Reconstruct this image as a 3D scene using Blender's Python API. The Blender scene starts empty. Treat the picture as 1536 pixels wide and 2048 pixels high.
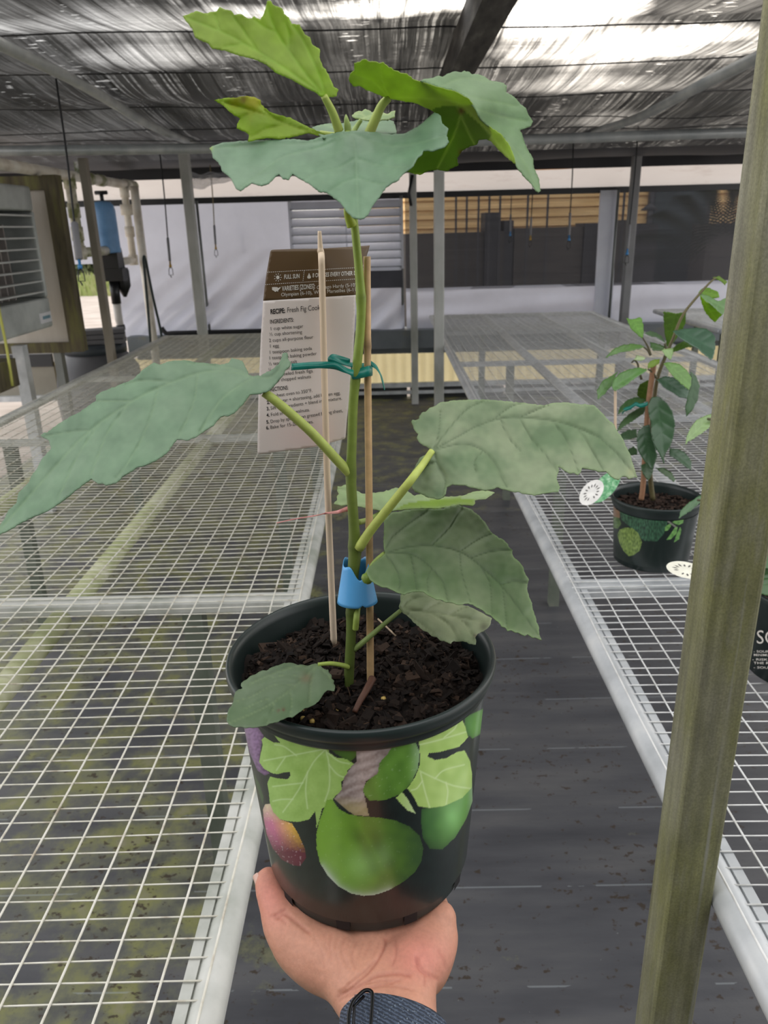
import bpy, bmesh, math, random
import numpy as np
from mathutils import Vector, noise as mnoise
from mathutils.geometry import delaunay_2d_cdt

random.seed(7)
RNG = np.random.default_rng(11)
SC = bpy.context.scene
COL = SC.collection

# ------------------------------------------------------------------ camera
F, CX, CY = 1540.0, 768.0, 1024.0
CAM = np.array([0.0, 0.0, 1.5])
PITCH, YAW, ROLL = math.radians(20.3), math.radians(0.6), math.radians(1.5)
fwd = np.array([-math.sin(YAW) * math.cos(PITCH), math.cos(YAW) * math.cos(PITCH), -math.sin(PITCH)])
right0 = np.array([math.cos(YAW), math.sin(YAW), 0.0])
up0 = np.cross(right0, fwd)
RT = math.cos(ROLL) * right0 - math.sin(ROLL) * up0
UP = math.sin(ROLL) * right0 + math.cos(ROLL) * up0
cam_data = bpy.data.cameras.new('camera')
cam = bpy.data.objects.new('camera', cam_data)
COL.objects.link(cam)
from mathutils import Matrix
M3 = Matrix(((RT[0], UP[0], -fwd[0]), (RT[1], UP[1], -fwd[1]), (RT[2], UP[2], -fwd[2])))
cam.matrix_world = Matrix.Translation(Vector(CAM)) @ M3.to_4x4()
cam_data.sensor_fit = 'VERTICAL'
cam_data.sensor_height = 36.0
cam_data.sensor_width = 27.0
cam_data.lens = F / 2048.0 * 36.0
cam_data.clip_start = 0.02
cam_data.clip_end = 200
cam_data.dof.use_dof = True
cam_data.dof.focus_distance = 0.52
cam_data.dof.aperture_fstop = 20.0
SC.camera = cam

def ray(px, py):
    px = np.asarray(px, float); py = np.asarray(py, float)
    return fwd + np.multiply.outer((px - CX) / F, RT) - np.multiply.outer((py - CY) / F, UP)
def P(px, py, d): return CAM + ray(px, py) * (np.asarray(d, float)[..., None] if np.ndim(d) else d)
def on_axis(px, py, v, ax):
    r = ray(px, py); t = (np.asarray(v, float) - CAM[ax]) / r[..., ax]
    return CAM + r * (t[..., None] if np.ndim(t) else t)
def onX(px, py, v): return on_axis(px, py, v, 0)
def onY(px, py, v): return on_axis(px, py, v, 1)
def onZ(px, py, v): return on_axis(px, py, v, 2)

# ------------------------------------------------------------------ world, light, exposure
SUNDIR = ray(1190, -10); SUNDIR = SUNDIR / np.linalg.norm(SUNDIR)
world = bpy.data.worlds.new('sky'); SC.world = world
world.use_nodes = True
wn, wl = world.node_tree.nodes, world.node_tree.links
wn.clear()
wout = wn.new('ShaderNodeOutputWorld'); wbg = wn.new('ShaderNodeBackground')
wtc = wn.new('ShaderNodeTexCoord'); wdot = wn.new('ShaderNodeVectorMath'); wdot.operation = 'DOT_PRODUCT'
wnorm = wn.new('ShaderNodeVectorMath'); wnorm.operation = 'NORMALIZE'
wl.new(wtc.outputs['Generated'], wnorm.inputs[0]); wl.new(wnorm.outputs[0], wdot.inputs[0])
wdot.inputs[1].default_value = tuple(SUNDIR)
wr = wn.new('ShaderNodeValToRGB'); wl.new(wdot.outputs['Value'], wr.inputs[0])
els = wr.color_ramp.elements
els[0].position = 0.0; els[0].color = (1.0, 1.0, 1.02, 1)
els[1].position = 1.0; els[1].color = (4.6, 4.2, 3.7, 1)
for p_, c_ in ((0.86, (1.05, 1.03, 1.0, 1)), (0.95, (1.5, 1.42, 1.3, 1)), (0.985, (2.6, 2.4, 2.1, 1))):
    e_ = els.new(p_); e_.color = c_
wl.new(wr.outputs[0], wbg.inputs[0]); wbg.inputs[1].default_value = 1.0
wl.new(wbg.outputs[0], wout.inputs[0])
SC.view_settings.view_transform = 'Standard'
SC.view_settings.look = 'None'
SC.view_settings.gamma = 1.0
SC.view_settings.use_curve_mapping = False
SC.view_settings.exposure = 0.88
SC.cycles.max_bounces = 10
SC.cycles.transparent_max_bounces = 24
SC.cycles.use_denoising = True

# ------------------------------------------------------------------ object helpers
ORG = {}
def link(o, parent=None, org=None):
    COL.objects.link(o)
    if parent is not None:
        o.parent = parent; ORG[o.name] = ORG[parent.name]
    else:
        ORG[o.name] = np.array(org if org is not None else (0, 0, 0), float)
        o.location = tuple(ORG[o.name])
    return o
def tag(o, label=None, cat=None, group=None, kind=None):
    if label: o['label'] = label
    if cat: o['category'] = cat
    if group: o['group'] = group
    if kind: o['kind'] = kind
    return o
def empty(name, loc, label, cat, group=None):
    o = bpy.data.objects.new(name, None); o.empty_display_size = 0.05
    link(o, None, loc); return tag(o, label, cat, group)

class MB:
    def __init__(self): self.v = []; self.f = []; self.mi = []; self.col = []; self.sm = []
    def add(self, v, f, mi=0, col=None, smooth=True):
        b = len(self.v); self.v += [tuple(map(float, q)) for q in v]
        self.f += [tuple(i + b for i in q) for q in f]
        self.mi += [mi] * len(f); self.sm += [smooth] * len(f)
        if col is None: col = (1, 1, 1)
        if np.ndim(col) == 1: self.col += [tuple(col)] * len(v)
        else: self.col += [tuple(c) for c in col]
        return self
    def box(self, a, b, mi=0, col=None, M=None):
        x0, y0, z0 = a; x1, y1, z1 = b
        v = [(x0, y0, z0), (x1, y0, z0), (x1, y1, z0), (x0, y1, z0), (x0, y0, z1), (x1, y0, z1), (x1, y1, z1), (x0, y1, z1)]
        if M is not None: v = [tuple(M @ Vector(q)) for q in v]
        f = [(0, 3, 2, 1), (4, 5, 6, 7), (0, 1, 5, 4), (1, 2, 6, 5), (2, 3, 7, 6), (3, 0, 4, 7)]
        return self.add(v, f, mi, col, False)
    def hexa(self, v8, mi=0, col=None):
        f = [(0, 3, 2, 1), (4, 5, 6, 7), (0, 1, 5, 4), (1, 2, 6, 5), (2, 3, 7, 6), (3, 0, 4, 7)]
        return self.add(v8, f, mi, col, False)
    def tube(self, pts, r, n=10, mi=0, col=None, caps=True, smooth=True, flat=None):
        pts = np.array(pts, float); k = len(pts)
        r = np.full(k, r) if np.ndim(r) == 0 else np.array(r, float)
        t = np.gradient(pts, axis=0); t /= np.linalg.norm(t, axis=1)[:, None] + 1e-12
        a = np.array([0, 0, 1.0]) if abs(t[0][2]) < 0.9 else np.array([1.0, 0, 0])
        u = np.cross(t[0], a); u /= np.linalg.norm(u)
        v, f, cs = [], [], []
        for i in range(k):
            u = u - t[i] * np.dot(u, t[i]); u /= np.linalg.norm(u) + 1e-12
            w = np.cross(t[i], u)
            for j in range(n):
                an = 2 * math.pi * j / n
                v.append(pts[i] + r[i] * (math.cos(an) * u + math.sin(an) * w))
                if col is not None and np.ndim(col) == 2: cs.append(col[i])
        for i in range(k - 1):
            for j in range(n):
                f.append((i * n + j, i * n + (j + 1) % n, (i + 1) * n + (j + 1) % n, (i + 1) * n + j))
        if caps:
            f.append(tuple(range(n - 1, -1, -1))); f.append(tuple((k - 1) * n + j for j in range(n)))
        return self.add(v, f, mi, cs if cs else col, smooth)
    def lathe(self, prof, n, c, mi=0, col=None, axis=None, smooth=True):
        c = np.array(c, float); v, f = [], []
        if axis is None: ax, e1, e2 = np.array([0, 0, 1.0]), np.array([1.0, 0, 0]), np.array([0, 1.0, 0])
        else:
            ax = np.array(axis, float); ax /= np.linalg.norm(ax)
            a = np.array([0, 0, 1.0]) if abs(ax[2]) < 0.9 else np.array([1.0, 0, 0])
            e1 = np.cross(a, ax); e1 /= np.linalg.norm(e1); e2 = np.cross(ax, e1)
        for (r, z) in prof:
            for j in range(n):
                an = 2 * math.pi * j / n
                v.append(c + ax * z + r * (math.cos(an) * e1 + math.sin(an) * e2))
        for i in range(len(prof) - 1):
            for j in range(n):
                f.append((i * n + j, i * n + (j + 1) % n, (i + 1) * n + (j + 1) % n, (i + 1) * n + j))
        return self.add(v, f, mi, col, smooth)
    def ribbon(self, pts, w, th=0.0004, mi=0, col=None):
        # a strip along pts (3D) whose half-width vectors are w (3D)
        pts = np.array(pts, float); w = np.array(w, float)
        if w.ndim == 1: w = np.tile(w, (len(pts), 1))
        v, f = [], []
        t = np.gradient(pts, axis=0)
        for i in range(len(pts)):
            nn = np.cross(t[i], w[i]); nn /= np.linalg.norm(nn) + 1e-12
            v += [pts[i] - w[i] + nn * th, pts[i] + w[i] + nn * th, pts[i] + w[i] - nn * th, pts[i] - w[i] - nn * th]
        for i in range(len(pts) - 1):
            a, b = i * 4, i * 4 + 4
            for j in range(4): f.append((a + j, a + (j + 1) % 4, b + (j + 1) % 4, b + j))
        f.append((0, 1, 2, 3)); e = (len(pts) - 1) * 4; f.append((e + 3, e + 2, e + 1, e))
        return self.add(v, f, mi, col)
    def build(self, name, mats, parent=None, org=None):
        o0 = ORG[parent.name] if parent is not None else np.array(org if org is not None else (0, 0, 0), float)
        me = bpy.data.meshes.new(name)
        v = np.array(self.v) - o0
        me.from_pydata(v.tolist(), [], self.f)
        if not isinstance(mats, (list, tuple)): mats = [mats]
        for m in mats: me.materials.append(m)
        me.polygons.foreach_set('material_index', self.mi)
        me.polygons.foreach_set('use_smooth', self.sm)
        ca = me.color_attributes.new('col', 'FLOAT_COLOR', 'POINT')
        c4 = np.ones((len(self.v), 4), np.float32); c4[:, :3] = np.array(self.col, np.float32)
        ca.data.foreach_set('color', c4.ravel())
        me.validate(); me.update()
        o = bpy.data.objects.new(name, me)
        return link(o, parent, o0 if parent is None else None)

def spline(pts, n):
    pts = np.array(pts, float); k = len(pts)
    if k < 3:
        t = np.linspace(0, 1, n)[:, None]; return pts[0] * (1 - t) + pts[-1] * t
    out = []
    ext = np.vstack([2 * pts[0] - pts[1], pts, 2 * pts[-1] - pts[-2]])
    for s in np.linspace(0, k - 1 - 1e-9, n):
        i = int(s); t = s - i
        p0, p1, p2, p3 = ext[i], ext[i + 1], ext[i + 2], ext[i + 3]
        out.append(0.5 * (2 * p1 + (p2 - p0) * t + (2 * p0 - 5 * p1 + 4 * p2 - p3) * t * t + (3 * p1 - p0 - 3 * p2 + p3) * t ** 3))
    return np.array(out)

# ------------------------------------------------------------------ materials
def nd(m, t, **kw):
    n = m.node_tree.nodes.new(t)
    for k, v in kw.items(): setattr(n, k, v)
    return n
def new_mat(name):
    m = bpy.data.materials.new(name); m.use_nodes = True
    return m, m.node_tree.nodes['Principled BSDF'], m.node_tree.links
def ramp(m, fac, stops):
    r = nd(m, 'ShaderNodeValToRGB'); e = r.color_ramp.elements
    e[0].position, e[0].color = stops[0][0], (*stops[0][1], 1)
    e[1].position, e[1].color = stops[-1][0], (*stops[-1][1], 1)
    for p, c in stops[1:-1]:
        q = e.new(p); q.color = (*c, 1)
    m.node_tree.links.new(fac, r.inputs[0]); return r
def coords(m, scale=(1, 1, 1)):
    tc = nd(m, 'ShaderNodeTexCoord'); mp = nd(m, 'ShaderNodeMapping')
    mp.inputs['Scale'].default_value = scale
    m.node_tree.links.new(tc.outputs['Object'], mp.inputs[0]); return mp.outputs[0]
def noisetex(m, vec, scale, detail=4, rough=0.55):
    n = nd(m, 'ShaderNodeTexNoise'); n.inputs['Scale'].default_value = scale
    n.inputs['Detail'].default_value = detail; n.inputs['Roughness'].default_value = rough
    m.node_tree.links.new(vec, n.inputs['Vector']); return n.outputs['Fac']
def bump(m, b, h, strength=0.3, dist=0.01):
    n = nd(m, 'ShaderNodeBump'); n.inputs['Strength'].default_value = strength; n.inputs['Distance'].default_value = dist
    m.node_tree.links.new(h, n.inputs['Height']); m.node_tree.links.new(n.outputs[0], b.inputs['Normal'])
def mat(name, stops, rough=0.5, metal=0.0, scale=5.0, stretch=(1, 1, 1), detail=5, bmp=0.0, bdist=0.003, spec=0.5):
    """noise-blended colour; stops = one colour or list of (pos, colour)"""
    m, b, L = new_mat(name)
    b.inputs['Roughness'].default_value = rough; b.inputs['Metallic'].default_value = metal
    b.inputs['Specular IOR Level'].default_value = spec
    if not isinstance(stops, list):
        c = np.array(stops); stops = [(0.3, tuple(c * 0.86)), (0.7, tuple(np.minimum(c * 1.12, 1)))]
    f = noisetex(m, coords(m, stretch), scale, detail)
    L.new(ramp(m, f, stops).outputs[0], b.inputs['Base Color'])
    if bmp: bump(m, b, f, bmp, bdist)
    return m
def mat_vc(name, rough=0.5, spec=0.5, nscale=0, namt=0.15, bmp=0.0, bdist=0.001, transl=0.0, tcol=None, metal=0.0, coat=0.0, bscale=None):
    """colour from the mesh's 'col' attribute (the thing's own colours), with fine noise and optional translucency"""
    m, b, L = new_mat(name)
    b.inputs['Roughness'].default_value = rough; b.inputs['Specular IOR Level'].default_value = spec
    b.inputs['Metallic'].default_value = metal; b.inputs['Coat Weight'].default_value = coat
    b.inputs['Coat Roughness'].default_value = 0.15
    a = nd(m, 'ShaderNodeAttribute', attribute_name='col'); c = a.outputs['Color']
    if nscale:
        f = noisetex(m, coords(m), nscale, 5)
        r = ramp(m, f, [(0.25, (1 - namt,) * 3), (0.75, (1 + namt,) * 3)])
        mx = nd(m, 'ShaderNodeMix', data_type='RGBA', blend_type='MULTIPLY'); mx.inputs[0].default_value = 1
        L.new(c, mx.inputs[6]); L.new(r.outputs[0], mx.inputs[7]); c = mx.outputs[2]
        if bmp: bump(m, b, noisetex(m, coords(m), bscale or nscale, 5), bmp, bdist)
    L.new(c, b.inputs['Base Color'])
    if transl:
        t = nd(m, 'ShaderNodeBsdfTranslucent'); ms = nd(m, 'ShaderNodeMixShader'); ms.inputs[0].default_value = transl
        mt = nd(m, 'ShaderNodeMix', data_type='RGBA', blend_type='MULTIPLY'); mt.inputs[0].default_value = 1
        L.new(c, mt.inputs[6]); mt.inputs[7].default_value = (*(tcol or (1, 1, 1)), 1)
        L.new(mt.outputs[2], t.inputs[0])
        L.new(b.outputs[0], ms.inputs[1]); L.new(t.outputs[0], ms.inputs[2])
        L.new(ms.outputs[0], m.node_tree.nodes['Material Output'].inputs[0])
    return m

M_GALV = mat('galvanised', [(0.3, (0.44, 0.46, 0.47)), (0.55, (0.58, 0.60, 0.61)), (0.75, (0.70, 0.71, 0.70))], 0.42, 0.15, 14, bmp=0.05)
M_WHITEPIPE = mat('weathered_tube', [(0.3, (0.34, 0.36, 0.31)), (0.5, (0.52, 0.53, 0.49)), (0.7, (0.66, 0.66, 0.62))], 0.5, 0.12, 12, bmp=0.05)
M_MOSSTUBE = mat('mossy_tube', [(0.3, (0.30, 0.34, 0.15)), (0.5, (0.47, 0.49, 0.28)), (0.72, (0.66, 0.66, 0.5))], 0.7, 0.0, 11, bmp=0.1)
M_WIRE = mat('galvanised_wire', [(0.3, (0.46, 0.40, 0.31)), (0.45, (0.72, 0.70, 0.60)), (0.75, (0.85, 0.83, 0.76))], 0.45, 0.1, 30)
def post_mat():
    m, b, L = new_mat('mossy_galvanised'); b.inputs['Roughness'].default_value = 0.6; b.inputs['Metallic'].default_value = 0.1
    n1 = noisetex(m, coords(m, (1, 1, 0.22)), 13, 7, 0.6); n2 = noisetex(m, coords(m, (60, 60, 1.2)), 1.6, 6, 0.65); n3 = noisetex(m, coords(m, (26, 26, 0.5)), 2.0, 4, 0.55); n4 = noisetex(m, coords(m), 420, 3, 0.6)
    base = ramp(m, n1, [(0.32, (0.26, 0.25, 0.20)), (0.46, (0.235, 0.23, 0.145)), (0.58, (0.20, 0.20, 0.085)), (0.72, (0.29, 0.28, 0.235))]).outputs[0]
    def mul(c, f, lo, hi, p0=0.3, p1=0.7):
        mx = nd(m, 'ShaderNodeMix', data_type='RGBA', blend_type='MULTIPLY'); mx.inputs[0].default_value = 1
        L.new(c, mx.inputs[6]); L.new(ramp(m, f, [(p0, (lo,) * 3), (p1, (hi,) * 3)]).outputs[0], mx.inputs[7]); return mx.outputs[2]
    c = mul(base, n2, 0.74, 1.22); c = mul(c, noisetex(m, coords(m, (1, 1, .35)), 24, 6, .65), .72, 1.25); c = mul(c, n4, 0.8, 1.2)
    mx = nd(m, 'ShaderNodeMix', data_type='RGBA'); L.new(ramp(m, n3, [(0.62, (0, 0, 0)), (0.68, (0.55,) * 3)]).outputs[0], mx.inputs[0]); L.new(c, mx.inputs[6]); mx.inputs[7].default_value = (0.33, 0.33, 0.31, 1)
    L.new(mx.outputs[2], b.inputs['Base Color']); bump(m, b, n2, 0.15, 0.002); return m
M_POST = post_mat()
M_DARKSTEEL = mat('dull_steel', (0.2, 0.21, 0.2), 0.5, 0.5, 8)
M_BLACKPL = mat('black_plastic', (0.012, 0.013, 0.014), 0.4, 0, 20)
M_BLACKWIRE = mat('black_wire', (0.02, 0.02, 0.022), 0.5, 0, 20)
M_PVC = mat('aged_pvc', [(0.35, (0.66, 0.58, 0.46)), (0.5, (0.84, 0.78, 0.66)), (0.7, (0.9, 0.87, 0.78))], 0.45, 0, 7)
M_PVCMOSS = mat('mossy_pvc', [(0.42, (0.20, 0.22, 0.08)), (0.5, (0.55, 0.53, 0.38)), (0.6, (0.76, 0.72, 0.62))], 0.55, 0, 9)
# ================================================================== SETTING
def struct(mb, name, mats): return tag(mb.build(name, mats), kind='structure')

# floor: woven ground cover with sewn guide lines, dirt and moss
def floor_mat():
    m, b, L = new_mat('ground_cover_fabric')
    b.inputs['Roughness'].default_value = 0.5
    tc = nd(m, 'ShaderNodeTexCoord'); v = tc.outputs['Object']
    sp = nd(m, 'ShaderNodeSeparateXYZ'); L.new(v, sp.inputs[0])
    def math_(op, a, c=None, d=None):
        n = nd(m, 'ShaderNodeMath', operation=op)
        for i, q in enumerate((a, c, d)):
            if q is None: continue
            if isinstance(q, (int, float)): n.inputs[i].default_value = q
            else: L.new(q, n.inputs[i])
        return n.outputs[0]
    def mix(f, c1, c2):
        n = nd(m, 'ShaderNodeMix', data_type='RGBA')
        if isinstance(f, float): n.inputs[0].default_value = f
        else: L.new(f, n.inputs[0])
        for k, q in ((6, c1), (7, c2)):
            if isinstance(q, tuple): n.inputs[k].default_value = (*q, 1)
            else: L.new(q, n.inputs[k])
        return n.outputs[2]
    base = ramp(m, noisetex(m, coords(m, (0.7, 3.5, 1)), 2.2, 6), [(0.3, (0.048, 0.049, 0.057)), (0.5, (0.082, 0.083, 0.092)), (0.72, (0.13, 0.128, 0.13))]).outputs[0]
    # sewn lines every 0.26 m across the aisle, broken up
    fy = math_('FRACT', math_('MULTIPLY', sp.outputs['Y'], 1 / 0.26))
    line = math_('LESS_THAN', math_('ABSOLUTE', math_('SUBTRACT', fy, 0.5)), 0.008)
    br = math_('GREATER_THAN', noisetex(m, coords(m, (1.2, 3.1, 1)), 3.0, 5), 0.5)
    line = math_('MULTIPLY', line, br)
    # dry moss: thick under the left bench and towards the far end of the aisle
    mm = noisetex(m, coords(m, (1, 1, 1)), 4.5, 8, 0.68)
    left = nd(m, 'ShaderNodeMapRange'); L.new(sp.outputs['X'], left.inputs[0])
    left.inputs[1].default_value = -0.12; left.inputs[2].default_value = -0.5; left.inputs[3].default_value = -0.07; left.inputs[4].default_value = 0.16
    far = nd(m, 'ShaderNodeMapRange'); L.new(sp.outputs['Y'], far.inputs[0])
    far.inputs[1].default_value = 3.0; far.inputs[2].default_value = 5.2; far.inputs[3].default_value = 0; far.inputs[4].default_value = 0.2
    rgt = nd(m, 'ShaderNodeMapRange'); L.new(sp.outputs['X'], rgt.inputs[0])
    rgt.inputs[1].default_value = 0.55; rgt.inputs[2].default_value = 0.9; rgt.inputs[3].default_value = 0; rgt.inputs[4].default_value = -0.05
    mv = math_('ADD', math_('ADD', math_('ADD', mm, left.outputs[0]), far.outputs[0]), rgt.outputs[0])
    mask = ramp(m, mv, [(0.57, (0, 0, 0)), (0.72, (1, 1, 1))]).outputs[0]
    mcol = ramp(m, noisetex(m, coords(m), 9, 6), [(0.32, (0.085, 0.09, 0.07)), (0.5, (0.185, 0.19, 0.115)), (0.62, (0.24, 0.245, 0.085)), (0.75, (0.29, 0.27, 0.19))]).outputs[0]
    c = mix(math_('MULTIPLY', mask, 0.85), base, mcol)
    # soil crumbs
    cr = noisetex(m, coords(m, (1.0, 1.3, 1)), 34, 5, 0.62); cl = noisetex(m, coords(m), 2.3, 3)
    crumb = ramp(m, math_('ADD', cr, math_('MULTIPLY', cl, 0.30)), [(0.76, (0, 0, 0)), (0.80, (0.9,) * 3)]).outputs[0]
    c = mix(crumb, c, (0.045, 0.03, 0.018))
    c = mix(math_('MULTIPLY', line, 0.40), c, (0.36, 0.40, 0.41))
    spk = ramp(m, noisetex(m, coords(m), 75, 2), [(0.76, (0, 0, 0)), (0.79, (1, 1, 1))]).outputs[0]
    c = mix(math_('MULTIPLY', spk, 0.5), c, (0.4, 0.4, 0.38))
    L.new(c, b.inputs['Base Color'])
    bump(m, b, mm, 0.25, 0.01)
    return m
def terrain(x0, x1, y0, y1, z, nx, ny, amp, seed):
    mb = MB(); v = []
    for j in range(ny + 1):
        for i in range(nx + 1):
            x = x0 + (x1 - x0) * i / nx; y = y0 + (y1 - y0) * j / ny
            v.append((x, y, z + amp * mnoise.noise((x * 1.3 + seed, y * 1.3, seed))))
    f = [(j * (nx + 1) + i, j * (nx + 1) + i + 1, (j + 1) * (nx + 1) + i + 1, (j + 1) * (nx + 1) + i) for j in range(ny) for i in range(nx)]
    return mb.add(v, f)
struct(terrain(-2.6, 4.4, -2.5, 7.2, 0.0, 60, 80, 0.006, 3.0), 'floor', floor_mat())
M_YARD = mat('bare_soil_yard', [(0.3, (0.36, 0.30, 0.25)), (0.55, (0.48, 0.41, 0.36)), (0.75, (0.56, 0.50, 0.44))], 0.9, 0, 1.6, (1, 2.5, 1), 7)
struct(terrain(-40, 30, -8, 60, -0.03, 60, 60, 0.015, 8.0), 'ground', M_YARD)

# roof: sagging knitted shade cloth, dense in some stretches, opened in spots that imitate sunlit patches
SUN_SPOTS = [(1130, 20, .22, .30, .9), (1250, 95, .45, .34, .46), (1390, 62, .22, .12, .85), (1180, 150, .5, .3, .32), (790, -14, .35, .12, .95), (640, 6, .4, .14, .6), (300, 105, .4, .2, .38), (120, 40, .5, .35, .34), (430, 40, .35, .2, .3), (130, 230, .6, .5, .2), (1230, 205, .3, .25, .22)]
def cloth_mat():
    m, b, L = new_mat('shade_cloth')
    b.inputs['Base Color'].default_value = (0.022, 0.023, 0.026, 1); b.inputs['Roughness'].default_value = 0.6
    def math_(op, a, c=None):
        n = nd(m, 'ShaderNodeMath', operation=op)
        for i, q in enumerate((a, c)):
            if q is None: continue
            if isinstance(q, (int, float)): n.inputs[i].default_value = q
            else: L.new(q, n.inputs[i])
        return n.outputs[0]
    tc = nd(m, 'ShaderNodeTexCoord'); sp = nd(m, 'ShaderNodeSeparateXYZ'); L.new(tc.outputs['Object'], sp.inputs[0])
    big = noisetex(m, coords(m, (2.6, 0.9, 1)), 1.25, 4, 0.55)
    streak = noisetex(m, coords(m, (34, 0.55, 1)), 1.7, 8, 0.7)
    cross = noisetex(m, coords(m, (1.5, 34, 1)), 2.0, 4, 0.6)
    dash = noisetex(m, coords(m, (9, 40, 1)), 1.5, 3, 0.5); band = noisetex(m, coords(m, (6, 0.4, 1)), 1.0, 2, 0.5)
    sun_gap = None   # openings put in to imitate sunlit patches on the cloth
    for (px, py, rx, ry, amt) in SUN_SPOTS:
        c = onZ(px, py, 2.13); vm = nd(m, 'ShaderNodeMapping', vector_type='TEXTURE'); vm.inputs['Location'].default_value = (c[0], c[1], 2.13); vm.inputs['Scale'].default_value = (rx, ry, 1)
        L.new(tc.outputs['Object'], vm.inputs[0]); vl = nd(m, 'ShaderNodeVectorMath', operation='LENGTH'); L.new(vm.outputs[0], vl.inputs[0])
        d = math_('ADD', vl.outputs['Value'], math_('MULTIPLY', math_('SUBTRACT', big, 0.5), 2.2))
        mr = nd(m, 'ShaderNodeMapRange', interpolation_type='SMOOTHSTEP'); L.new(d, mr.inputs[0]); mr.inputs[1].default_value = 0.25; mr.inputs[2].default_value = 1.35; mr.inputs[3].default_value = amt; mr.inputs[4].default_value = 0
        sun_gap = mr.outputs[0] if sun_gap is None else math_('MAXIMUM', sun_gap, mr.outputs[0])
    op = ramp(m, big, [(0.36, (0.008,) * 3), (0.52, (0.028,) * 3), (0.66, (0.08,) * 3)]).outputs[0]
    op = math_('MAXIMUM', op, sun_gap)
    st = ramp(m, streak, [(0.36, (0.14,) * 3), (0.64, (1.4,) * 3)]).outputs[0]
    cx = ramp(m, cross, [(0.35, (0.78,) * 3), (0.65, (1.12,) * 3)]).outputs[0]
    hole = math_('MULTIPLY', ramp(m, dash, [(0.63, (0,) * 3), (0.67, (1,) * 3)]).outputs[0], ramp(m, band, [(0.55, (0,) * 3), (0.58, (1,) * 3)]).outputs[0])
    far = nd(m, 'ShaderNodeMapRange'); L.new(sp.outputs['Y'], far.inputs[0]); far.inputs[1].default_value = 2.9; far.inputs[2].default_value = 4.3; far.inputs[3].default_value = 1.0; far.inputs[4].default_value = 0.25
    f = math_('MULTIPLY', math_('MULTIPLY', math_('MULTIPLY', op, st), cx), far.outputs[0])
    s2 = noisetex(m, coords(m, (52, 0.7, 1)), 1.3, 5, 0.6); b2 = noisetex(m, coords(m, (1.6, 0.5, 1)), 1.0, 2, 0.5); d2 = noisetex(m, coords(m, (3, 26, 1)), 1.4, 3, 0.6)
    sl = math_('MULTIPLY', math_('MULTIPLY', ramp(m, s2, [(0.52, (0,) * 3), (0.66, (1,) * 3)]).outputs[0], ramp(m, b2, [(0.40, (0.12,) * 3), (0.62, (1,) * 3)]).outputs[0]), ramp(m, d2, [(0.38, (0.25,) * 3), (0.6, (1.1,) * 3)]).outputs[0])
    f = math_('ADD', f, math_('MULTIPLY', math_('MULTIPLY', sl, 0.24), far.outputs[0]))
    f = math_('MINIMUM', math_('ADD', f, math_('MULTIPLY', math_('MULTIPLY', hole, 0.5), far.outputs[0])), 0.97)
    tr = nd(m, 'ShaderNodeBsdfTransparent'); ms = nd(m, 'ShaderNodeMixShader')
    L.new(f, ms.inputs[0]); L.new(b.outputs[0], ms.inputs[1]); L.new(tr.outputs[0], ms.inputs[2])
    L.new(ms.outputs[0], m.node_tree.nodes['Material Output'].inputs[0])
    return m
WALLY = 7.15
wire_y = [1.35] + [float(onZ(770, q, 2.12)[1]) for q in (62, 130, 188, 232)] + [4.75, 5.9, WALLY - 0.02]
def cloth_z(x, y):
    base = 2.19 - (y - 1.35) * 0.031
    for a, c in zip(wire_y[:-1], wire_y[1:]):
        if a <= y <= c:
            t = (y - a) / (c - a); base -= 0.16 * (c - a) * t * (1 - t) * (1 + 0.5 * mnoise.noise((x * 0.9, y, 1)))
    base += 0.012 * mnoise.noise((x * 2.2, y * 1.4, 4))
    return base
mb = MB(); NX, NY = 130, 120; v = []
for j in range(NY + 1):
    for i in range(NX + 1):
        y = 1.35 + (WALLY - 0.02 - 1.35) * j / NY; x = (1.35 + .32 * y) * (2 * i / NX - 1)
        v.append((x, y, cloth_z(x, y)))
mb.add(v, [(j * (NX + 1) + i, j * (NX + 1) + i + 1, (j + 1) * (NX + 1) + i + 1, (j + 1) * (NX + 1) + i) for j in range(NY) for i in range(NX)])
struct(mb, 'ceiling', cloth_mat())

# back wall pieces
def wz(py, px=770): return float(onY(px, py, WALLY)[2])
def wx(px, py=500): return float(onY(px, py, WALLY)[0])
def sheet_mat(name, col, tr, sc=3.0):
    m = mat(name, col, 0.5, 0, sc, (1, 1, 1), 6, bmp=0.12)
    L = m.node_tree.links; b = m.node_tree.nodes['Principled BSDF']
    t = nd(m, 'ShaderNodeBsdfTranslucent'); t.inputs[0].default_value = (0.72, 0.74, 0.86, 1)
    ms = nd(m, 'ShaderNodeMixShader'); ms.inputs[0].default_value = tr
    L.new(b.outputs[0], ms.inputs[1]); L.new(t.outputs[0], ms.inputs[2]); L.new(ms.outputs[0], m.node_tree.nodes['Material Output'].inputs[0])
    return m
M_SHEET = sheet_mat('white_plastic_sheet', (0.50, 0.51, 0.57), 0.28)
M_BOARD = mat('whitewashed_board', [(0.3, (0.55, 0.44, 0.40)), (0.42, (0.88, 0.84, 0.82)), (0.7, (0.95, 0.93, 0.91))], 0.6, 0, 4, (0.7, 1, 3), 7)
_b = M_BOARD.node_tree; _t = _b.nodes.new('ShaderNodeBsdfTranslucent'); _t.inputs[0].default_value = (0.75, 0.70, 0.68, 1); _m = _b.nodes.new('ShaderNodeMixShader'); _m.inputs[0].default_value = .5
_b.links.new(_b.nodes['Principled BSDF'].outputs[0], _m.inputs[1]); _b.links.new(_t.outputs[0], _m.inputs[2]); _b.links.new(_m.outputs[0], _b.nodes['Material Output'].inputs[0])
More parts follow.
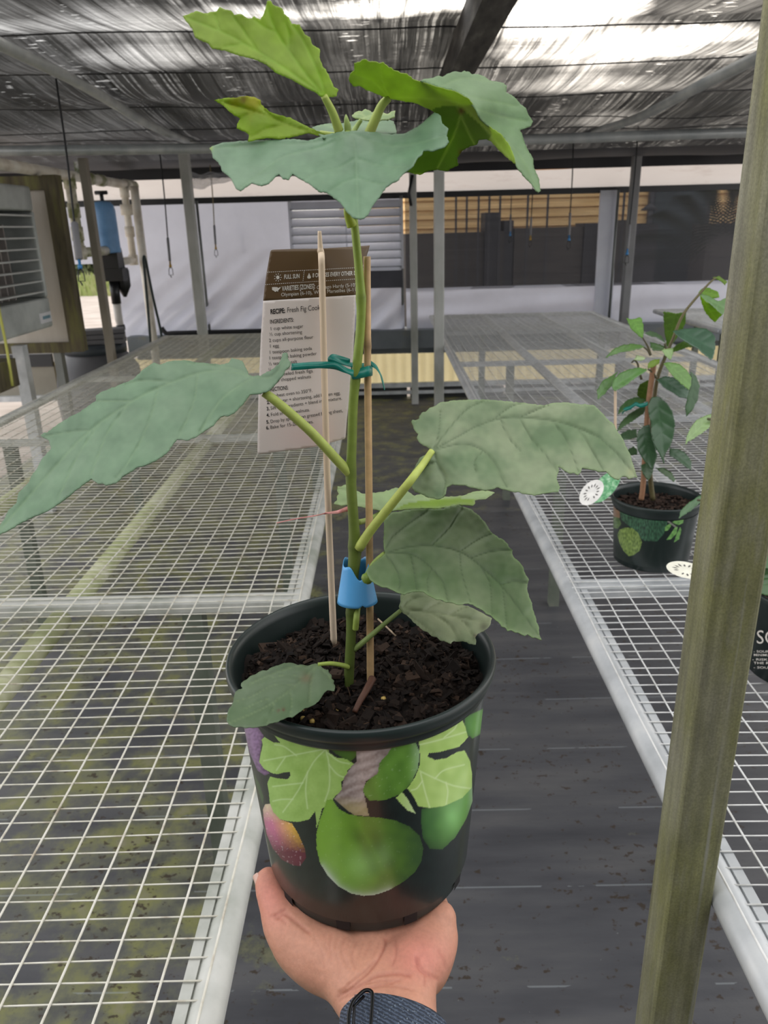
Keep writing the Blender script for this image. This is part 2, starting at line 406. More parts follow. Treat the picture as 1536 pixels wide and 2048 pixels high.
def wrinkled(x0, x1, z0, z1, y, nx, nz, fn):
    mb = MB(); v = []
    for j in range(nz + 1):
        for i in range(nx + 1):
            x = x0 + (x1 - x0) * i / nx; z = z0 + (z1 - z0) * j / nz
            v.append((x, y + fn(x, z), z))
    mb.add(v, [(j * (nx + 1) + i, j * (nx + 1) + i + 1, (j + 1) * (nx + 1) + i + 1, (j + 1) * (nx + 1) + i) for j in range(nz) for i in range(nx)])
    return mb
XL, XM, XR = wx(222, 480), wx(806, 480), 4.4; XL2 = wx(60, 480)
zt, zr, zs = wz(346), wz(393), wz(572, 1000)
def wr_left(x, z):
    k = max(0.0, min(1.0, (1.35 - z) / 0.5))
    d = (x * 0.82 - z * 1.0)
    return -0.075 * k * (0.5 + 0.5 * math.sin(d * 26 + 2.2 * mnoise.noise((x, z, 2)))) * (0.5 + abs(mnoise.noise((x * 1.5, z, 7)))*1.6) - 0.012 * mnoise.noise((x * 2.5, z * 0.6, 0)) - 0.10 * k * k
mbL = wrinkled(XL, XM, wz(664, 520), zr, WALLY, 170, 80, wr_left)
_c0, _c1 = onY(582, 404, WALLY), onY(800, 531, WALLY)   # opening behind the shutter
def _open(f):
    m_ = np.mean([mbL.v[i] for i in f], 0); return _c0[0] < m_[0] < _c1[0] and _c1[2] < m_[2] < _c0[2]
mbL.f = [f for f in mbL.f if not _open(f)]; mbL.mi = [0] * len(mbL.f); mbL.sm = [True] * len(mbL.f)
struct(mbL, 'wall_back', M_SHEET)
struct(wrinkled(XL2, XL - .005, wz(528, 180), zr, WALLY + .01, 40, 30, lambda x, z: .03 * mnoise.noise((x * 3, z * 2, 4))), 'wall_back_roll', M_SHEET)
def wr_right(x, z):
    t = (zs - z) / (zs - 0.5)
    return -0.5 * t * t * 0.4 + 0.03 * math.sin(x * 2.0 + 14 * t) * t - 0.02 * mnoise.noise((x * 1.3, z * 8, 3))
struct(wrinkled(XM + 0.02, XR, 0.5, zs, WALLY, 120, 30, wr_right), 'wall_back_skirt', M_SHEET)
# the dark insect screen that closes the right half of the back wall
m, b, L = new_mat('dark_insect_screen')
b.inputs['Base Color'].default_value = (0.05, 0.05, 0.058, 1); b.inputs['Roughness'].default_value = 0.7
tr = nd(m, 'ShaderNodeBsdfTransparent'); ms = nd(m, 'ShaderNodeMixShader')
f = noisetex(m, coords(m, (1, 1, 60)), 1.6, 3)
L.new(ramp(m, f, [(0.3, (0.44,) * 3), (0.7, (0.56,) * 3)]).outputs[0], ms.inputs[0])
L.new(b.outputs[0], ms.inputs[1]); L.new(tr.outputs[0], ms.inputs[2]); L.new(ms.outputs[0], m.node_tree.nodes['Material Output'].inputs[0])
mb = MB().box((XM + 0.02, WALLY, zs - 0.02), (XR, WALLY + 0.004, zr)); struct(mb, 'window_1', m)
# white painted board under the roof and the dark rail below it
mb = wrinkled(XL2, XR, zr + .02, zt, WALLY - .03, 120, 4, lambda x, z: .008 * mnoise.noise((x * 2, z * 6, 1)))
mb.v = [(a_, b_, c_ + (.02 * mnoise.noise((a_ * 1.1, 0, 0)) if c_ > zt - .01 else 0)) for a_, b_, c_ in mb.v]
struct(mb, 'trim_1', M_BOARD)
struct(MB().box((XL2, WALLY - 0.05, zr - 0.02), (XR, WALLY - 0.01, zr + 0.028)), 'trim_2', mat('black_rail', (0.025, 0.026, 0.028), 0.5))
# dark cloth valance hanging just under the roof edge
def val(x, z): return 0.03 * mnoise.noise((x * 1.6, z * 5, 9))
struct(wrinkled(XL - 2.2, XR, zt - 0.01, zt + 0.14, WALLY - 0.09, 110, 8, val), 'trim_3', mat('dark_roof_cloth_edge', (0.03, 0.03, 0.033), 0.7))
# bottom of the back wall: grey ledge, translucent ribbed sheet, grey rail, dark kick boards
M_RIB = sheet_mat('yellowed_translucent_sheet', (0.78, 0.70, 0.45), 0.5, 6)
for n_ in M_RIB.node_tree.nodes:
    if n_.type == 'BSDF_TRANSLUCENT': n_.inputs[0].default_value = (0.95, 0.84, 0.5, 1)
za, zb_, zc, zd = wz(768), wz(706), wz(690), wz(655)
mb = MB(); v = []; nx = 700
for i in range(nx + 1):
    x = -2.6 + 7.0 * i / nx; y = WALLY + 0.035 + 0.012 * math.sin(x * 70)
    v += [(x, y, za), (x, y, zb_)]
mb.add(v, [(2 * i, 2 * i + 2, 2 * i + 3, 2 * i + 1) for i in range(nx)])
struct(mb, 'wall_back_base', M_RIB)
struct(MB().box((XL + .1, WALLY - 0.02, zb_ - 0.005), (4.4, WALLY + 0.02, zc)).box((XL + .1, WALLY - 0.24, zc), (4.4, WALLY + 0.02, zd)),
       'trim_4', mat('grey_ledge', [(0.3, (0.10, 0.12, 0.13)), (0.6, (0.17, 0.19, 0.20)), (0.75, (0.24, 0.22, 0.14))], 0.6, 0, 3))
struct(MB().box((-2.6, WALLY - 0.03, za - 0.03), (4.4, WALLY + 0.01, za + 0.012)).box((-2.6, WALLY - 0.05, za - 0.09), (4.4, WALLY - 0.02, za - 0.06)), 'trim_5', M_GALV)
mb = MB()
for k in range(70):
    x = -2.6 + k * 0.1; mb.box((x, WALLY + 0.0, -0.01), (x + (0.1 if k % 9 else 0.07), WALLY + 0.012 + .01 * random.random(), za - 0.03 - .012 * random.random()))
struct(mb, 'baseboard_back', mat('dark_kick_boards', (0.03, 0.032, 0.03), 0.8))

# unseen wall and roof strip added behind the viewer to cut frontal light
M_REAR = mat('light_blocking_cloth', (0.10, 0.10, 0.105), 0.8)
struct(MB().box((-3.75, -2.5, 2.2), (3.75, -0.8, 2.204)), 'added_rear_roof', M_REAR)
struct(MB().box((-4.6, -2.5, 0), (4.4, -2.47, 2.2)), 'added_rear_wall', M_REAR)
# ================================================================== POSTS AND ROOF FRAME
def post(x, y, s, z1, label, m=M_GALV, z0=0.0, dims=None):
    w, d = dims or (s, s); r = s * 0.12
    mb = MB(); pr = []
    for (cx, cy, a0) in ((w / 2 - r, d / 2 - r, 0), (-w / 2 + r, d / 2 - r, 90), (-w / 2 + r, -d / 2 + r, 180), (w / 2 - r, -d / 2 + r, 270)):
        for k in range(4):
            a = math.radians(a0 + k * 30); pr.append((cx + r * math.cos(a), cy + r * math.sin(a)))
    nz = 8; v = []
    for k in range(nz + 1): v += [(x + a, y + c, z0 + (z1 - z0) * k / nz) for a, c in pr]
    n = len(pr)
    f = [(k * n + i, k * n + (i + 1) % n, (k + 1) * n + (i + 1) % n, (k + 1) * n + i) for k in range(nz) for i in range(n)]
    f += [tuple(range(n - 1, -1, -1)), tuple(nz * n + i for i in range(n))]
    mb.add(v, f, smooth=False)
    o = mb.build('support_post', m, org=(x, y, 0)); tag(o, label, 'post', 'square metal posts'); return o
# foreground post: its near left edge at pixel (1389,1411)
pc = P(1389, 1411, 0.768); PX, PY = pc[0] + 0.0256, pc[1] + 0.0256
post(PX, PY, 0.0512, 2.2, 'large square metal post with mossy streaks in the right foreground', M_POST)
def col_at(px, py, yy):
    q = onY(px, py, yy); return float(q[0]), float(q[1])
M_POSTFAR = mat('far_post', [(0.3, (0.30, 0.31, 0.26)), (0.5, (0.46, 0.47, 0.43)), (0.7, (0.58, 0.58, 0.55))], 0.55, 0.15, 6, (1, 1, 0.4))
x, y = col_at(828, 600, 6.86); post(x, y, 0.06, 2.03, 'narrower of the two grey posts at the far end of the aisle', M_POSTFAR)
x, y = col_at(878, 600, 4.88); post(x, y, 0.060, 2.03, 'wider pale post at the far end of the aisle', M_POSTFAR)
x, y = col_at(389, 510, 6.0); post(x, y, 0.07, 2.03, 'grey post behind the far end of the left bench', M_POSTFAR)
x, y = col_at(1257, 520, 6.85); post(x, y, 0.07, 2.03, 'dark grey post before the insect screen right of the white board', mat('dark_post', (0.2, 0.2, 0.2), 0.6, 0.2, 6))
x, y = col_at(195, 520, 5.05); post(x, y, 0.05, 1.93, 'brownish square post beside the blue fertilizer injector', mat('brown_grey_post', (0.27, 0.24, 0.19), 0.6, 0.1, 6))
# white board standing against the screen
x0, x1 = wx(1186, 620), wx(1222, 620); xt0, xt1 = wx(1202, 385), wx(1231, 385)
o = MB().hexa([(x0, 7.08, 0.4), (x1, 7.08, 0.4), (x1, 7.11, 0.4), (x0, 7.11, 0.4), (xt0 - .02, 7.08, zr + .0), (xt1, 7.08, zr), (xt1, 7.11, zr), (xt0 - .02, 7.11, zr)]).build('white_board', sheet_mat('white_painted_board', (0.88, 0.89, 0.93), 0.35), org=(x0, 7.08, 0))
tag(o, 'tall white board standing upright against the dark insect screen', 'board')
for px, n_ in ((1224, 'thin dark pole standing right beside the tall white board'), (405, 'thin dark pole just right of the post behind the left bench'), (803, 'thin grey pole at the right edge of the louvred shutter')):
    xx = wx(px, 470); mb = MB().tube([(xx, 7.05, 0.60), (xx, 7.05, zr)], 0.012, 8)
    tag(mb.build('wall_pole', M_DARKSTEEL, org=(xx, 7.05, 0.35)), n_, 'pole', 'thin poles on the back wall')

# roof frame
def pipe(name, pts, r, m, label, cat, group=None, n=14, k=24):
    pts = np.array(pts, float)
    o = MB().tube(spline(pts, k), r, n).build(name, m, org=pts[0]); return tag(o, label, cat, group)
cp = [onY(q, w, 4.83) for q, w in ((-120, 303), (400, 297), (900, 284), (1700, 258))]
M_PIPE = mat('dull_galvanised_pipe', [(0.3, (0.34, 0.37, 0.37)), (0.7, (0.56, 0.58, 0.56))], 0.4, 0.3, 9)
pipe('roof_pipe', cp, 0.027, M_PIPE, 'long grey pipe crossing the whole shade house under the roof', 'pipe')
pl = [P(-60, 55, 2.35), P(0, 88, 2.5), P(165, 170, 3.1), P(300, 250, 3.95), P(400, 292, 4.95)]
pipe('roof_rail_pipe', pl, 0.021, M_PIPE, 'curved grey roof pipe running away at upper left', 'pipe', 'curved roof pipes')
pr_ = [P(1580, 82, 2.35), P(1500, 122, 2.55), P(1380, 182, 3.1), P(1270, 238, 3.95), P(1172, 268, 4.95)]
pipe('roof_rail_pipe', pr_, 0.021, M_PIPE, 'curved grey roof pipe running away at upper right', 'pipe', 'curved roof pipes')
bm_z = 2.02
a, b_ = onZ(1043, 0, bm_z), onZ(945, 147, bm_z)
bx1 = (a[0] + b_[0]) / 2; bx0 = bx1 - 0.09
o = MB().box((bx0, 1.35, bm_z), (bx1, 4.8, bm_z + 0.1)).build('roof_beam', mat('weathered_dark_beam', [(0.35, (0.030, 0.028, 0.026)), (0.55, (0.075, 0.07, 0.062)), (0.7, (0.16, 0.155, 0.14))], 0.8, 0, 9, (3, 0.5, 3), 7, bmp=0.3), org=(bx0, 1.35, bm_z))
tag(o, 'dark weathered wooden beam running lengthwise under the roof', 'beam')
tag(MB().tube([onY(825, 350, 6.82), onY(818, 385, 6.82), onY(822, 412, 6.82)], 0.012, 8).build('strap', M_BLACKPL, org=onY(825, 350, 6.82)), 'short black strap hanging on the narrower far aisle post', 'strap')
# black guy wires carrying the cloth
for k, yy in enumerate(wire_y[1:6]):
    pts = [(x, yy, cloth_z(x, yy) - 0.012 - 0.01 * math.sin(x * 1.7 + k)) for x in np.linspace(-4, 4.2, 40)]
    lab = ['nearest black wire crossing under the roof cloth, at the very top', 'second black wire from the top under the roof cloth', 'third black wire from the top under the roof cloth',
           'fourth wire from the top, crossing just before the grey cross pipe', 'black wire lying along the long grey cross pipe'][k]
    tag(MB().tube(pts, 0.0028, 6).build('roof_wire', M_BLACKWIRE, org=pts[0]), lab, 'wire', 'roof wires')

# ================================================================== BENCHES
def bench(name, label, x0, x1, y0, y1, bars, beams, z=0.80, beam_segs=None, mesh_m=M_WIRE, rail_m=M_WHITEPIPE, beam_m=M_MOSSTUBE, legs_x=(), seed=1, fine=True):
    root = empty(name, ((x0 + x1) / 2, (y0 + y1) / 2, 0), label, 'bench', 'wire mesh plant benches')
    for x in (x0, x1):
        MB().tube([(x, y, z - 0.017) for y in np.linspace(y0, y1, 14)], 0.0185, 14).build('edge_rail', rail_m, root)
        s = 1 if x == x0 else -1
        MB().box((min(x + s * 0.016, x + s * 0.028), y0, z - 0.014), (max(x + s * 0.016, x + s * 0.028), y1, z - 0.004)).build('edge_strip', rail_m, root)
    for y in (y0, y1): MB().tube([(x0, y, z - 0.018), (x1, y, z - 0.018)], 0.018, 12).build('end_rail', rail_m, root)
    for y in bars:
        MB().box((x0, y - 0.024, z - 0.024), (x1, y + 0.024, z - 0.005)).box((x0, y + 0.006, z - 0.0052), (x1, y + 0.012, z - 0.0025)).build('cross_bar', rail_m, root)
    ys = [y0] + list(bars) + [y1]
    for bx in beams:
        for a, c in zip(ys[:-1], ys[1:]):
            if c - a < 0.2: continue
            MB().tube([(bx, a + 0.03, z - 0.03), (bx, (a + c) / 2, z - 0.03), (bx, c - 0.03, z - 0.03)], 0.0225, 14).build('support_tube', beam_m, root)
    for y in bars:
        for lx in legs_x:
            MB().box((lx - .02, y - .02, 0.0), (lx + .02, y + .02, z - 0.024)).build('leg', M_LEG, root)
    # welded wire mesh: lengthwise wires 50 mm apart, cross wires 25 mm apart
    rs = np.random.RandomState(seed); mb = MB()
    yy = np.arange(y0, y1 + 1e-6, 0.05); nb = np.array(ys)
    def sag(x, y):
        i = np.clip(np.searchsorted(nb, y) - 1, 0, len(nb) - 2); t = (y - nb[i]) / (nb[i + 1] - nb[i])
        u = (x - x0) / (x1 - x0)
        return -0.010 * np.sin(np.pi * np.clip(t, 0, 1)) * (0.25 + np.sin(np.pi * u) * 0.75) 
    nl = int(round((x1 - x0) / 0.05)); 
    for k in range(nl + 1):
        x = x0 + (x1 - x0) * k / nl
        ph = rs.rand() * 6; xs = x + 0.0025 * np.sin(yy * 4 + ph) + 0.0015 * rs.randn(len(yy)).cumsum() / 6
        mb.tube(np.stack([xs, yy, z + 0.0035 + sag(xs, yy)], 1), 0.0014, 5)
    xx = np.linspace(x0 - 0.002, x1 + 0.002, 25)
    for y in np.arange(y0 + 0.01, y1, 0.0252):
        ph = rs.rand() * 6
        w = y + 0.0016 * np.sin(xx * 5 + ph) + rs.randn() * 0.001
        mb.tube(np.stack([xx, w, z + 0.0010 + sag(xx, w)], 1), 0.0012, 4)
    mb.build('wire_mesh', mesh_m, root)
    return root
M_LEG = mat('mossy_leg', [(0.35, (0.10, 0.12, 0.09)), (0.6, (0.17, 0.19, 0.15)), (0.8, (0.25, 0.25, 0.2))], 0.7, 0, 7)
BZ = 0.80
def by(px, py): return float(onZ(px, py, BZ)[1])
lx0, lx1 = float(onZ(160, 757, BZ)[0]), float(onZ(620, 1100, BZ)[0])
bars_l = [by(300, 1196), by(300, 872), by(560, 744)]
lb1, lb2 = float(onZ(300, 1000, BZ)[0]), float(onZ(40, 965, BZ)[0])
print('left bench', lx0, lx1, bars_l, lb1, lb2, by(450, 667))
bench('plant_bench', 'long wire mesh bench with mossy tubes left of the aisle', lx0, lx1, 0.02, by(450, 668), bars_l, (lb1, lb2), legs_x=(lx1 - .22, lx0 + .2), seed=2)
rx0, rx1 = float(onZ(1112, 1110, BZ)[0]), float(onZ(1220, 637, BZ)[0])
bars_r = [by(1230, 1163), by(1290, 916), by(1160, 834), by(1076, 720), by(1076, 659)]
bars_r = [bars_r[0], bars_r[2], bars_r[3], bars_r[4]]
rb1, rb2 = float(onZ(1100, 742, BZ)[0]), float(onZ(1180, 680, BZ)[0])
print('right bench', rx0, rx1, bars_r, rb1, rb2, by(1000, 626))
M_WIRE2 = mat('clean_wire', [(0.3, (0.62, 0.61, 0.57)), (0.5, (0.84, 0.84, 0.82)), (0.75, (0.92, 0.92, 0.9))], 0.4, 0.1, 30)
bench('plant_bench', 'long wire mesh bench right of the aisle carrying potted plants', rx0, rx1, 0.05, by(1000, 627), bars_r, (rb1, rb2), rail_m=M_GALV, beam_m=M_GALV, mesh_m=M_WIRE2, legs_x=(rx0 + .3, rx1 - .2), seed=5)
r3 = float(onZ(1322, 622, BZ)[0])
bench('plant_bench', 'far wire mesh bench beyond the right bench, by the screen', r3, r3 + 1.1, 5.3, by(1322, 618), [5.7, 6.2], (r3 + .5,), rail_m=M_GALV, beam_m=M_GALV, mesh_m=M_WIRE2, legs_x=(r3 + .2, r3 + .9), seed=9)

# ================================================================== HANGING SPRINKLER LINES
M_WEIGHT = mat('grey_rubber', (0.22, 0.22, 0.23), 0.6)
M_BLUE = mat('blue_fitting', (0.05, 0.25, 0.55), 0.4)
M_BRASS = mat('yellow_fitting', (0.55, 0.33, 0.05), 0.4, 0.2)
def sprinkler(pt, pb, depth, label, blue=False, wr=0.0085, yellowish=False):
    a = P(pt[0], pt[1], depth); e = P(pb[0], pb[1], depth); e = np.array([e[0], e[1], e[2]])
    if depth > 5: a = np.array([a[0], a[1], cloth_z(a[0], a[1]) + .01])
    root = empty('hanging_sprinkler', a, label, 'sprinkler', 'hanging sprinkler lines')
    d = e - a; ln = np.linalg.norm(d); d /= ln
    w1 = ln - 0.105; w0 = w1 - 0.15
    sag = np.array([0.004, 0, 0])
    MB().tube(spline([a, a + d * w0 * 0.5 + sag, a + d * (w0 + 0.01)], 14), 0.0042, 8).build('tube', mat('faded_tube', (0.25, 0.2, 0.1), 0.5) if yellowish else M_BLACKPL, root)
    MB().tube([a + d * w0, a + d * (w0 + .006), a + d * (w1 - .006), a + d * w1], [wr * .7, wr, wr, wr * .7], 12).build('weight', M_WEIGHT, root)
    MB().tube([a + d * w1, a + d * (w1 + .02), a + d * (w1 + .022), a + d * (w1 + .036)], [.0055, .0055, .009, .009], 10).build('fitting', M_BLUE if blue else M_BRASS, root)
    s = a + d * (w1 + .036); r = np.array([1.0, 0, 0])
    mb = MB().tube([s, s + r * .011 + d * .012, s + r * .013 + d * .05, s - r * .013 + d * .05, s - r * .011 + d * .012, s], .0024, 6)
    mb.tube([s - r * .006 + d * .05, s + d * .066], .003, 6)
    mb.build('nozzle', M_BLACKPL, root)
sprinkler((112, 158), (165, 572), 3.05, 'nearest hanging sprinkler line at left, with a thick grey weight and blue fitting', True, 0.014)
sprinkler((318, 291), (343, 556), 4.85, 'hanging sprinkler line just left of the post behind the left bench')
sprinkler((420, 330), (433, 516), 6.0, 'hanging sprinkler line right of the post behind the left bench', yellowish=True)
sprinkler((482, 340), (490, 506), 6.8, 'hanging sprinkler line farthest right before the white plastic wall')
sprinkler((1143, 345), (1137, 502), 5.3, 'hanging sprinkler line before the screen, second from the tall white board leftwards', True)
sprinkler((1066, 345), (1060, 497), 6.4, 'hanging sprinkler line before the screen, left of the blue fitted one')
sprinkler((1023, 345), (1020, 488), 6.7, 'leftmost hanging sprinkler line before the dark screen', True)
sprinkler((1277, 252), (1252, 532), 4.75, 'hanging sprinkler line with blue fitting overlapping the dark grey post', True)

# ================================================================== SHUTTER IN THE WHITE WALL
ya = WALLY - 0.13; 
def ws(px, py): return onY(px, py, ya)
root = empty('louvred_shutter', ws(580, 532), 'white louvred shutter set in the white plastic back wall', 'shutter')
c0, c1 = ws(580, 403), ws(803, 532); M_LOUV = sheet_mat('white_louvres', (0.85, 0.86, 0.88), 0.30); M_GAPSHADE = mat('louvre_shadow', (0.2, 0.21, 0.23), 0.6)
mb = MB(); H = c0[2] - c1[2]
mb.box((c0[0] - .02, ya - .02, c1[2] - .02), (c0[0] + .01, ya + .03, c0[2])).box((c1[0] - .01, ya - .02, c1[2] - .02), (c1[0] + .02, ya + .03, c0[2])).box((c0[0], ya - .02, c1[2] - .03), (c1[0], ya + .03, c1[2])).box(((c0[0] + c1[0]) / 2 - .006, ya - .025, c1[2]), ((c0[0] + c1[0]) / 2 + .006, ya - .018, c0[2]))
mb.build('frame', M_LOUV, root)
for k in range(8):
    z0 = c1[2] + H * k / 8; z1 = c1[2] + H * (k + .93) / 8
    MB().hexa([(c0[0], ya - .03, z0), (c1[0], ya - .03, z0), (c1[0], ya - .024, z0), (c0[0], ya - .024, z0), (c0[0], ya + .018, z1), (c1[0], ya + .018, z1), (c1[0], ya + .024, z1), (c0[0], ya + .024, z1)]).build('louvre_blade', M_LOUV, root)
    MB().box((c0[0], ya - .036, z0 - .004), (c1[0], ya - .029, z0 + .003)).build('blade_shadow', M_GAPSHADE, root)  # dark strips stand for the shadow lines between the blades
q0, q1 = ws(700, 538), ws(806, 575)
tag(MB().box((ws(575, 0)[0], ya - .005, q1[2]), (q1[0], ya + .02, q0[2] - .02)).build('dark_panel', mat('dark_panel_grey', (0.07, 0.07, 0.085), 0.6), org=(q0[0], ya, q1[2])), 'dark grey panel directly below the white louvred shutter', 'panel')  # dark panel set where the plastic sheet shows dark

# crumpled clear plastic caught over the left post top
q = onY(392, 352, 6.5); mb = MB(); v = []; NN = 24
for j in range(NN + 1):
    for i in range(NN * 2 + 1):
        u, w = i / (NN * 2), j / NN
        x = q[0] - .1 + u * .62; z = q[2] + .02 - w * .13 * (1 - .75 * u) + .03 * mnoise.noise((u * 6, w * 4, 0))
        v.append((x, q[1] - .06 + .05 * mnoise.noise((u * 9, w * 6, 5)), z))
mb.add(v, [(j * (2 * NN + 1) + i, j * (2 * NN + 1) + i + 1, (j + 1) * (2 * NN + 1) + i + 1, (j + 1) * (2 * NN + 1) + i) for j in range(NN) for i in range(2 * NN)])
m, b, L = new_mat('clear_plastic'); b.inputs['Base Color'].default_value = (0.6, 0.6, 0.62, 1); b.inputs['Roughness'].default_value = 0.2
tr = nd(m, 'ShaderNodeBsdfTransparent'); ms = nd(m, 'ShaderNodeMixShader'); ms.inputs[0].default_value = 0.4
L.new(b.outputs[0], ms.inputs[1]); L.new(tr.outputs[0], ms.inputs[2]); L.new(ms.outputs[0], m.node_tree.nodes['Material Output'].inputs[0])
tag(mb.build('plastic_scrap', m, org=q), 'crumpled clear plastic wrapped over the top of the left rear post', 'plastic')

# ================================================================== LEFT SIDE EQUIPMENT
XF = -2.0
A, B_ = onX(-60, 640, XF), onX(92, 560, XF); Ya, Yb = float(A[1]), float(B_[1])
zt_, zb2_ = float(onX(55, 372, XF)[2]), float(onX(100, 655, XF)[2])
root = empty('heater', (XF, (Ya + Yb) / 2, zb2_), 'grey louvred wall unit with a white sticker on the left', 'wall unit')
M_FAN = mat('grey_green_enamel', [(0.35, (0.34, 0.36, 0.34)), (0.6, (0.5, 0.53, 0.50)), (0.75, (0.56, 0.58, 0.55))], 0.45, 0.05, 5)
mb = MB(); e = 0.0
mb.box((XF - .5, Ya, zt_ - .13), (XF, Yb, zt_)).box((XF - .5, Ya, zb2_), (XF, Yb, zb2_ + .17)).box((XF - .5, Yb - .03, zb2_ + .17), (XF, Yb, zt_ - .13)).box((XF - .5, Ya, zb2_ + .17), (XF, Ya + .05, zt_ - .13)).box((XF - .5, Ya, zb2_), (XF - .45, Yb, zt_))
o = mb.build('body', M_FAN, root)
bv = o.modifiers.new('soft', 'BEVEL'); bv.width = 0.02; bv.segments = 3; bv.limit_method = 'ANGLE'
MB().box((XF - .30, Ya + .05, zb2_ + .17), (XF - .28, Yb - .03, zt_ - .13)).build('dark_interior', mat('dark_interior', (0.10, 0.11, 0.12), 0.6), root)
for k in range(8):
    z = zb2_ + .20 + (zt_ - zb2_ - .36) * k / 7
    MB().box((XF - .05, Ya + .05, z), (XF - .005, Yb - .03, z + .009)).build('louvre_blade', mat('louvre_grey', (0.55, 0.56, 0.53), 0.4), root)
for k in range(9):
    y = Ya + .08 + (Yb - Ya - .25) * k / 8
    MB().box((XF - .2, y, zb2_ + .17), (XF - .12, y + .012, zt_ - .2)).build('fin', mat('fin_tan', (0.40, 0.36, 0.33), 0.6), root)
sa, sb = onX(82, 648, XF), onX(104, 630, XF)
MB().box((XF, float(onX(80, 640, XF)[1]), sa[2]), (XF + .003, float(onX(103, 640, XF)[1]), sb[2] + .025)).build('sticker', mat('white_sticker', (0.75, 0.75, 0.76), 0.4), root)
ym, zm = float(onX(92, 640, XF)[1]), (sa[2] + sb[2] + .025) / 2
MB().box((XF + .003, ym - .045, zm - .008), (XF + .0035, ym + .06, zm + .010)).build('sticker_print', mat('teal_print', (0.16, 0.3, 0.36), 0.5), root)

# wooden frame with a pale panel behind the unit
M_WOOD = mat('mossy_timber', [(0.3, (0.05, 0.04, 0.025)), (0.5, (0.12, 0.10, 0.055)), (0.62, (0.16, 0.15, 0.055)), (0.78, (0.21, 0.20, 0.085))], 0.85, 0, 6, (3, 3, 0.5), 7, bmp=0.3)
FY = 4.98
def fx(px, py): return onY(px, py, FY)
root = empty('timber_stand', fx(150, 690), 'mossy timber frame standing behind the grey louvred unit', 'frame')
pxl, pxr = float(fx(120, 540)[0]), float(fx(146, 540)[0])
MB().box((pxl, FY - .045, fx(150, 702)[2]), (pxr, FY + .045, fx(110, 350)[2])).build('upright', M_WOOD, root)
MB().box((pxl - .9, FY - .04, fx(120, 704)[2]), (pxl, FY + .04, fx(120, 684)[2])).build('lower_beam', M_WOOD, root)
MB().box((pxl - .9, FY - .04, fx(80, 380)[2]), (pxl, FY + .04, fx(80, 352)[2])).build('upper_beam', M_WOOD, root)
MB().box((pxl - .9, FY + .0, fx(120, 684)[2]), (pxl, FY + .02, fx(80, 380)[2])).build('panel', mat('pale_board', [(0.3, (0.50, 0.45, 0.38)), (0.6, (0.62, 0.57, 0.50)), (0.75, (0.66, 0.63, 0.57))], 0.6, 0, 3, (2, 2, 0.6), 7), root)
MB().box((pxl - .12, FY - .03, 0), (pxl - .07, FY + .03, fx(120, 704)[2])).build('leg', M_DARKSTEEL, root)

# PVC manifold
XP = -2.08
def xp(px, py): return onX(px, py, XP)
root = empty('pvc_manifold', xp(150, 350), 'aged cream plastic pipe manifold feeding the blue injector', 'pipework')
m0 = [xp(-150, 300), xp(0, 328), xp(130, 350), xp(258, 370)]
zmm = float(np.mean([q[2] for q in m0[1:]]))
def pz(px, py, z=None): q = xp(px, py); return np.array([q[0], q[1], q[2] if z is None else z])
MB().tube([pz(-150, 300, zmm), pz(258, 370, zmm)], .033, 16).build('main_pipe', M_PVC, root)
for px in (178, 200, 250, 262):
    q = pz(px, 355, zmm); MB().tube([q - (0, .05, 0), q + (0, .05, 0)], .041, 16).build('coupling', M_PVCMOSS, root)
e1 = pz(137, 350, zmm); e2 = np.array([e1[0], e1[1], float(xp(166, 505)[2])])
MB().tube([e1, e2 + (0, 0, 0)], .033, 14).build('drop_pipe', M_PVCMOSS, root)
for t in (0.08, 0.45, 0.75, 1.0):
    q = e1 * (1 - t) + e2 * t; MB().tube([q - (0, 0, .045), q + (0, 0, .045)], .04, 14).build('coupling', M_PVCMOSS, root)
inj = xp(214, 470); IY = inj[1]
e3 = np.array([e2[0], IY, e2[2]])
MB().tube([e2, e3], .033, 14).build('link_pipe', M_PVCMOSS, root)
h1 = pz(247, 368, zmm); h2 = np.array([h1[0], h1[1], float(xp(266, 520)[2])])
MB().tube([h1, h2], .028, 14).build('drop_pipe', M_PVC, root)
for t, rr in ((0.1, .037), (0.33, .05), (0.62, .038), (1.0, .038)):
    q = h1 * (1 - t) + h2 * t; MB().tube([q - (0, 0, .04), q + (0, 0, .04)], rr, 14).build('coupling', M_PVC, root)
MB().tube([np.array([h1[0], h1[1], h2[2]]), np.array([h1[0], IY + .1, h2[2]])], .03, 14).build('link_pipe', M_PVC, root)
q = onX(156, 335, XP + .02)
tag(MB().box((q[0] - .01, q[1] - .04, q[2] - .04), (q[0] + .05, q[1] + .04, q[2] + .035)).build('pipe_cap', mat('white_stained', [(0.4, (0.2, 0.25, 0.1)), (0.55, (0.7, 0.7, 0.66)), (0.7, (0.8, 0.8, 0.78))], 0.5, 0, 25), org=q), 'white stained cap box above the cream pipe at left', 'cap')

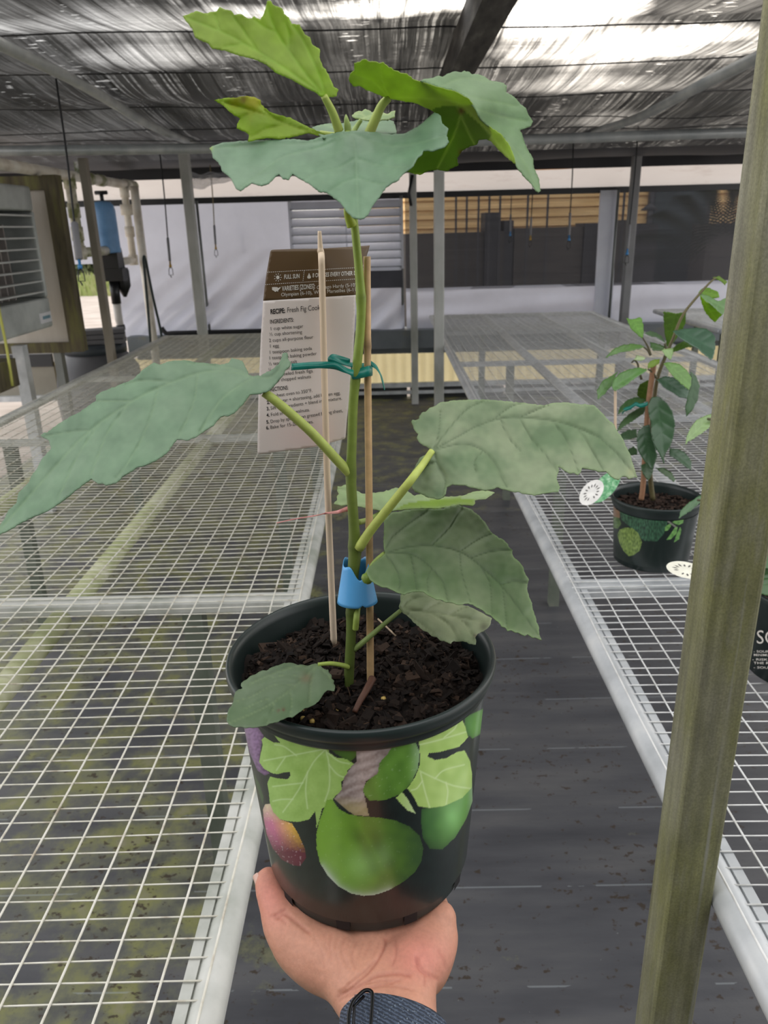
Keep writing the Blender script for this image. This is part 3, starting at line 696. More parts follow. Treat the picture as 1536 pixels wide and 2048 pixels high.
# fertilizer injector
ix = XP; 
root = empty('fertilizer_injector', (ix, IY, xp(214, 520)[2]), 'blue cylinder fertilizer injector with black body on the pipework', 'injector')
zb0, zb1 = float(xp(216, 506)[2]), float(xp(209, 402)[2]); R_ = 0.085
MB().lathe([(0.0, zb0), (R_ * .95, zb0), (R_ * 1.02, zb0 + .01), (R_, zb0 + .04), (R_ * .98, zb1 - .07), (R_ * .9, zb1 - .035), (R_ * .65, zb1 - .008), (0.0, zb1)], 28, (ix, IY, 0)).build('bell', mat('faded_blue', [(0.3, (0.12, 0.28, 0.52)), (0.6, (0.20, 0.40, 0.70)), (0.8, (0.30, 0.44, 0.6))], 0.45, 0, 7), root)
MB().tube([(ix, IY, zb1 - .01), (ix, IY, zb1 + .05)], .014, 10).tube([(ix - .045, IY, zb1 + .055), (ix + .045, IY, zb1 + .055)], .014, 8).build('knob', M_BLACKPL, root)
zk = float(xp(225, 562)[2])
MB().box((ix - .075, IY - .06, zk), (ix + .075, IY + .06, zb0)).box((ix - .1, IY - .07, zk + .0), (ix + .1, IY + .07, zk + .09)).build('body', M_BLACKPL, root)
zl = float(xp(224, 610)[2])
MB().tube([(ix, IY, zk), (ix, IY, zl)], .035, 14).build('lower_stem', M_BLACKPL, root)
q = onX(243, 540, XP + .05)
MB().tube([q + (0, 0, .16), q + (0, 0, .02), q, q - (0, 0, .12), q - (0, 0, .2)], [.02, .03, .055, .055, .012], 12).build('side_valve', M_BLACKPL, root)
zq = float(xp(226, 690)[2])
MB().tube([(ix, IY, zl), (ix, IY, zl - .12), (ix + .02, IY, zq)], [.03, .03, .016], 12).build('suction_tube', mat('clear_tube', (0.66, 0.63, 0.58), 0.4), root)
MB().tube([(ix + .005, IY, zl - .16), (ix + .007, IY, zl - .2)], .034, 12).build('clamp', M_BLACKPL, root)

# conduit, hose, barrel, extras
a_ = onX(268, 372, -1.98); 
o = MB().tube([(a_[0], a_[1], 0), (a_[0], a_[1], a_[2])], .033, 14).build('conduit', M_PVC, org=(a_[0], a_[1], 0)); tag(o, 'tall cream plastic conduit standing right of the blue injector', 'conduit')
hp = [onX(q, w, -1.9) for q, w in ((302, 700), (296, 620), (289, 540), (287, 517), (291, 520), (305, 590), (320, 655), (324, 680))]
o = MB().tube(spline(hp, 50), .011, 8).build('garden_hose', mat('green_black_hose', (0.02, 0.035, 0.03), 0.5), org=hp[0]); tag(o, 'dark hose looped in a narrow bend beside the conduit', 'hose')
hp = [np.array([onY(q, w, 6.96)[0], 6.96, zd + .02 + (.05 if q < 330 else 0)]) for q, w in ((325, 672), (332, 662), (345, 657), (400, 660), (470, 658), (540, 657))]
o = MB().tube(spline(hp, 40), .02, 8).build('ledge_pipe', M_BLACKPL, org=hp[0]); tag(o, 'black pipe lying along the foot of the white plastic wall', 'pipe')
bc = onZ(190, 690, 0.74)
root = empty('barrel', (bc[0], bc[1], 0), 'large dark grey barrel behind the left bench', 'barrel')
MB().lathe([(0, 0), (.26, 0), (.30, .06), (.32, .35), (.29, .58), (.22, .68), (.205, .70)], 36, (bc[0], bc[1], 0)).build('body', mat('dark_grey_plastic', (0.085, 0.087, 0.095), 0.45), root)
MB().lathe([(.205, .69), (.222, .69), (.222, .745), (.2, .75), (0, .75)], 36, (bc[0], bc[1], 0)).build('lid', mat('blue_black_lid', (0.035, 0.045, 0.055), 0.5), root)
qa, qb = onY(165, 683, bc[1] - .05), onY(206, 655, bc[1] + .1)
for k in range(3):
    dz = .755 + k * .035
    M = Matrix.Translation((bc[0] + .0, bc[1], dz)) @ Matrix.Rotation(math.radians(8 + 6 * k), 4, 'Z')
    tag(MB().box((-.20, -.10, 0), (.22, .06, .03), M=M).build('grey_slat', mat('grey_slat', (0.12, 0.12, 0.125), 0.7), org=(bc[0], bc[1], dz)), ['lowest grey board stacked on the barrel lid', 'middle grey board stacked on the barrel lid', 'top grey board stacked on the barrel lid'][k], 'board', 'boards on the barrel')
# skirting panels and bits at lower left
SY = 5.98
def sy(px, py): return onY(px, py, SY)
tag(MB().box((-3.6, SY, sy(80, 790)[2]), (sy(112, 760)[0], SY + .03, sy(80, 733)[2])).build('corrugated_skirting', mat('tan_grey_panel', (0.27, 0.25, 0.20), 0.6), org=(-3.6, SY, sy(80, 790)[2])), 'tan grey panel low on the left side below the timber frame', 'panel')
tag(MB().box((-3.6, SY - .01, sy(80, 733)[2]), (sy(105, 725)[0], SY + .03, sy(80, 708)[2])).build('skirt_rail', mat('dark_slat', (0.04, 0.04, 0.042), 0.6), org=(-3.6, SY, sy(80, 733)[2])), 'dark strip above the tan panel low at left', 'rail')
tag(MB().box((sy(104, 760)[0], SY + .05, sy(118, 790)[2]), (sy(131, 760)[0], SY + .06, sy(118, 725)[2])).build('lit_panel', M_RIB, org=(sy(104, 760)[0], SY, sy(118, 790)[2])), 'small pale yellow translucent panel left of the barrel', 'panel')
tag(MB().box((-3.6, SY - .05, sy(80, 800)[2]), (-2.6, SY, sy(80, 790)[2])).build('base_rail', M_GALV, org=(-3.6, SY, sy(80, 800)[2])), 'thin pale rail under the tan panel low at left', 'rail')
gl = onX(48, 745, -1.98)
tag(MB().box((gl[0] - .03, gl[1] - .03, 0), (gl[0] + .03, gl[1] + .03, float(onX(40, 690, -1.98)[2]))).build('unit_leg', M_GALV, org=(gl[0], gl[1], 0)), 'galvanised leg below the grey louvred unit', 'leg')
rp = [onX(q, w, -1.9) for q, w in ((-10, 580), (2, 640), (14, 700), (25, 772))]
tag(MB().tube(spline(rp, 20), .007, 7).build('rope', mat('yellow_rope', (0.55, 0.55, 0.12), 0.6), org=rp[0]), 'thin yellow rope hanging beside the grey louvred unit', 'rope')
ra = onX(2, 770, -1.98)
tag(MB().box((ra[0] - .05, ra[1] - .12, ra[2] - .02), (ra[0] + .05, ra[1] + .10, ra[2] + .12)).build('timber_block', M_WOOD, org=ra), 'weathered timber block at the left edge under the grey unit', 'timber')

# ================================================================== OUTSIDE
def leafcloud(mb, c, r, n, size, cols, rs):
    c = np.array(c)
    for _ in range(n):
        d = rs.randn(3); d /= np.linalg.norm(d); p = c + d * np.array(r) * (0.55 + 0.45 * rs.rand())
        a = rs.randn(3); a /= np.linalg.norm(a); b2 = np.cross(a, rs.randn(3)); b2 /= np.linalg.norm(b2) + 1e-9
        s = size * (0.6 + 0.8 * rs.rand()); cc = cols[rs.randint(len(cols))]
        mb.add([p - a * s, p - b2 * s * .45, p + a * s, p + b2 * s * .45], [(0, 1, 2, 3)], 0, cc, False)
M_FOL = mat_vc('foliage', 0.6, 0.3, transl=0.3)
rs = np.random.RandomState(4)
mb = MB(); q = onY(172, 500, 34.0)
leafcloud(mb, (q[0], 34, 1.0), (9, 1.5, 1.8), 5000, .35, [(0.16, 0.20, 0.09), (0.22, 0.25, 0.13), (0.12, 0.15, 0.08)], rs)
tag(mb.build('hedge', M_FOL, org=(q[0], 34, 0)), 'distant green hedge outside, seen past the left side post', 'hedge')
mb = MB()
for _ in range(7000):
    x = q[0] + 4 + rs.uniform(-8, 8); y = 24 + rs.uniform(-3, 5); h = rs.uniform(.1, .3)
    mb.add([(x - .08, y, -.04), (x + .08, y, -.04), (x + rs.uniform(-.1, .1), y + rs.uniform(-.1, .1), h)], [(0, 1, 2)], 0, [(0.26, 0.31, 0.10), (0.34, 0.36, 0.16)][rs.randint(2)], False)
tag(mb.build('grass', M_FOL, org=(q[0] + 4, 24, 0)), 'strip of light green grass outside at left', 'grass', kind='stuff')

# building with lap siding behind the screen; evening-sun warmth is put into its colour
BY = 11.0
def bo(px, py): return onY(px, py, BY)
M_SIDE = mat('sun_toned_lap_siding', [(0.3, (0.80, 0.50, 0.20)), (0.6, (0.95, 0.64, 0.30)), (0.8, (1.0, 0.72, 0.38))], 0.6, 0, 2.5, (0.5, 1, 3), 5)
root = empty('building', (2.5, BY, 0), 'building with sun-toned cream lap siding seen through the dark screen', 'building')
mb = MB(); z = -.03
while z < 2.25:
    mb.hexa([(-.6, BY - .03, z), (9, BY - .03, z), (9, BY + .05, z), (-.6, BY + .05, z), (-.6, BY, z + .115), (9, BY, z + .115), (9, BY + .05, z + .115), (-.6, BY + .05, z + .115)]); z += .115
mb.build('siding', M_SIDE, root)
q = bo(1300, 380)
MB().box((bo(1300, 450)[0], BY - .12, -.03), (bo(1402, 450)[0], BY - .03, 2.2)).build('door', mat('dark_door', (0.05, 0.065, 0.07), 0.5), root)
MB().box((bo(1290, 450)[0], BY - .1, -.03), (bo(1300, 450)[0], BY - .03, 2.2)).box((bo(1402, 450)[0], BY - .1, -.03), (bo(1412, 450)[0], BY - .03, 2.2)).build('door_frame', mat('door_frame', (0.1, 0.1, 0.11), 0.5), root)
# dark stacks and rack standing in front of it
M_DK = mat('dark_stack', (0.062, 0.062, 0.068), 0.7); M_DK2 = mat('dark_stack_brown', (0.078, 0.070, 0.064), 0.7)
SYY = 10.2
def so(px, py): return onY(px, py, SYY)
items = [(806, 966, 466, 'long low dark stack at the left behind the screen'), (966, 996, 425, 'tall narrow dark carton standing up behind the screen'), (996, 1004, 462, 'thin dark slat beside the tall narrow carton behind the screen'), (1004, 1024, 441, 'shorter dark carton right of the tall narrow one'),
         (1024, 1160, 455, 'wide dark stack behind the hanging sprinklers'), (1160, 1196, 446, 'dark stack just left of the tall white board'), (1222, 1260, 440, 'dark stack right of the tall white board'), (1260, 1306, 447, 'dark stack between the grey post and the dark door'), (1400, 1560, 446, 'dark stack at the far right behind the screen')]
for k, (pa, pb, pt, lab) in enumerate(items):
    xa, xb, zz = so(pa, 500)[0], so(pb, 500)[0], so((pa + pb) / 2, pt)[2]
    tag(MB().box((xa + .004, SYY - .1 - .03 * (k % 3), -.03), (xb - .004, SYY + .35, zz)).build('dark_carton', M_DK if k % 2 else M_DK2, org=((xa + xb) / 2, SYY, 0)), lab, 'stack', 'dark stacks outside the screen')
root = empty('rack_frame', so(900, 470), 'dark rack of thin uprights outside behind the screen', 'rack')
zt2 = so(900, 385)[2] + .1
for px in (909, 930, 953, 974, 995, 1049, 1088, 1236):
    x = so(px, 430)[0]; MB().box((x - .012, SYY - .22, .5), (x + .012, SYY - .2, zt2)).build('upright', M_DK, root)
MB().box((so(880, 400)[0], SYY - .22, zt2), (so(1250, 400)[0], SYY - .19, zt2 + .05)).build('top_bar', M_DK, root)
q = so(1286, 418); 
root = empty('lamp_outside', q, 'small dark cone lamp outside the screen near the grey post', 'lamp')
MB().lathe([(0, .06), (.02, .05), (.11, -.02), (.0, -.02)], 18, q + (0, -.25, 0)).build('shade', M_DK, root)
MB().tube([q + (0, -.25, .05), q + (0, -.25, .2), q + (0, .2, .24), q + (0, .755, .24)], .008, 6).build('hanger', M_DK, root)
# palm fronds outside far right
mb = MB()
for k in range(9):
    a0 = onY(1445, 500, 9.2); ang = math.radians(25 + k * 17); L_ = 1.0
    tip = a0 + np.array([math.cos(ang) * L_, -.1 + .05 * k, math.sin(ang) * L_])
    for t in np.linspace(.15, 1, 22):
        p = a0 + (tip - a0) * t - np.array([0, 0, .35 * t * t])
        for s in (-1, 1):
            d = np.array([math.cos(ang + s * 1.0), 0, math.sin(ang + s * 1.0) - .3]) * .26
            mb.add([p, p + d * .5 + (0, 0, .012), p + d, p + d * .5 - (0, 0, .012)], [(0, 1, 2, 3)], 0, (0.03, 0.035, 0.02), False)
tag(mb.build('palm', M_FOL, org=onY(1445, 500, 9.2)), 'dark palm fronds outside the screen at far right', 'palm')
# ================================================================== LEAF SURFACES
def tps(ctrl):
    c = np.array(ctrl, float); x = c[:, :2] / 100.0; n = len(c)
    def U(r2): return 0.5 * r2 * np.log(r2 + 1e-12)
    K = U(((x[:, None] - x[None]) ** 2).sum(-1)) + np.eye(n) * 0.02
    Pm = np.hstack([np.ones((n, 1)), x]); A = np.block([[K, Pm], [Pm.T, np.zeros((3, 3))]])
    s = np.linalg.solve(A, np.concatenate([c[:, 2], np.zeros(3)]))
    def ev(p):
        q = np.asarray(p, float)[:, :2] / 100.0
        return U(((q[:, None] - x[None]) ** 2).sum(-1)) @ s[:n] + s[n] + q @ s[n + 1:]
    return ev
def inside(poly, p):
    poly = np.asarray(poly, float); p = np.asarray(p, float); r = np.zeros(len(p), bool)
    x, y = p[:, 0], p[:, 1]; j = len(poly) - 1
    for i in range(len(poly)):
        xi, yi = poly[i]; xj, yj = poly[j]
        c = ((yi > y) != (yj > y)) & (x < (xj - xi) * (y - yi) / (yj - yi + 1e-12) + xi)
        r ^= c; j = i
    return r
def segdist(poly, p, closed=False):
    poly = np.asarray(poly, float); p = np.asarray(p, float); d = np.full(len(p), 1e9)
    q = np.vstack([poly, poly[:1]]) if closed else poly
    for a, b in zip(q[:-1], q[1:]):
        ab = b - a; t = np.clip(((p - a) @ ab) / (ab @ ab + 1e-12), 0, 1)
        d = np.minimum(d, np.linalg.norm(p - (a + t[:, None] * ab), axis=1))
    return d
def resample(poly, step, closed=True, jag=0.0, rs=None):
    poly = np.asarray(poly, float); q = np.vstack([poly, poly[:1]]) if closed else poly
    out = []
    for a, b in zip(q[:-1], q[1:]):
        n = max(1, int(round(np.linalg.norm(b - a) / step))); nn = np.array([-(b - a)[1], (b - a)[0]]); nn = nn / (np.linalg.norm(nn) + 1e-9)
        for k in range(n):
            p = a + (b - a) * k / n
            if jag and k: p = p + nn * rs.randn() * jag
            out.append(p)
    if not closed: out.append(q[-1])
    return np.array(out)
def mesh2d(outline, step, rs, jag=0.5):
    o = resample(outline, step, True, jag, rs)
    lo, hi = o.min(0), o.max(0); g = []
    ys = np.arange(lo[1], hi[1], step * 0.87)
    for k, y in enumerate(ys):
        xs = np.arange(lo[0] + (k % 2) * step / 2, hi[0], step); g.append(np.stack([xs, np.full_like(xs, y)], 1))
    g = np.vstack(g); g = g[inside(o, g)]; g = g[segdist(o, g, True) > step * 0.55]
    pts = np.vstack([o, g]); n = len(o)
    r = delaunay_2d_cdt([Vector(p) for p in pts], [(i, (i + 1) % n) for i in range(n)], [], 1, 1e-5)
    return np.array([tuple(v) for v in r[0]]), [tuple(f) for f in r[2]]
def catm(pts, n=16): return spline(np.array(pts, float), n)

M_LEAF = mat_vc('fig_leaf', 0.5, 0.45, nscale=70, namt=0.10, bmp=0.25, bdist=0.0006, transl=0.22, tcol=(1.3, 1.5, 0.55), bscale=260)
M_LEAFLIT = mat_vc('backlit_fig_leaf', 0.55, 0.35, nscale=70, namt=0.10, bmp=0.2, bdist=0.0005, transl=0.5, tcol=(1.2, 1.25, 0.6), bscale=260)  # leaf copy with raised translucency, carrying the glow of light from behind

def leaf(parent, name, outline, ctrl, Y0, veins, base, vein_c, step=3.6, under=None, under_c=None, material=None, seed=0, rim=None, spots=(), edge_c=None, quilt=1.0, vw=2.2, pale=None, label=None, mmper=1.0, th=0.00045):
    """one leaf blade: traced margin, its own curved depth, sunken veins and puckered cells"""
    rs = np.random.RandomState(seed + 20)
    p2, faces = mesh2d(outline, step, rs)
    ev = tps([(a, b, c) for a, b, c in ctrl]); dy = ev(p2) / 1000.0 * mmper
    vs = [catm(v, 14) if len(v) > 2 else np.array(v, float) for v in veins]
    dv = np.full(len(p2), 1e9); dsoft = np.full(len(p2), 1e9); dmain = np.full(len(p2), 1e9)
    for k, v in enumerate(vs):
        d = segdist(v, p2); dv = np.minimum(dv, d * (1 if k < 4 else 1.5)); dsoft = np.minimum(dsoft, d)
        if k == 0: dmain = d
    nz = np.array([mnoise.noise((x / 42., y / 42., seed)) for x, y in p2]); nz2 = np.array([mnoise.noise((x / 13., y / 13., seed + 5)) for x, y in p2])
    dy = dy + quilt * (0.0010 * np.exp(-(dv / 3.0) ** 2) - 0.0034 * (1 - np.exp(-dsoft / 22.0)) * (1 + 0.5 * nz) + 0.0015 * nz + 0.0006 * nz2)
    de = segdist(resample(outline, 8), p2, True)
    dy = dy + quilt * 0.0012 * nz * np.exp(-de / 14.0) * 2
    Y = Y0 + dy
    if rim is not None:
        lim = onZ(p2[:, 0], p2[:, 1], rim)[:, 1]; Y = np.minimum(Y, lim)
    v3 = on_axis(p2[:, 0], p2[:, 1], Y, 1)
    base = np.array(base); c = np.tile(base, (len(p2), 1)) * (1 + 0.16 * nz[:, None] + 0.07 * nz2[:, None])
    if pale is not None:
        nb = np.array([mnoise.noise((x / 110., y / 70., seed + 3)) for x, y in p2]); k = np.clip(0.5 + 1.0 * nb + .5 * nz + 0.25 * nz2, 0, 1)[:, None] * 0.8; c = c * (1 - k) + np.array(pale) * k
    if under is not None:
        mk = inside(under, p2); c[mk] = np.array(under_c) * (1 + 0.14 * nz[mk][:, None])
    kv = np.exp(-(dv / vw) ** 2)[:, None] * 0.6; c = c * (1 - kv) + np.array(vein_c) * kv
    if edge_c is not None:
        ke = np.exp(-de / 3.0)[:, None] * 0.6; c = c * (1 - ke) + np.array(edge_c) * ke
    for (sx, sy_, sr, sc_) in spots:
        ks = np.exp(-(((p2[:, 0] - sx) ** 2 + (p2[:, 1] - sy_) ** 2) / sr ** 2) * (1 + 0.6 * nz2))[:, None]; c = c * (1 - ks) + np.array(sc_) * ks
    mb = MB().add(v3, faces, 0, np.clip(c, 0.005, 1))
    o = mb.build(name, material or M_LEAF, parent)
    s = o.modifiers.new('thickness', 'SOLIDIFY'); s.thickness = th; s.offset = 0
    if label: o['label'] = label
    return o
def S(pts, ox, oy, k): return [(ox + a / k, oy + b / k) for a, b in pts]

# ================================================================== THE POTTED FIG
RIMC = P(722, 1300, 0.51); ZR = RIMC[2]; AX, AY = RIMC[0], RIMC[1]
RR = 0.51 * 268 / F
PH = 0.171
fig = empty('potted_fig', (AX, AY, ZR - PH), 'young fig plant in a dark green printed nursery pot held in a hand', 'potted plant')
M_POT = mat('dark_green_plastic', [(0.3, (0.010, 0.018, 0.017)), (0.6, (0.016, 0.026, 0.024)), (0.8, (0.024, 0.034, 0.032))], 0.36, 0, 16, (1, 1, 0.3), bmp=0.04)
RT_ = RR * 0.925; RB = RR * 0.80
def rad(t): return RB + (RT_ - RB) * t          # outer wall radius, t = 0 bottom .. 1 rim
# wall and rolled rim
prof = [(0, .0035), (RB - .006, .0035), (RB - .003, 0.0), (RB - .001, 0.003)]
prof += [(rad(k / 20) - (.0012 if k == 0 else 0), .004 + (PH - .020) * k / 20) for k in range(0, 21)]
prof += [(RR * .955, PH - .0155), (RR * .962, PH - .014), (RR * .962, PH - .0100), (RR * .985, PH - .0090), (RR * .996, PH - .0065), (RR, PH - .0038), (RR * .996, PH - .0012), (RR * .98, PH), (RR * .962, PH - .001), (RR * .945, PH - .003)]
for k in range(8): prof += [(RR * .938 - k * .0007, PH - .005 - k * .0034), (RR * .932 - k * .0007, PH - .0065 - k * .0034)]
prof += [(RR * .90, PH - .04), (RR * .77, .010), (0, .008)]
pot = MB().lathe(prof, 160, (AX, AY, ZR - PH)).build('pot', M_POT, fig)
# drain slots round the foot
M_SLOT = mat('slot_black', (0.004, 0.004, 0.005), 0.7)
for k in range(10):
    a = 2 * math.pi * k / 10 + 0.1; r0 = RB + .0006; w = .13; v = []
    for z in (.004, .019):
        for j in range(6):
            aa = a + w * (j / 5 - .5); rr_ = r0 + (z - .004) * (RT_ - RB) / (PH - .020); v.append((AX + rr_ * math.cos(aa), AY + rr_ * math.sin(aa), ZR - PH + z))
    MB().add(v, [(j, j + 1, 7 + j, 6 + j) for j in range(5)]).build('drain_slot', M_SLOT, pot)

# ---- printed wrap: fruit-and-leaf picture printed on the pot wall (pot-print colours, not light)
KX, KY, KS = 440, 1420, 2.743
def K(pts): return S(pts, KX, KY, KS)
def lerp(a, b, t): return np.array(a) * (1 - t[:, None]) + np.array(b) * t[:, None]
def paint(p):
    c = np.tile(np.array((0.0065, 0.016, 0.0135)), (len(p), 1))
    q = (p - np.array([KX, KY])) * KS; x, y = q[:, 0], q[:, 1]
    n1 = np.array([mnoise.noise((a / 60, b_ / 60, 3)) for a, b_ in q]); n2 = np.array([mnoise.noise((a / 14, b_ / 14, 9)) for a, b_ in q]); n3 = np.array([mnoise.noise((a / 5, b_ / 40, 2)) for a, b_ in q])
    c *= (1 + 0.35 * n1 + 0.35 * n3)[:, None]
    def put(poly, col, dark_edge=0.0):
        m = inside(poly, q)
        if m.any():
            cc = col[m] if np.ndim(col) == 2 else np.tile(np.array(col), (m.sum(), 1))
            if dark_edge:
                e = segdist(poly, q[m], True); cc = cc * (1 - dark_edge * np.exp(-e / 14.0))[:, None]
            c[m] = cc
        return m
    def veinset(m_poly, vs, col, w):
        m = inside(m_poly, q)
        for v in vs:
            d = segdist(catm(v, 10) if len(v) > 2 else v, q[m]); k = np.exp(-(d / w) ** 2)[:, None] * .75
            c[m] = c[m] * (1 - k) + np.array(col) * k
    T = lambda e0, e1, u: np.clip((u - e0) / (e1 - e0), 0, 1)
    # fig behind the right leaf
    put([(1105, 545), (1230, 500), (1330, 440), (1383, 400), (1386, 500), (1350, 600), (1290, 700), (1220, 765), (1150, 762), (1112, 700), (1104, 620)],
        lerp((0.035, 0.13, 0.025), (0.13, 0.36, 0.06), T(1110, 1290, x + 30 * n1)) * (1 - 0.5 * T(640, 770, y))[:, None] + np.exp(-(((x - 1270) / 40) ** 2 + ((y - 585) / 60) ** 2))[:, None] * np.array((0.10, 0.20, 0.08)) + (T(1335, 1386, x) ** 3)[:, None] * 0.3, .3)
    put([(1342, 40), (1450, -10), (1460, 90), (1440, 125), (1385, 157), (1345, 125)], lerp((0.05, 0.2, 0.02), (0.16, 0.42, 0.07), T(1340, 1450, x + 25 * n1)), .3)
    # purple fig at far left
    put([(120, 90), (205, 92), (240, 140), (225, 200), (218, 270), (240, 310), (274, 348), (245, 360), (205, 332), (165, 240)],
        lerp((0.09, 0.03, 0.11), (0.30, 0.17, 0.36), np.clip(.4 + n2 * .7 + T(235, 185, x) * .5, 0, 1)), .35)
    put([(180, 340), (215, 400), (240, 480), (235, 520), (205, 430)], (0.05, 0.12, 0.04), .4)
    # upper green fig
    upf = [(850, 200), (960, 170), (1060, 150), (1096, 230), (1086, 320), (1050, 400), (990, 462), (900, 496), (820, 497), (790, 462), (785, 420), (860, 330), (880, 280)]
    put(upf, lerp((0.075, 0.20, 0.02), (0.16, 0.36, 0.05), np.clip(.45 + .5 * n1, 0, 1)) + (T(1020, 1096, x) ** 2)[:, None] * np.array((.25, .32, .25)) + np.where(n2 > .52, .08, 0)[:, None], .2)
    put([(585, 200), (760, 200), (750, 250), (715, 285), (650, 250)], (0.07, 0.17, 0.02), .4)
    # left leaf
    la = [(235, 190), (228, 165), (245, 148), (290, 178), (330, 180), (285, 122), (345, 138), (420, 160), (520, 180), (590, 190), (600, 235), (640, 262), (690, 268), (737, 296), (700, 330), (692, 370), (664, 395), (667, 440), (625, 480), (600, 520), (560, 540), (543, 610), (530, 645), (525, 600), (522, 556), (490, 600), (430, 614), (370, 610), (288, 588), (275, 530), (270, 470), (260, 400), (275, 365), (310, 374), (370, 380), (388, 360), (385, 338), (350, 343), (320, 352), (290, 349), (240, 322), (215, 285), (225, 232)]
    put(la, lerp((0.27, 0.47, 0.09), (0.38, 0.60, 0.16), np.clip(.5 + .6 * n1 + .2 * n2, 0, 1)))
    veinset(la, [[(580, 215), (510, 290), (430, 440), (345, 560)], [(580, 215), (598, 300), (600, 420), (575, 500)], [(570, 215), (440, 240), (240, 278)], [(480, 340), (470, 440), (480, 540)], [(455, 400), (370, 410), (290, 420)], [(400, 490), (340, 490), (290, 500)], [(598, 300), (640, 350), (680, 370)], [(420, 250), (350, 200), (300, 190)], [(360, 256), (330, 300), (310, 330)], [(585, 230), (650, 280), (710, 295)]], (0.55, 0.73, 0.36), 4.0)
    # right leaf
    lb = [(1090, 160), (1200, 118), (1325, 45), (1345, 90), (1362, 150), (1312, 202), (1200, 232), (1146, 236), (1138, 255), (1180, 274), (1240, 264), (1300, 231), (1342, 222), (1372, 280), (1383, 350), (1382, 425), (1330, 482), (1230, 527), (1150, 538), (1088, 528), (1060, 472), (1028, 430), (1070, 370), (1096, 300), (1096, 230)]
    put(lb, lerp((0.36, 0.58, 0.12), (0.52, 0.74, 0.22), np.clip(.5 + .6 * n1, 0, 1)))
    veinset(lb, [[(1096, 335), (1180, 375), (1280, 415), (1385, 432)], [(1100, 345), (1120, 430), (1150, 535)], [(1098, 190), (1200, 165), (1350, 120)], [(1180, 375), (1230, 330), (1340, 300)], [(1240, 398), (1250, 450), (1240, 520)], [(1230, 150), (1280, 110), (1300, 80)], [(1110, 390), (1080, 430), (1050, 440)]], (0.68, 0.85, 0.44), 4.0)
    put([(965, 482), (1000, 450), (1032, 492), (1072, 567), (1030, 552), (990, 512)], lerp((0.4, 0.62, 0.15), (0.55, 0.72, 0.35), T(970, 1070, x)))
    # stalk
    br = [(745, 195), (960, 180), (920, 240), (875, 290), (865, 350), (800, 390), (785, 440), (800, 500), (818, 582), (740, 578), (690, 545), (625, 488), (665, 440), (682, 370), (720, 310), (752, 280)]
    gb = 0.5 + 0.5 * np.sin((y + .35 * x) / 9.0 + 3 * n1)
    col = lerp((0.24, 0.19, 0.17), (0.50, 0.44, 0.42), np.clip(.55 * gb + .35 * T(690, 780, x) - .25 * T(800, 880, x) + .3 * n2, 0, 1))
    kk = T(470, 540, y)[:, None]; col = col * (1 - kk * .7) + np.array((0.42, 0.36, 0.14)) * kk * .7
    put(br, col, .25)
    # pink and yellow fig
    pf = [(235, 545), (248, 516), (275, 514), (292, 560), (330, 600), (395, 622), (430, 680), (465, 760), (472, 812), (440, 857), (400, 852), (340, 822), (290, 762), (256, 682), (240, 602)]
    u = T(240, 420, x - .33 * (y - 520)); vv = T(520, 850, y + 25 * n2)
    col = lerp((0.58, 0.16, 0.30), (0.80, 0.50, 0.05), T(.05, .7, u)); k = T(.38, .78, vv)[:, None]; col = col * (1 - k) + np.array((0.12, 0.010, 0.03)) * k
    k = T(.3, 0, vv)[:, None]; col = col * (1 - k) + np.array((0.80, 0.66, 0.45)) * k; col = col + np.where(n2 > .45, .18, 0)[:, None] + (T(.85, 1, u) ** 2)[:, None] * np.array((.2, .2, .22))
    put(pf, col, .25)
    # the big fig in front
    mf = [(588, 492), (617, 492), (650, 540), (700, 570), (760, 582), (870, 590), (960, 605), (1040, 640), (1095, 690), (1116, 760), (1105, 830), (1070, 890), (1010, 940), (930, 987), (860, 1012), (790, 1020), (720, 1007), (650, 967), (590, 907), (550, 842), (530, 762), (528, 682), (545, 610), (570, 540)]
    u = T(540, 1110, x)
    col = lerp((0.20, 0.42, 0.035), (0.036, 0.10, 0.02), T(.1, .95, u + .12 * n1))
    rid = np.exp(-((np.abs((x - 760) - .30 * (y - 620) + 60 * np.sin(y / 200)) - 40) / 45) ** 2) * T(560, 700, y) * T(960, 800, y)
    col = col * (1 - .30 * rid[:, None])
    hl = np.exp(-(((x - 775) / 85) ** 2 + ((y - 850) / 85) ** 2)) + .6 * np.exp(-(((x - 900) / 45) ** 2 + ((y - 800) / 65) ** 2))
    col = col + hl[:, None] * np.array((0.13, 0.22, 0.10)) + np.where((n2 > .55), .035, 0)[:, None]
    k = np.exp(-segdist([(560, 860), (650, 972), (720, 1010), (790, 1022), (860, 1014), (930, 990)], q) / 16.0)[:, None]; col = col * (1 - k) + np.array((0.52, 0.62, 0.50)) * k
    put(mf, col, .12)
    return np.clip(c * np.where(c.max(1) > .05, 1.22, 1.0)[:, None], 0.003, 1)
NA, NZ = 460, 230
th = np.linspace(math.radians(176), math.radians(364), NA + 1); v = []
z_lo, z_hi = .012, PH - .0160
for j in range(NZ + 1):
    z = z_lo + (z_hi - z_lo) * j / NZ; r = rad((z - .004) / (PH - .020)) + .0006
    for a in th: v.append((AX + r * math.cos(a), AY + r * math.sin(a), ZR - PH + z))
v = np.array(v); dcam = v - CAM; dep = dcam @ fwd
ppx = np.stack([CX + F * (dcam @ RT) / dep, CY - F * (dcam @ UP) / dep], 1)
mb = MB().add(v, [(j * (NA + 1) + i, j * (NA + 1) + i + 1, (j + 1) * (NA + 1) + i + 1, (j + 1) * (NA + 1) + i) for j in range(NZ) for i in range(NA)], 0, paint(ppx))
M_PRINT = mat_vc('glossy_print', 0.3, 0.5, coat=0.35)
mb.build('printed_wrap', M_PRINT, pot)

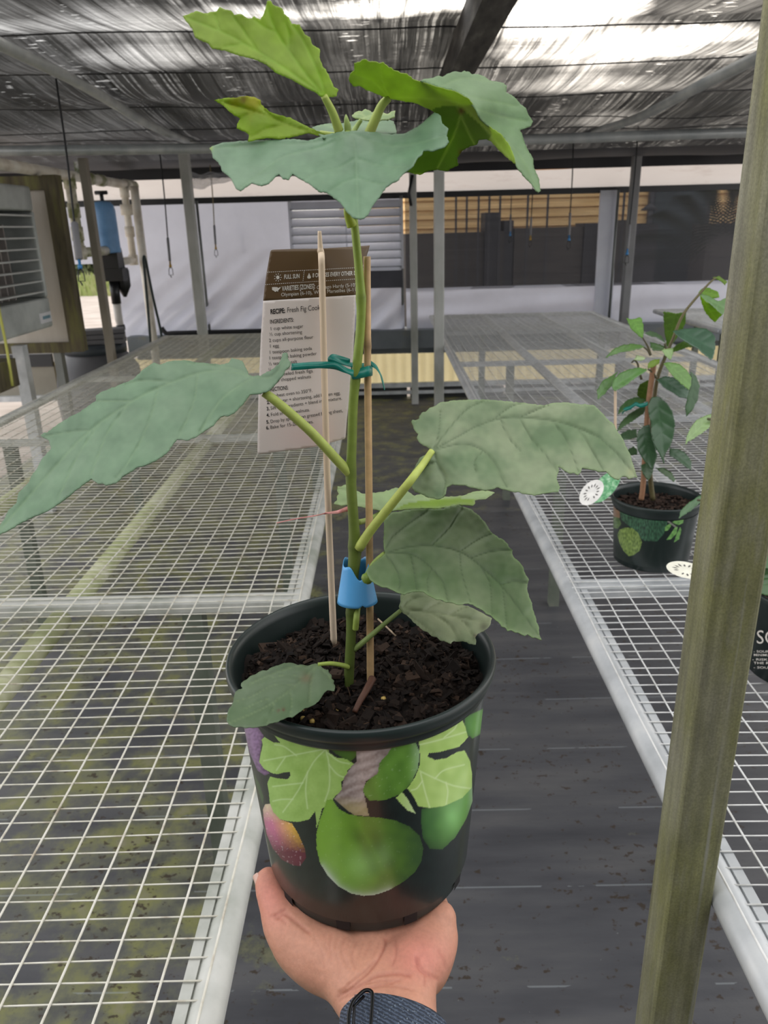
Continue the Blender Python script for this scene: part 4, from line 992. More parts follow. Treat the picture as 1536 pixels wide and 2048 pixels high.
# ---- potting mix
SZ = ZR - 0.017
mb = MB(); n1_, n2_ = 46, 120; v = []; cc = []
RS_ = RR * .915
def soil_h(x, y):
    r = math.hypot(x, y) / RS_
    return SZ + .0065 * mnoise.noise((x * 38, y * 38, 1)) + .006 * mnoise.noise((x * 90, y * 90, 2)) + .0035 * mnoise.noise((x * 220, y * 220, 3)) - .004 * r * r + .010 * math.exp(-(((x - .045) / .03) ** 2 + ((y + .005) / .03) ** 2)) + .006 * math.exp(-(((x + .05) / .03) ** 2 + ((y - .01) / .03) ** 2))
for j in range(n1_ + 1):
    for i in range(n2_):
        r = RS_ * j / n1_; a = 2 * math.pi * i / n2_
        x, y = r * math.cos(a), r * math.sin(a); v.append((AX + x, AY + y, soil_h(x, y)))
        g = .5 + .5 * mnoise.noise((x * 120, y * 120, 4)); b3 = math.exp(-(((x - .05) / .028) ** 2 + ((y - .0) / .028) ** 2))
        cc.append((0.006 + .008 * g + .012 * b3 * g, 0.0045 + .005 * g + .006 * b3 * g, 0.004 + .0035 * g + .002 * b3 * g))
mb.add(v, [(j * n2_ + i, j * n2_ + (i + 1) % n2_, (j + 1) * n2_ + (i + 1) % n2_, (j + 1) * n2_ + i) for j in range(n1_) for i in range(n2_)], 0, cc)
rs = np.random.RandomState(3)
for k in range(2600):
    u_ = math.sqrt(rs.rand()); a = rs.rand() * 6.283
    big = rs.rand() ** 4; L1, L2, L3 = 0.0012 + .0105 * big * rs.rand() + .002 * rs.rand(), .0009 + .005 * big * rs.rand() + .0008 * rs.rand(), .0005 + .0009 * rs.rand()
    r = (RS_ - L1 - .001) * u_; x, y = r * math.cos(a), r * math.sin(a); z = soil_h(x, y)
    M = Matrix.Translation((AX + x, AY + y, z + .001)) @ Matrix.Rotation(rs.rand() * 6.28, 4, 'Z') @ Matrix.Rotation(rs.randn() * .5, 4, 'X') @ Matrix.Rotation(rs.randn() * .5, 4, 'Y')
    t = rs.rand(); c = np.array((0.009, 0.0065, 0.0055)) * (1 - t) + np.array((0.055, 0.033, 0.022)) * t * (.25 + .9 * (rs.rand() < .2))
    w = [rs.uniform(.5, 1) for _ in range(8)]
    v8 = [(-L1 * w[0], -L2 * w[1], -L3), (L1 * w[2], -L2 * w[3], -L3), (L1 * w[4], L2 * w[5], -L3), (-L1 * w[6], L2 * w[7], -L3), (-L1 * w[0] * .8, -L2 * w[1] * .8, L3), (L1 * w[2] * .8, -L2 * w[3], L3), (L1 * w[4], L2 * w[5] * .8, L3), (-L1 * w[6], L2 * w[7] * .9, L3)]
    mb.hexa([tuple(M @ Vector(q)) for q in v8], 0, c)
for k in range(260):   # fibres
    r = RS_ * math.sqrt(rs.rand()) * .88; a = rs.rand() * 6.283; x, y = r * math.cos(a), r * math.sin(a); z = soil_h(x, y)
    d = np.array([rs.randn(), rs.randn(), .35 + .4 * rs.rand()]); d /= np.linalg.norm(d); L_ = .003 + .007 * rs.rand(); p0 = np.array([AX + x, AY + y, z])
    mb.tube([p0, p0 + d * L_ * .5 + rs.randn(3) * .0008, p0 + d * L_], [.0004, .00035, .0002], 4, 0, np.array((0.05, 0.03, 0.018)) * rs.uniform(.3, 1.6))
tag(mb.build('potting_mix', mat_vc('bark_mix', 0.85, 0.2, nscale=600, namt=.3), fig), kind='stuff')

# ---- stem
def soilY(px, py): q = onZ(px, py, SZ + .002); return float(q[1])
Y0 = soilY(697, 1368)
stem_px = [(697, 1378), (699, 1330), (702, 1270), (703, 1215), (706, 1150), (710, 1100), (707, 1040), (702, 960), (704, 880), (707, 800), (715, 720), (721, 655), (722, 598), (717, 530), (711, 470), (706, 420), (702, 350), (697, 295), (695, 262)]
srad_px = [10, 10, 10, 10.5, 11.5, 13, 10.5, 10.5, 9.5, 9.5, 9.5, 9, 9.5, 8.5, 8, 8, 7.5, 7, 5]
sp_ = spline(np.array([[a, b_, r] for (a, b_), r in zip(stem_px, srad_px)]), 110)
s3 = onY(sp_[:, 0], sp_[:, 1], Y0); dps = (s3 - CAM) @ fwd; srr = sp_[:, 2] * dps / F
scol = []
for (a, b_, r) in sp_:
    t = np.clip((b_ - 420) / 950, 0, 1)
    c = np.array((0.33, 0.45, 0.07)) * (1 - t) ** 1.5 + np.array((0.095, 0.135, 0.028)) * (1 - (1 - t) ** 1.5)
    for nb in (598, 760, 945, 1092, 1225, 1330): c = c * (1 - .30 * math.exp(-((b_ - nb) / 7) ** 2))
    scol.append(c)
for k in range(len(srr)):
    for nb in (598, 760, 945, 1092, 1225): srr[k] *= 1 + .14 * math.exp(-((sp_[k, 1] - nb) / 9) ** 2)
M_STEM = mat_vc('green_stem', 0.45, 0.4, nscale=180, namt=.12, bmp=.1)
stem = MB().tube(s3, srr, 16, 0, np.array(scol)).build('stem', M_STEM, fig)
def px3(pts, Y, n=24):
    p = spline(np.array([[a, b_, d] for a, b_, d in pts], float), n); return on_axis(p[:, 0], p[:, 1], Y + p[:, 2] / 1000, 1)
def petiole(parent, pts, r0, r1, c=(0.40, 0.48, 0.11)):
    q = px3(pts, Y0); return MB().tube(q, np.linspace(r0, r1, len(q)), 12, 0, c).build('petiole', M_STEM, parent)
MB().tube(px3([(697, 300, 2), (696, 262, 1), (693, 240, 0), (692, 229, 0)], Y0), [.0022] + [.0018] * 10 + list(np.linspace(.0018, .0003, 13)), 10, 0, (0.30, 0.40, 0.12)).build('bud', M_STEM, fig)
MB().tube(px3([(704, 452, -3), (695, 425, -5), (694, 405, -5)], Y0), np.linspace(.0028, .0012, 24), 10, 0, (0.36, 0.46, 0.04)).build('bud', M_STEM, fig)

PALE = (0.15, 0.25, 0.14); PALE2 = (0.21, 0.30, 0.18); VEIN = (0.27, 0.40, 0.20); LIME = (0.38, 0.50, 0.11)
# upper left bright leaf, seen from below
o = leaf(fig, 'leaf', S([(52, 66), (80, 56), (110, 45), (130, 52), (150, 55), (165, 48), (190, 45), (200, 28), (225, 40), (245, 42), (260, 60), (290, 58), (315, 74), (330, 75), (340, 65), (365, 80), (375, 66), (385, 40), (393, 4), (405, 2), (420, 20), (455, 35), (460, 55), (480, 70), (490, 95), (525, 100), (545, 140), (565, 150), (575, 180), (605, 200), (605, 225), (615, 265), (640, 300), (655, 335), (660, 350), (680, 362), (672, 390), (640, 395), (612, 392), (590, 375), (540, 350), (490, 320), (430, 295), (390, 260), (330, 235), (280, 225), (240, 210), (170, 195), (155, 175), (130, 165), (100, 150), (90, 115), (70, 90)], 340, 0, 2.021),
     [(645, 194, -8), (675, 183, -2), (370, 32, -38), (536, 2, -26), (642, 130, -10), (425, 100, -42), (530, 150, -30), (560, 90, -18)], Y0,
     [S([(625, 390), (540, 290), (430, 130), (390, 20)], 340, 0, 2.021), S([(620, 388), (450, 270), (250, 150), (70, 75)], 340, 0, 2.021), S([(625, 385), (600, 300), (540, 170), (480, 80)], 340, 0, 2.021),
      S([(620, 390), (520, 345), (420, 290)], 340, 0, 2.021), S([(480, 200), (480, 140), (465, 90)], 340, 0, 2.021), S([(430, 130), (380, 110), (340, 80)], 340, 0, 2.021), S([(350, 205), (300, 130), (250, 60)], 340, 0, 2.021), S([(300, 178), (220, 190)], 340, 0, 2.021), S([(200, 128), (180, 60)], 340, 0, 2.021), S([(420, 255), (370, 235)], 340, 0, 2.021)],
     LIME, (0.42, 0.60, 0.14), seed=1, material=M_LEAFLIT, quilt=.3, label='bright lime leaf at upper left seen from below')
petiole(o, [(678, 262, 0), (665, 225, -4), (648, 192, -8)], .0024, .0017)
# small yellowing leaf
o = leaf(fig, 'leaf', S([(180, 405), (215, 398), (270, 395), (285, 390), (310, 388), (345, 395), (365, 405), (370, 425), (400, 450), (430, 462), (480, 475), (530, 500), (560, 515), (600, 530), (628, 545), (600, 548), (560, 537), (500, 552), (440, 562), (390, 557), (315, 572), (320, 545), (300, 530), (270, 518), (272, 500), (285, 480), (270, 470), (240, 450), (215, 425)], 340, 0, 2.021),
     [(650, 268, 4), (430, 200, -12), (520, 196, 4), (495, 282, -18), (600, 270, -2), (560, 235, 8)], Y0,
     [S([(620, 545), (500, 515), (380, 465), (200, 408)], 340, 0, 2.021), S([(480, 508), (400, 520), (330, 555)], 340, 0, 2.021), S([(420, 480), (390, 455), (360, 420)], 340, 0, 2.021), S([(350, 452), (300, 470), (280, 500)], 340, 0, 2.021)],
     (0.30, 0.43, 0.03), (0.40, 0.50, 0.08), seed=2, step=4, material=M_LEAFLIT, spots=[(487, 200, 9, (0.16, 0.07, 0.02)), (506, 203, 20, (0.42, 0.40, 0.02)), (470, 205, 12, (0.33, 0.34, 0.03))], label='small yellowing leaf with a brown edge at upper left')
petiole(o, [(690, 272, 2), (668, 271, 3), (640, 267, 4)], .0017, .0014)
# far leaf behind the bud
o = leaf(fig, 'leaf', S([(575, 515), (610, 505), (650, 500), (690, 500), (720, 495), (770, 485), (830, 480), (880, 482), (905, 492), (912, 515), (915, 540), (830, 548), (750, 545), (690, 550), (620, 560), (590, 535)], 340, 0, 2.021),
     [(630, 260, 18), (640, 250, 45), (715, 244, 60), (785, 240, 75), (790, 268, 22), (700, 270, 15)], Y0, [S([(660, 550), (740, 515), (850, 490)], 340, 0, 2.021), S([(700, 530), (640, 510), (600, 508)], 340, 0, 2.021)],
     PALE, VEIN, seed=3, step=4, pale=PALE2, label='pale leaf pointing away behind the tip bud')
# small new leaf
o = leaf(fig, 'leaf', S([(735, 467), (745, 458), (762, 450), (776, 452), (790, 442), (806, 448), (815, 456), (830, 450), (850, 449), (865, 457), (880, 462), (895, 452), (911, 449), (908, 475), (895, 478), (880, 487), (860, 485), (840, 492), (815, 486), (790, 487), (770, 482), (750, 480)], 340, 0, 2.021),
     [(705, 231, 12), (788, 225, 20), (750, 243, 4), (745, 222, 26)], Y0, [S([(770, 484), (810, 470), (890, 462)], 340, 0, 2.021), S([(790, 475), (770, 462), (750, 464)], 340, 0, 2.021)],
     (0.16, 0.27, 0.09), (0.36, 0.45, 0.18), seed=4, step=3, edge_c=(0.4, 0.48, 0.2), label='tiny new leaf at the tip')
petiole(o, [(703, 270, 3), (712, 255, 5), (722, 240, 5)], .0014, .001, (0.3, 0.4, 0.12))
# right top leaf: folded, lime underside towards the viewer and grey-green upper face behind
o = leaf(fig, 'leaf', S([(722, 320), (728, 300), (745, 285), (745, 255), (765, 252), (775, 243), (790, 240), (810, 250), (830, 250), (845, 256), (860, 252), (880, 268), (900, 280), (930, 295), (960, 300), (985, 322), (1012, 330), (1080, 352), (1150, 368), (1205, 398), (1238, 440), (1258, 482), (1292, 512), (1340, 545), (1372, 590), (1392, 640), (1395, 662), (1362, 637), (1330, 607), (1300, 572), (1280, 562), (1250, 565), (1240, 585), (1195, 600), (1180, 612), (1160, 640), (1165, 668), (1140, 680), (1120, 692), (1080, 686), (1040, 692), (1010, 707), (950, 692), (960, 670), (1000, 620), (1060, 590), (1080, 540), (1075, 480), (1065, 450), (1000, 418), (940, 407), (885, 398), (830, 376), (790, 362), (765, 346), (740, 348)], 340, 0, 2.021),
     [(700, 160, -18), (710, 122, -25), (778, 195, 0), (845, 165, -14), (960, 220, -10), (1030, 326, -22), (975, 290, 8), (870, 222, 4), (830, 345, 35), (900, 335, 30), (930, 250, 8)], Y0,
     [S([(885, 395), (1000, 395), (1150, 410), (1230, 470), (1390, 655)], 340, 0, 2.021), S([(880, 390), (820, 330), (740, 300)], 340, 0, 2.021), S([(1180, 440), (1150, 540), (1080, 680)], 340, 0, 2.021), S([(1160, 425), (1200, 520), (1230, 580)], 340, 0, 2.021), S([(885, 390), (860, 330), (850, 270)], 340, 0, 2.021)],
     (0.35, 0.47, 0.09), (0.42, 0.54, 0.15), seed=5, quilt=.35, material=M_LEAFLIT, under=S([(1060, 440), (1110, 425), (1170, 430), (1230, 480), (1300, 545), (1290, 570), (1180, 620), (1170, 700), (940, 700), (1000, 600), (1070, 540)], 340, 0, 2.021), under_c=(0.16, 0.28, 0.03), spots=[(923, 221, 6, (0.17, 0.10, 0.02)), (923, 305, 5, (0.2, 0.1, 0.03))], label='large bright folded leaf at upper right, underside showing')
petiole(o, [(738, 268, 2), (750, 240, 0), (763, 212, -1), (777, 196, 0)], .0026, .0019)
leaf(o, 'upper_face', S([(1012, 328), (1030, 320), (1060, 317), (1080, 308), (1100, 312), (1125, 298), (1150, 290), (1170, 293), (1190, 287), (1210, 292), (1220, 302), (1245, 300), (1270, 310), (1290, 325), (1310, 330), (1340, 335), (1362, 347), (1358, 375), (1380, 385), (1400, 402), (1418, 425), (1437, 437), (1448, 465), (1467, 492), (1455, 512), (1415, 525), (1428, 562), (1442, 600), (1467, 642), (1470, 680), (1490, 722), (1498, 772), (1488, 780), (1478, 772), (1460, 742), (1430, 712), (1400, 672), (1388, 640), (1368, 592), (1338, 548), (1290, 514), (1254, 484), (1234, 442), (1202, 400), (1150, 370), (1080, 354)], 340, 0, 2.021),
     [(845, 163, -13), (960, 220, -9), (1030, 326, -20), (1080, 384, -34), (940, 144, 35), (1065, 243, 30), (1010, 168, 42), (1050, 300, 4), (985, 240, 8)], Y0,
     [S([(1150, 372), (1250, 400), (1400, 430)], 340, 0, 2.021), S([(1100, 350), (1180, 320), (1300, 330)], 340, 0, 2.021), S([(1230, 440), (1330, 470), (1440, 490)], 340, 0, 2.021), S([(1350, 560), (1420, 640), (1485, 765)], 340, 0, 2.021)],
     (0.115, 0.22, 0.08), (0.16, 0.27, 0.10), seed=6, quilt=.7, pale=(0.16, 0.26, 0.12), label='grey-green upper face')
# front leaf, pale face drooping to the viewer
o = leaf(fig, 'leaf', S([(160, 600), (170, 592), (180, 590), (210, 578), (250, 575), (290, 571), (330, 570), (420, 567), (500, 563), (560, 570), (590, 560), (620, 548), (680, 535), (750, 530), (830, 535), (900, 545), (950, 540), (1000, 515), (1040, 480), (1070, 455), (1095, 470), (1100, 500), (1125, 520), (1118, 550), (1128, 575), (1110, 595), (1080, 605), (1060, 612), (1025, 610), (1015, 628), (1000, 640), (985, 670), (960, 690), (940, 705), (920, 730), (895, 742), (870, 760), (850, 790), (820, 830), (800, 870), (770, 887), (740, 880), (710, 850), (690, 820), (650, 790), (620, 775), (605, 776), (590, 765), (560, 740), (520, 720), (495, 703), (480, 727), (455, 722), (440, 703), (420, 720), (400, 742), (370, 752), (330, 740), (310, 755), (285, 772), (265, 760), (245, 720), (210, 690), (205, 670), (195, 655), (175, 640), (168, 615)], 340, 0, 2.021),
     [(425, 297, -22), (500, 285, -10), (700, 264, -6), (800, 268, -8), (880, 238, -18), (897, 284, -40), (712, 437, -85), (480, 380, -62), (560, 350, -50), (620, 380, -66), (830, 345, -62), (700, 330, -34), (600, 310, -24)], Y0,
     [S([(735, 540), (750, 620), (755, 720), (762, 880)], 340, 0, 2.021), S([(730, 540), (600, 600), (450, 640), (290, 760)], 340, 0, 2.021), S([(740, 540), (880, 590), (1000, 580), (1115, 550)], 340, 0, 2.021), S([(725, 538), (560, 580), (380, 585), (190, 600)], 340, 0, 2.021), S([(752, 640), (680, 680), (600, 700), (540, 728)], 340, 0, 2.021), S([(752, 640), (850, 670), (960, 680)], 340, 0, 2.021), S([(755, 720), (700, 740), (640, 780)], 340, 0, 2.021), S([(756, 720), (820, 740), (880, 750)], 340, 0, 2.021)],
     (0.12, 0.225, 0.125), (0.155, 0.265, 0.145), seed=7, pale=(0.165, 0.27, 0.165), quilt=.75, spots=[(421, 297, 5, (0.25, 0.36, 0.05))], label='broad grey-green front leaf drooping towards the viewer')
petiole(o, [(700, 285, 0), (701, 275, -2), (704, 268, -5)], .0018, .0016)
# big left leaf
o = leaf(fig, 'leaf', S([(-30, 1040), (-12, 1000), (20, 960), (45, 910), (80, 880), (90, 830), (140, 780), (150, 750), (175, 720), (200, 670), (245, 620), (235, 580), (210, 566), (195, 555), (208, 545), (230, 540), (280, 500), (330, 470), (380, 445), (430, 410), (462, 388), (460, 370), (480, 350), (530, 330), (580, 310), (640, 285), (680, 245), (740, 205), (770, 215), (800, 203), (830, 197), (900, 195), (950, 205), (1000, 208), (1060, 215), (1100, 205), (1115, 182), (1140, 190), (1162, 196), (1180, 230), (1195, 265), (1215, 272), (1260, 262), (1300, 245), (1340, 210), (1360, 160), (1378, 158), (1385, 190), (1395, 200), (1390, 225), (1370, 240), (1355, 270), (1330, 300), (1290, 340), (1250, 355), (1200, 357), (1170, 400), (1130, 440), (1100, 460), (1060, 465), (1045, 480), (1020, 510), (985, 530), (945, 560), (900, 578), (850, 573), (830, 600), (800, 640), (740, 680), (680, 705), (655, 708), (640, 722), (600, 745), (560, 780), (510, 795), (490, 785), (470, 787), (440, 763), (400, 790), (350, 830), (300, 870), (240, 910), (190, 935), (160, 945), (100, 975), (50, 1005), (0, 1030)], 0, 640, 2.4),
     [(575, 715, -10), (545, 775, -22), (495, 752, -4), (460, 725, 14), (310, 725, 14), (90, 870, -12), (-5, 1065, -78), (210, 968, -72), (350, 880, -52), (480, 800, -28), (250, 850, -30), (120, 960, -52)], Y0,
     [S([(1215, 275), (1080, 245), (960, 255), (830, 300), (700, 355), (560, 440), (400, 560), (200, 780), (0, 1010)], 0, 640, 2.4), S([(1215, 280), (1130, 330), (1050, 400), (960, 540)], 0, 640, 2.4), S([(1210, 272), (1120, 235), (900, 205)], 0, 640, 2.4), S([(1225, 275), (1310, 270), (1375, 190)], 0, 640, 2.4), S([(760, 330), (720, 480), (640, 650), (560, 760)], 0, 640, 2.4), S([(620, 400), (520, 540), (440, 740)], 0, 640, 2.4), S([(480, 500), (380, 640), (280, 860)], 0, 640, 2.4), S([(830, 300), (700, 290), (600, 310)], 0, 640, 2.4), S([(640, 390), (540, 390), (470, 390)], 0, 640, 2.4), S([(440, 530), (330, 540), (220, 560)], 0, 640, 2.4), S([(950, 258), (930, 400), (860, 560)], 0, 640, 2.4)],
     (0.13, 0.23, 0.13), (0.195, 0.30, 0.165), seed=8, pale=(0.185, 0.28, 0.175), quilt=.75, label='long grey-green leaf reaching far to the left')
petiole(o, [(700, 947, 0), (676, 922, -3), (620, 862, -12), (555, 805, -20), (528, 785, -20)], .0030, .0024)
# big right leaf
R1S = lambda p: S(p, 640, 760, 2.327)
o = leaf(fig, 'leaf', R1S([(425, 195), (430, 186), (445, 188), (462, 180), (462, 168), (472, 154), (490, 150), (510, 130), (535, 122), (560, 105), (590, 102), (620, 95), (700, 92), (780, 92), (850, 98), (920, 105), (980, 112), (1040, 118), (1080, 108), (1140, 105), (1200, 112), (1275, 118), (1300, 142), (1320, 160), (1345, 190), (1370, 210), (1385, 240), (1410, 275), (1420, 300), (1440, 340), (1460, 400), (1477, 455), (1462, 452), (1440, 462), (1425, 450), (1405, 450), (1390, 465), (1370, 460), (1350, 445), (1330, 425), (1300, 428), (1280, 420), (1250, 415), (1220, 409), (1212, 430), (1200, 443), (1180, 432), (1160, 435), (1135, 420), (1108, 403), (1110, 425), (1100, 460), (1108, 480), (1117, 500), (1110, 522), (1085, 522), (1060, 526), (1030, 530), (1000, 538), (970, 532), (950, 530), (920, 520), (900, 521), (870, 512), (850, 509), (830, 500), (800, 510), (770, 516), (740, 510), (720, 503), (700, 501), (675, 490), (660, 490), (620, 487), (590, 498), (585, 530), (575, 545), (550, 556), (525, 550), (500, 546), (470, 530), (440, 520), (430, 505), (425, 490), (435, 450), (425, 430), (440, 410), (450, 390), (460, 372), (465, 362), (500, 345), (520, 325), (500, 312), (480, 305), (462, 290), (450, 270), (457, 250), (445, 240), (435, 225)]),
     [(866, 899, -4), (826, 842, 22), (900, 802, 38), (1060, 808, 44), (1190, 812, 34), (1273, 956, -14), (1120, 986, -34), (1010, 975, -24), (900, 975, -22), (832, 985, -14), (1000, 880, 16), (1120, 880, 14)], Y0,
     [R1S(q) for q in ([(530, 325), (640, 265), (730, 215), (840, 180), (930, 175), (1080, 190), (1200, 225), (1330, 290), (1470, 450)], [(530, 325), (590, 240), (680, 140), (760, 100)], [(535, 325), (660, 298), (740, 320), (800, 370), (870, 500)], [(532, 330), (550, 400), (585, 470), (570, 540)], [(528, 322), (552, 250), (560, 150)], [(930, 175), (980, 270), (1050, 350), (1105, 430)], [(800, 190), (880, 130), (940, 108)], [(1080, 190), (1150, 290), (1205, 430)], [(760, 330), (720, 380), (725, 430)], [(1200, 225), (1260, 320), (1320, 420)], [(930, 175), (1010, 140), (1060, 118)], [(545, 380), (490, 400), (440, 420)], [(840, 182), (870, 260), (930, 330)])],
     (0.135, 0.215, 0.10), (0.075, 0.125, 0.05), seed=9, quilt=.75, pale=(0.30, 0.355, 0.215), vw=1.6, edge_c=(0.26, 0.36, 0.17), spots=[(1262, 945, 10, (0.3, 0.34, 0.18))], label='broad sage leaf on the right, upper one of two')
petiole(o, [(718, 1096, -3), (742, 1060, -8), (790, 1000, -18), (822, 960, -24), (845, 930, -12), (864, 902, -5)], .0031, .0019, (0.46, 0.54, 0.12))
# horizontal leaf behind stem
o = leaf(fig, 'leaf', R1S([(65, 575), (80, 557), (78, 545), (88, 532), (80, 515), (82, 495), (100, 497), (120, 487), (128, 500), (160, 512), (200, 530), (240, 528), (300, 520), (350, 502), (375, 510), (400, 515), (440, 540), (462, 534), (480, 530), (505, 550), (540, 540), (600, 545), (660, 540), (690, 528), (720, 520), (770, 515), (813, 525), (790, 540), (770, 555), (740, 556), (720, 560), (722, 575), (710, 586), (650, 580), (600, 592), (540, 600), (480, 598), (400, 603), (350, 607), (300, 617), (260, 603), (200, 592), (130, 580), (100, 586)]),
     [(672, 1005, 34), (680, 972, 52), (800, 978, 62), (985, 986, 76), (945, 1010, 48), (780, 1020, 24), (870, 1000, 50), (720, 1010, 26)], Y0,
     [R1S([(290, 610), (350, 570), (480, 555), (650, 545), (800, 525)]), R1S([(290, 605), (240, 560), (160, 530), (90, 510)]), R1S([(285, 610), (200, 575), (80, 572)])],
     (0.33, 0.45, 0.22), (0.40, 0.50, 0.27), seed=10, step=4, under=R1S([(345, 610), (380, 585), (430, 570), (500, 562), (560, 552), (640, 550), (725, 560), (722, 577), (710, 588), (640, 583), (540, 603), (400, 606)]), under_c=(0.22, 0.36, 0.03), edge_c=(0.36, 0.46, 0.22), label='pale leaf lying level behind the stem')
petiole(o, [(716, 1045, 6), (735, 1040, 14), (755, 1030, 22), (770, 1018, 26)], .0018, .0014, (0.3, 0.4, 0.1))
# small leaf over the rim at right
o = leaf(fig, 'leaf', R1S([(375, 1072), (368, 1055), (376, 1030), (375, 1000), (400, 990), (430, 988), (470, 985), (500, 1000), (540, 1020), (590, 1035), (640, 1045), (690, 1052), (740, 1078), (770, 1095), (800, 1110), (792, 1140), (775, 1160), (760, 1170), (735, 1180), (722, 1200), (727, 1218), (725, 1231), (705, 1228), (690, 1225), (665, 1215), (640, 1217), (622, 1215), (610, 1228), (585, 1218), (560, 1212), (545, 1196), (520, 1190), (500, 1172), (480, 1165), (460, 1145), (440, 1130), (425, 1112), (410, 1100), (392, 1088)]),
     [(800, 1220, 0), (830, 1186, 20), (985, 1238, 14), (952, 1290, -18), (850, 1258, -14), (900, 1230, 8)], Y0,
     [R1S(q) for q in ([(378, 1070), (480, 1078), (600, 1095), (700, 1115), (780, 1120)], [(378, 1068), (420, 1025), (500, 1003)], [(382, 1074), (450, 1120), (530, 1185)], [(520, 1085), (600, 1140), (640, 1210)], [(600, 1095), (660, 1065), (690, 1055)], [(640, 1105), (690, 1150), (715, 1215)], [(480, 1080), (530, 1050), (570, 1035)])],
     (0.29, 0.37, 0.20), (0.24, 0.29, 0.14), seed=11, step=4, pale=(0.40, 0.44, 0.27), vw=1.5, rim=ZR + .006, spots=[(968, 1255, 10, (0.16, 0.18, 0.10)), (951, 1272, 4, (0.10, 0.06, 0.03))], label='small pale leaf hanging over the pot rim at right')
petiole(o, [(708, 1299, 0), (735, 1277, -3), (770, 1247, -2), (801, 1221, 0)], .0019, .0013, (0.22, 0.30, 0.09))
# lower right leaf
o = leaf(fig, 'leaf', R1S([(298, 700), (297, 655), (310, 640), (330, 618), (370, 612), (400, 605), (470, 600), (540, 602), (600, 592), (640, 580), (665, 590), (700, 600), (720, 618), (740, 630), (755, 650), (770, 665), (785, 692), (800, 710), (830, 735), (850, 742), (870, 760), (882, 780), (896, 792), (895, 812), (905, 830), (925, 845), (945, 870), (955, 900), (972, 930), (965, 955), (965, 980), (972, 1010), (987, 1040), (990, 1070), (1002, 1100), (1008, 1130), (1018, 1150), (1020, 1180), (1031, 1211), (1010, 1202), (990, 1201), (965, 1184), (952, 1192), (930, 1180), (910, 1176), (890, 1165), (872, 1168), (866, 1156), (850, 1150), (835, 1132), (820, 1120), (800, 1100), (770, 1085), (750, 1068), (730, 1060), (710, 1045), (690, 1040), (665, 1045), (640, 1046), (615, 1036), (590, 1036), (565, 1024), (540, 1022), (500, 1000), (485, 988), (470, 986), (430, 985), (390, 1000), (360, 990), (330, 976), (310, 966), (290, 965), (260, 950), (235, 932), (222, 910), (214, 888), (225, 870), (250, 850), (275, 830), (290, 820), (303, 806), (298, 780), (295, 750)]),
     [(770, 1106, -14), (775, 1036, 8), (905, 1012, 26), (1000, 1085, 10), (1052, 1150, -12), (1082, 1280, -58), (1010, 1262, -62), (920, 1205, -52), (800, 1180, -40), (735, 1145, -34), (900, 1090, 4), (980, 1180, -22)], Y0,
     [R1S(q) for q in ([(300, 808), (400, 780), (520, 772), (650, 800), (750, 870), (850, 965), (930, 1070), (1025, 1200)], [(305, 806), (420, 812), (500, 860), (570, 940), (595, 1030)], [(302, 812), (350, 870), (372, 940), (365, 985)], [(300, 803), (330, 740), (400, 680), (500, 610)], [(650, 800), (660, 900), (700, 1035)], [(750, 870), (790, 950), (800, 1090)], [(520, 772), (600, 690), (660, 600)], [(700, 830), (790, 800), (885, 790)], [(850, 965), (860, 1060), (870, 1160)], [(650, 800), (740, 740), (800, 715)], [(840, 955), (900, 940), (965, 945)], [(420, 812), (440, 900), (450, 980)], [(520, 880), (500, 930), (505, 990)])],
     (0.095, 0.16, 0.062), (0.055, 0.095, 0.035), seed=12, quilt=.75, pale=(0.20, 0.255, 0.14), vw=1.6, edge_c=(0.22, 0.33, 0.13), label='large sage leaf low on the right drooping over the pot')
petiole(o, [(716, 1205, 3), (722, 1180, 2), (735, 1150, -6), (750, 1125, -9), (770, 1107, -11)], .0022, .0016, (0.26, 0.36, 0.08))
MB().tube(px3([(711, 1258, -3), (713, 1235, -4), (716, 1205, 3)], Y0), [.0020] * 24, 10, 0, (0.30, 0.40, 0.08)).build('petiole_base', M_STEM, fig)
q = px3([(728, 1152, -16), (735, 1158, -20), (741, 1162, -18)], Y0, 8)
MB().tube(q, [.001, .0025, .003, .003, .003, .0028, .002, .0008], 8, 0, (0.16, 0.25, 0.03)).build('leaf_curl', M_STEM, o)
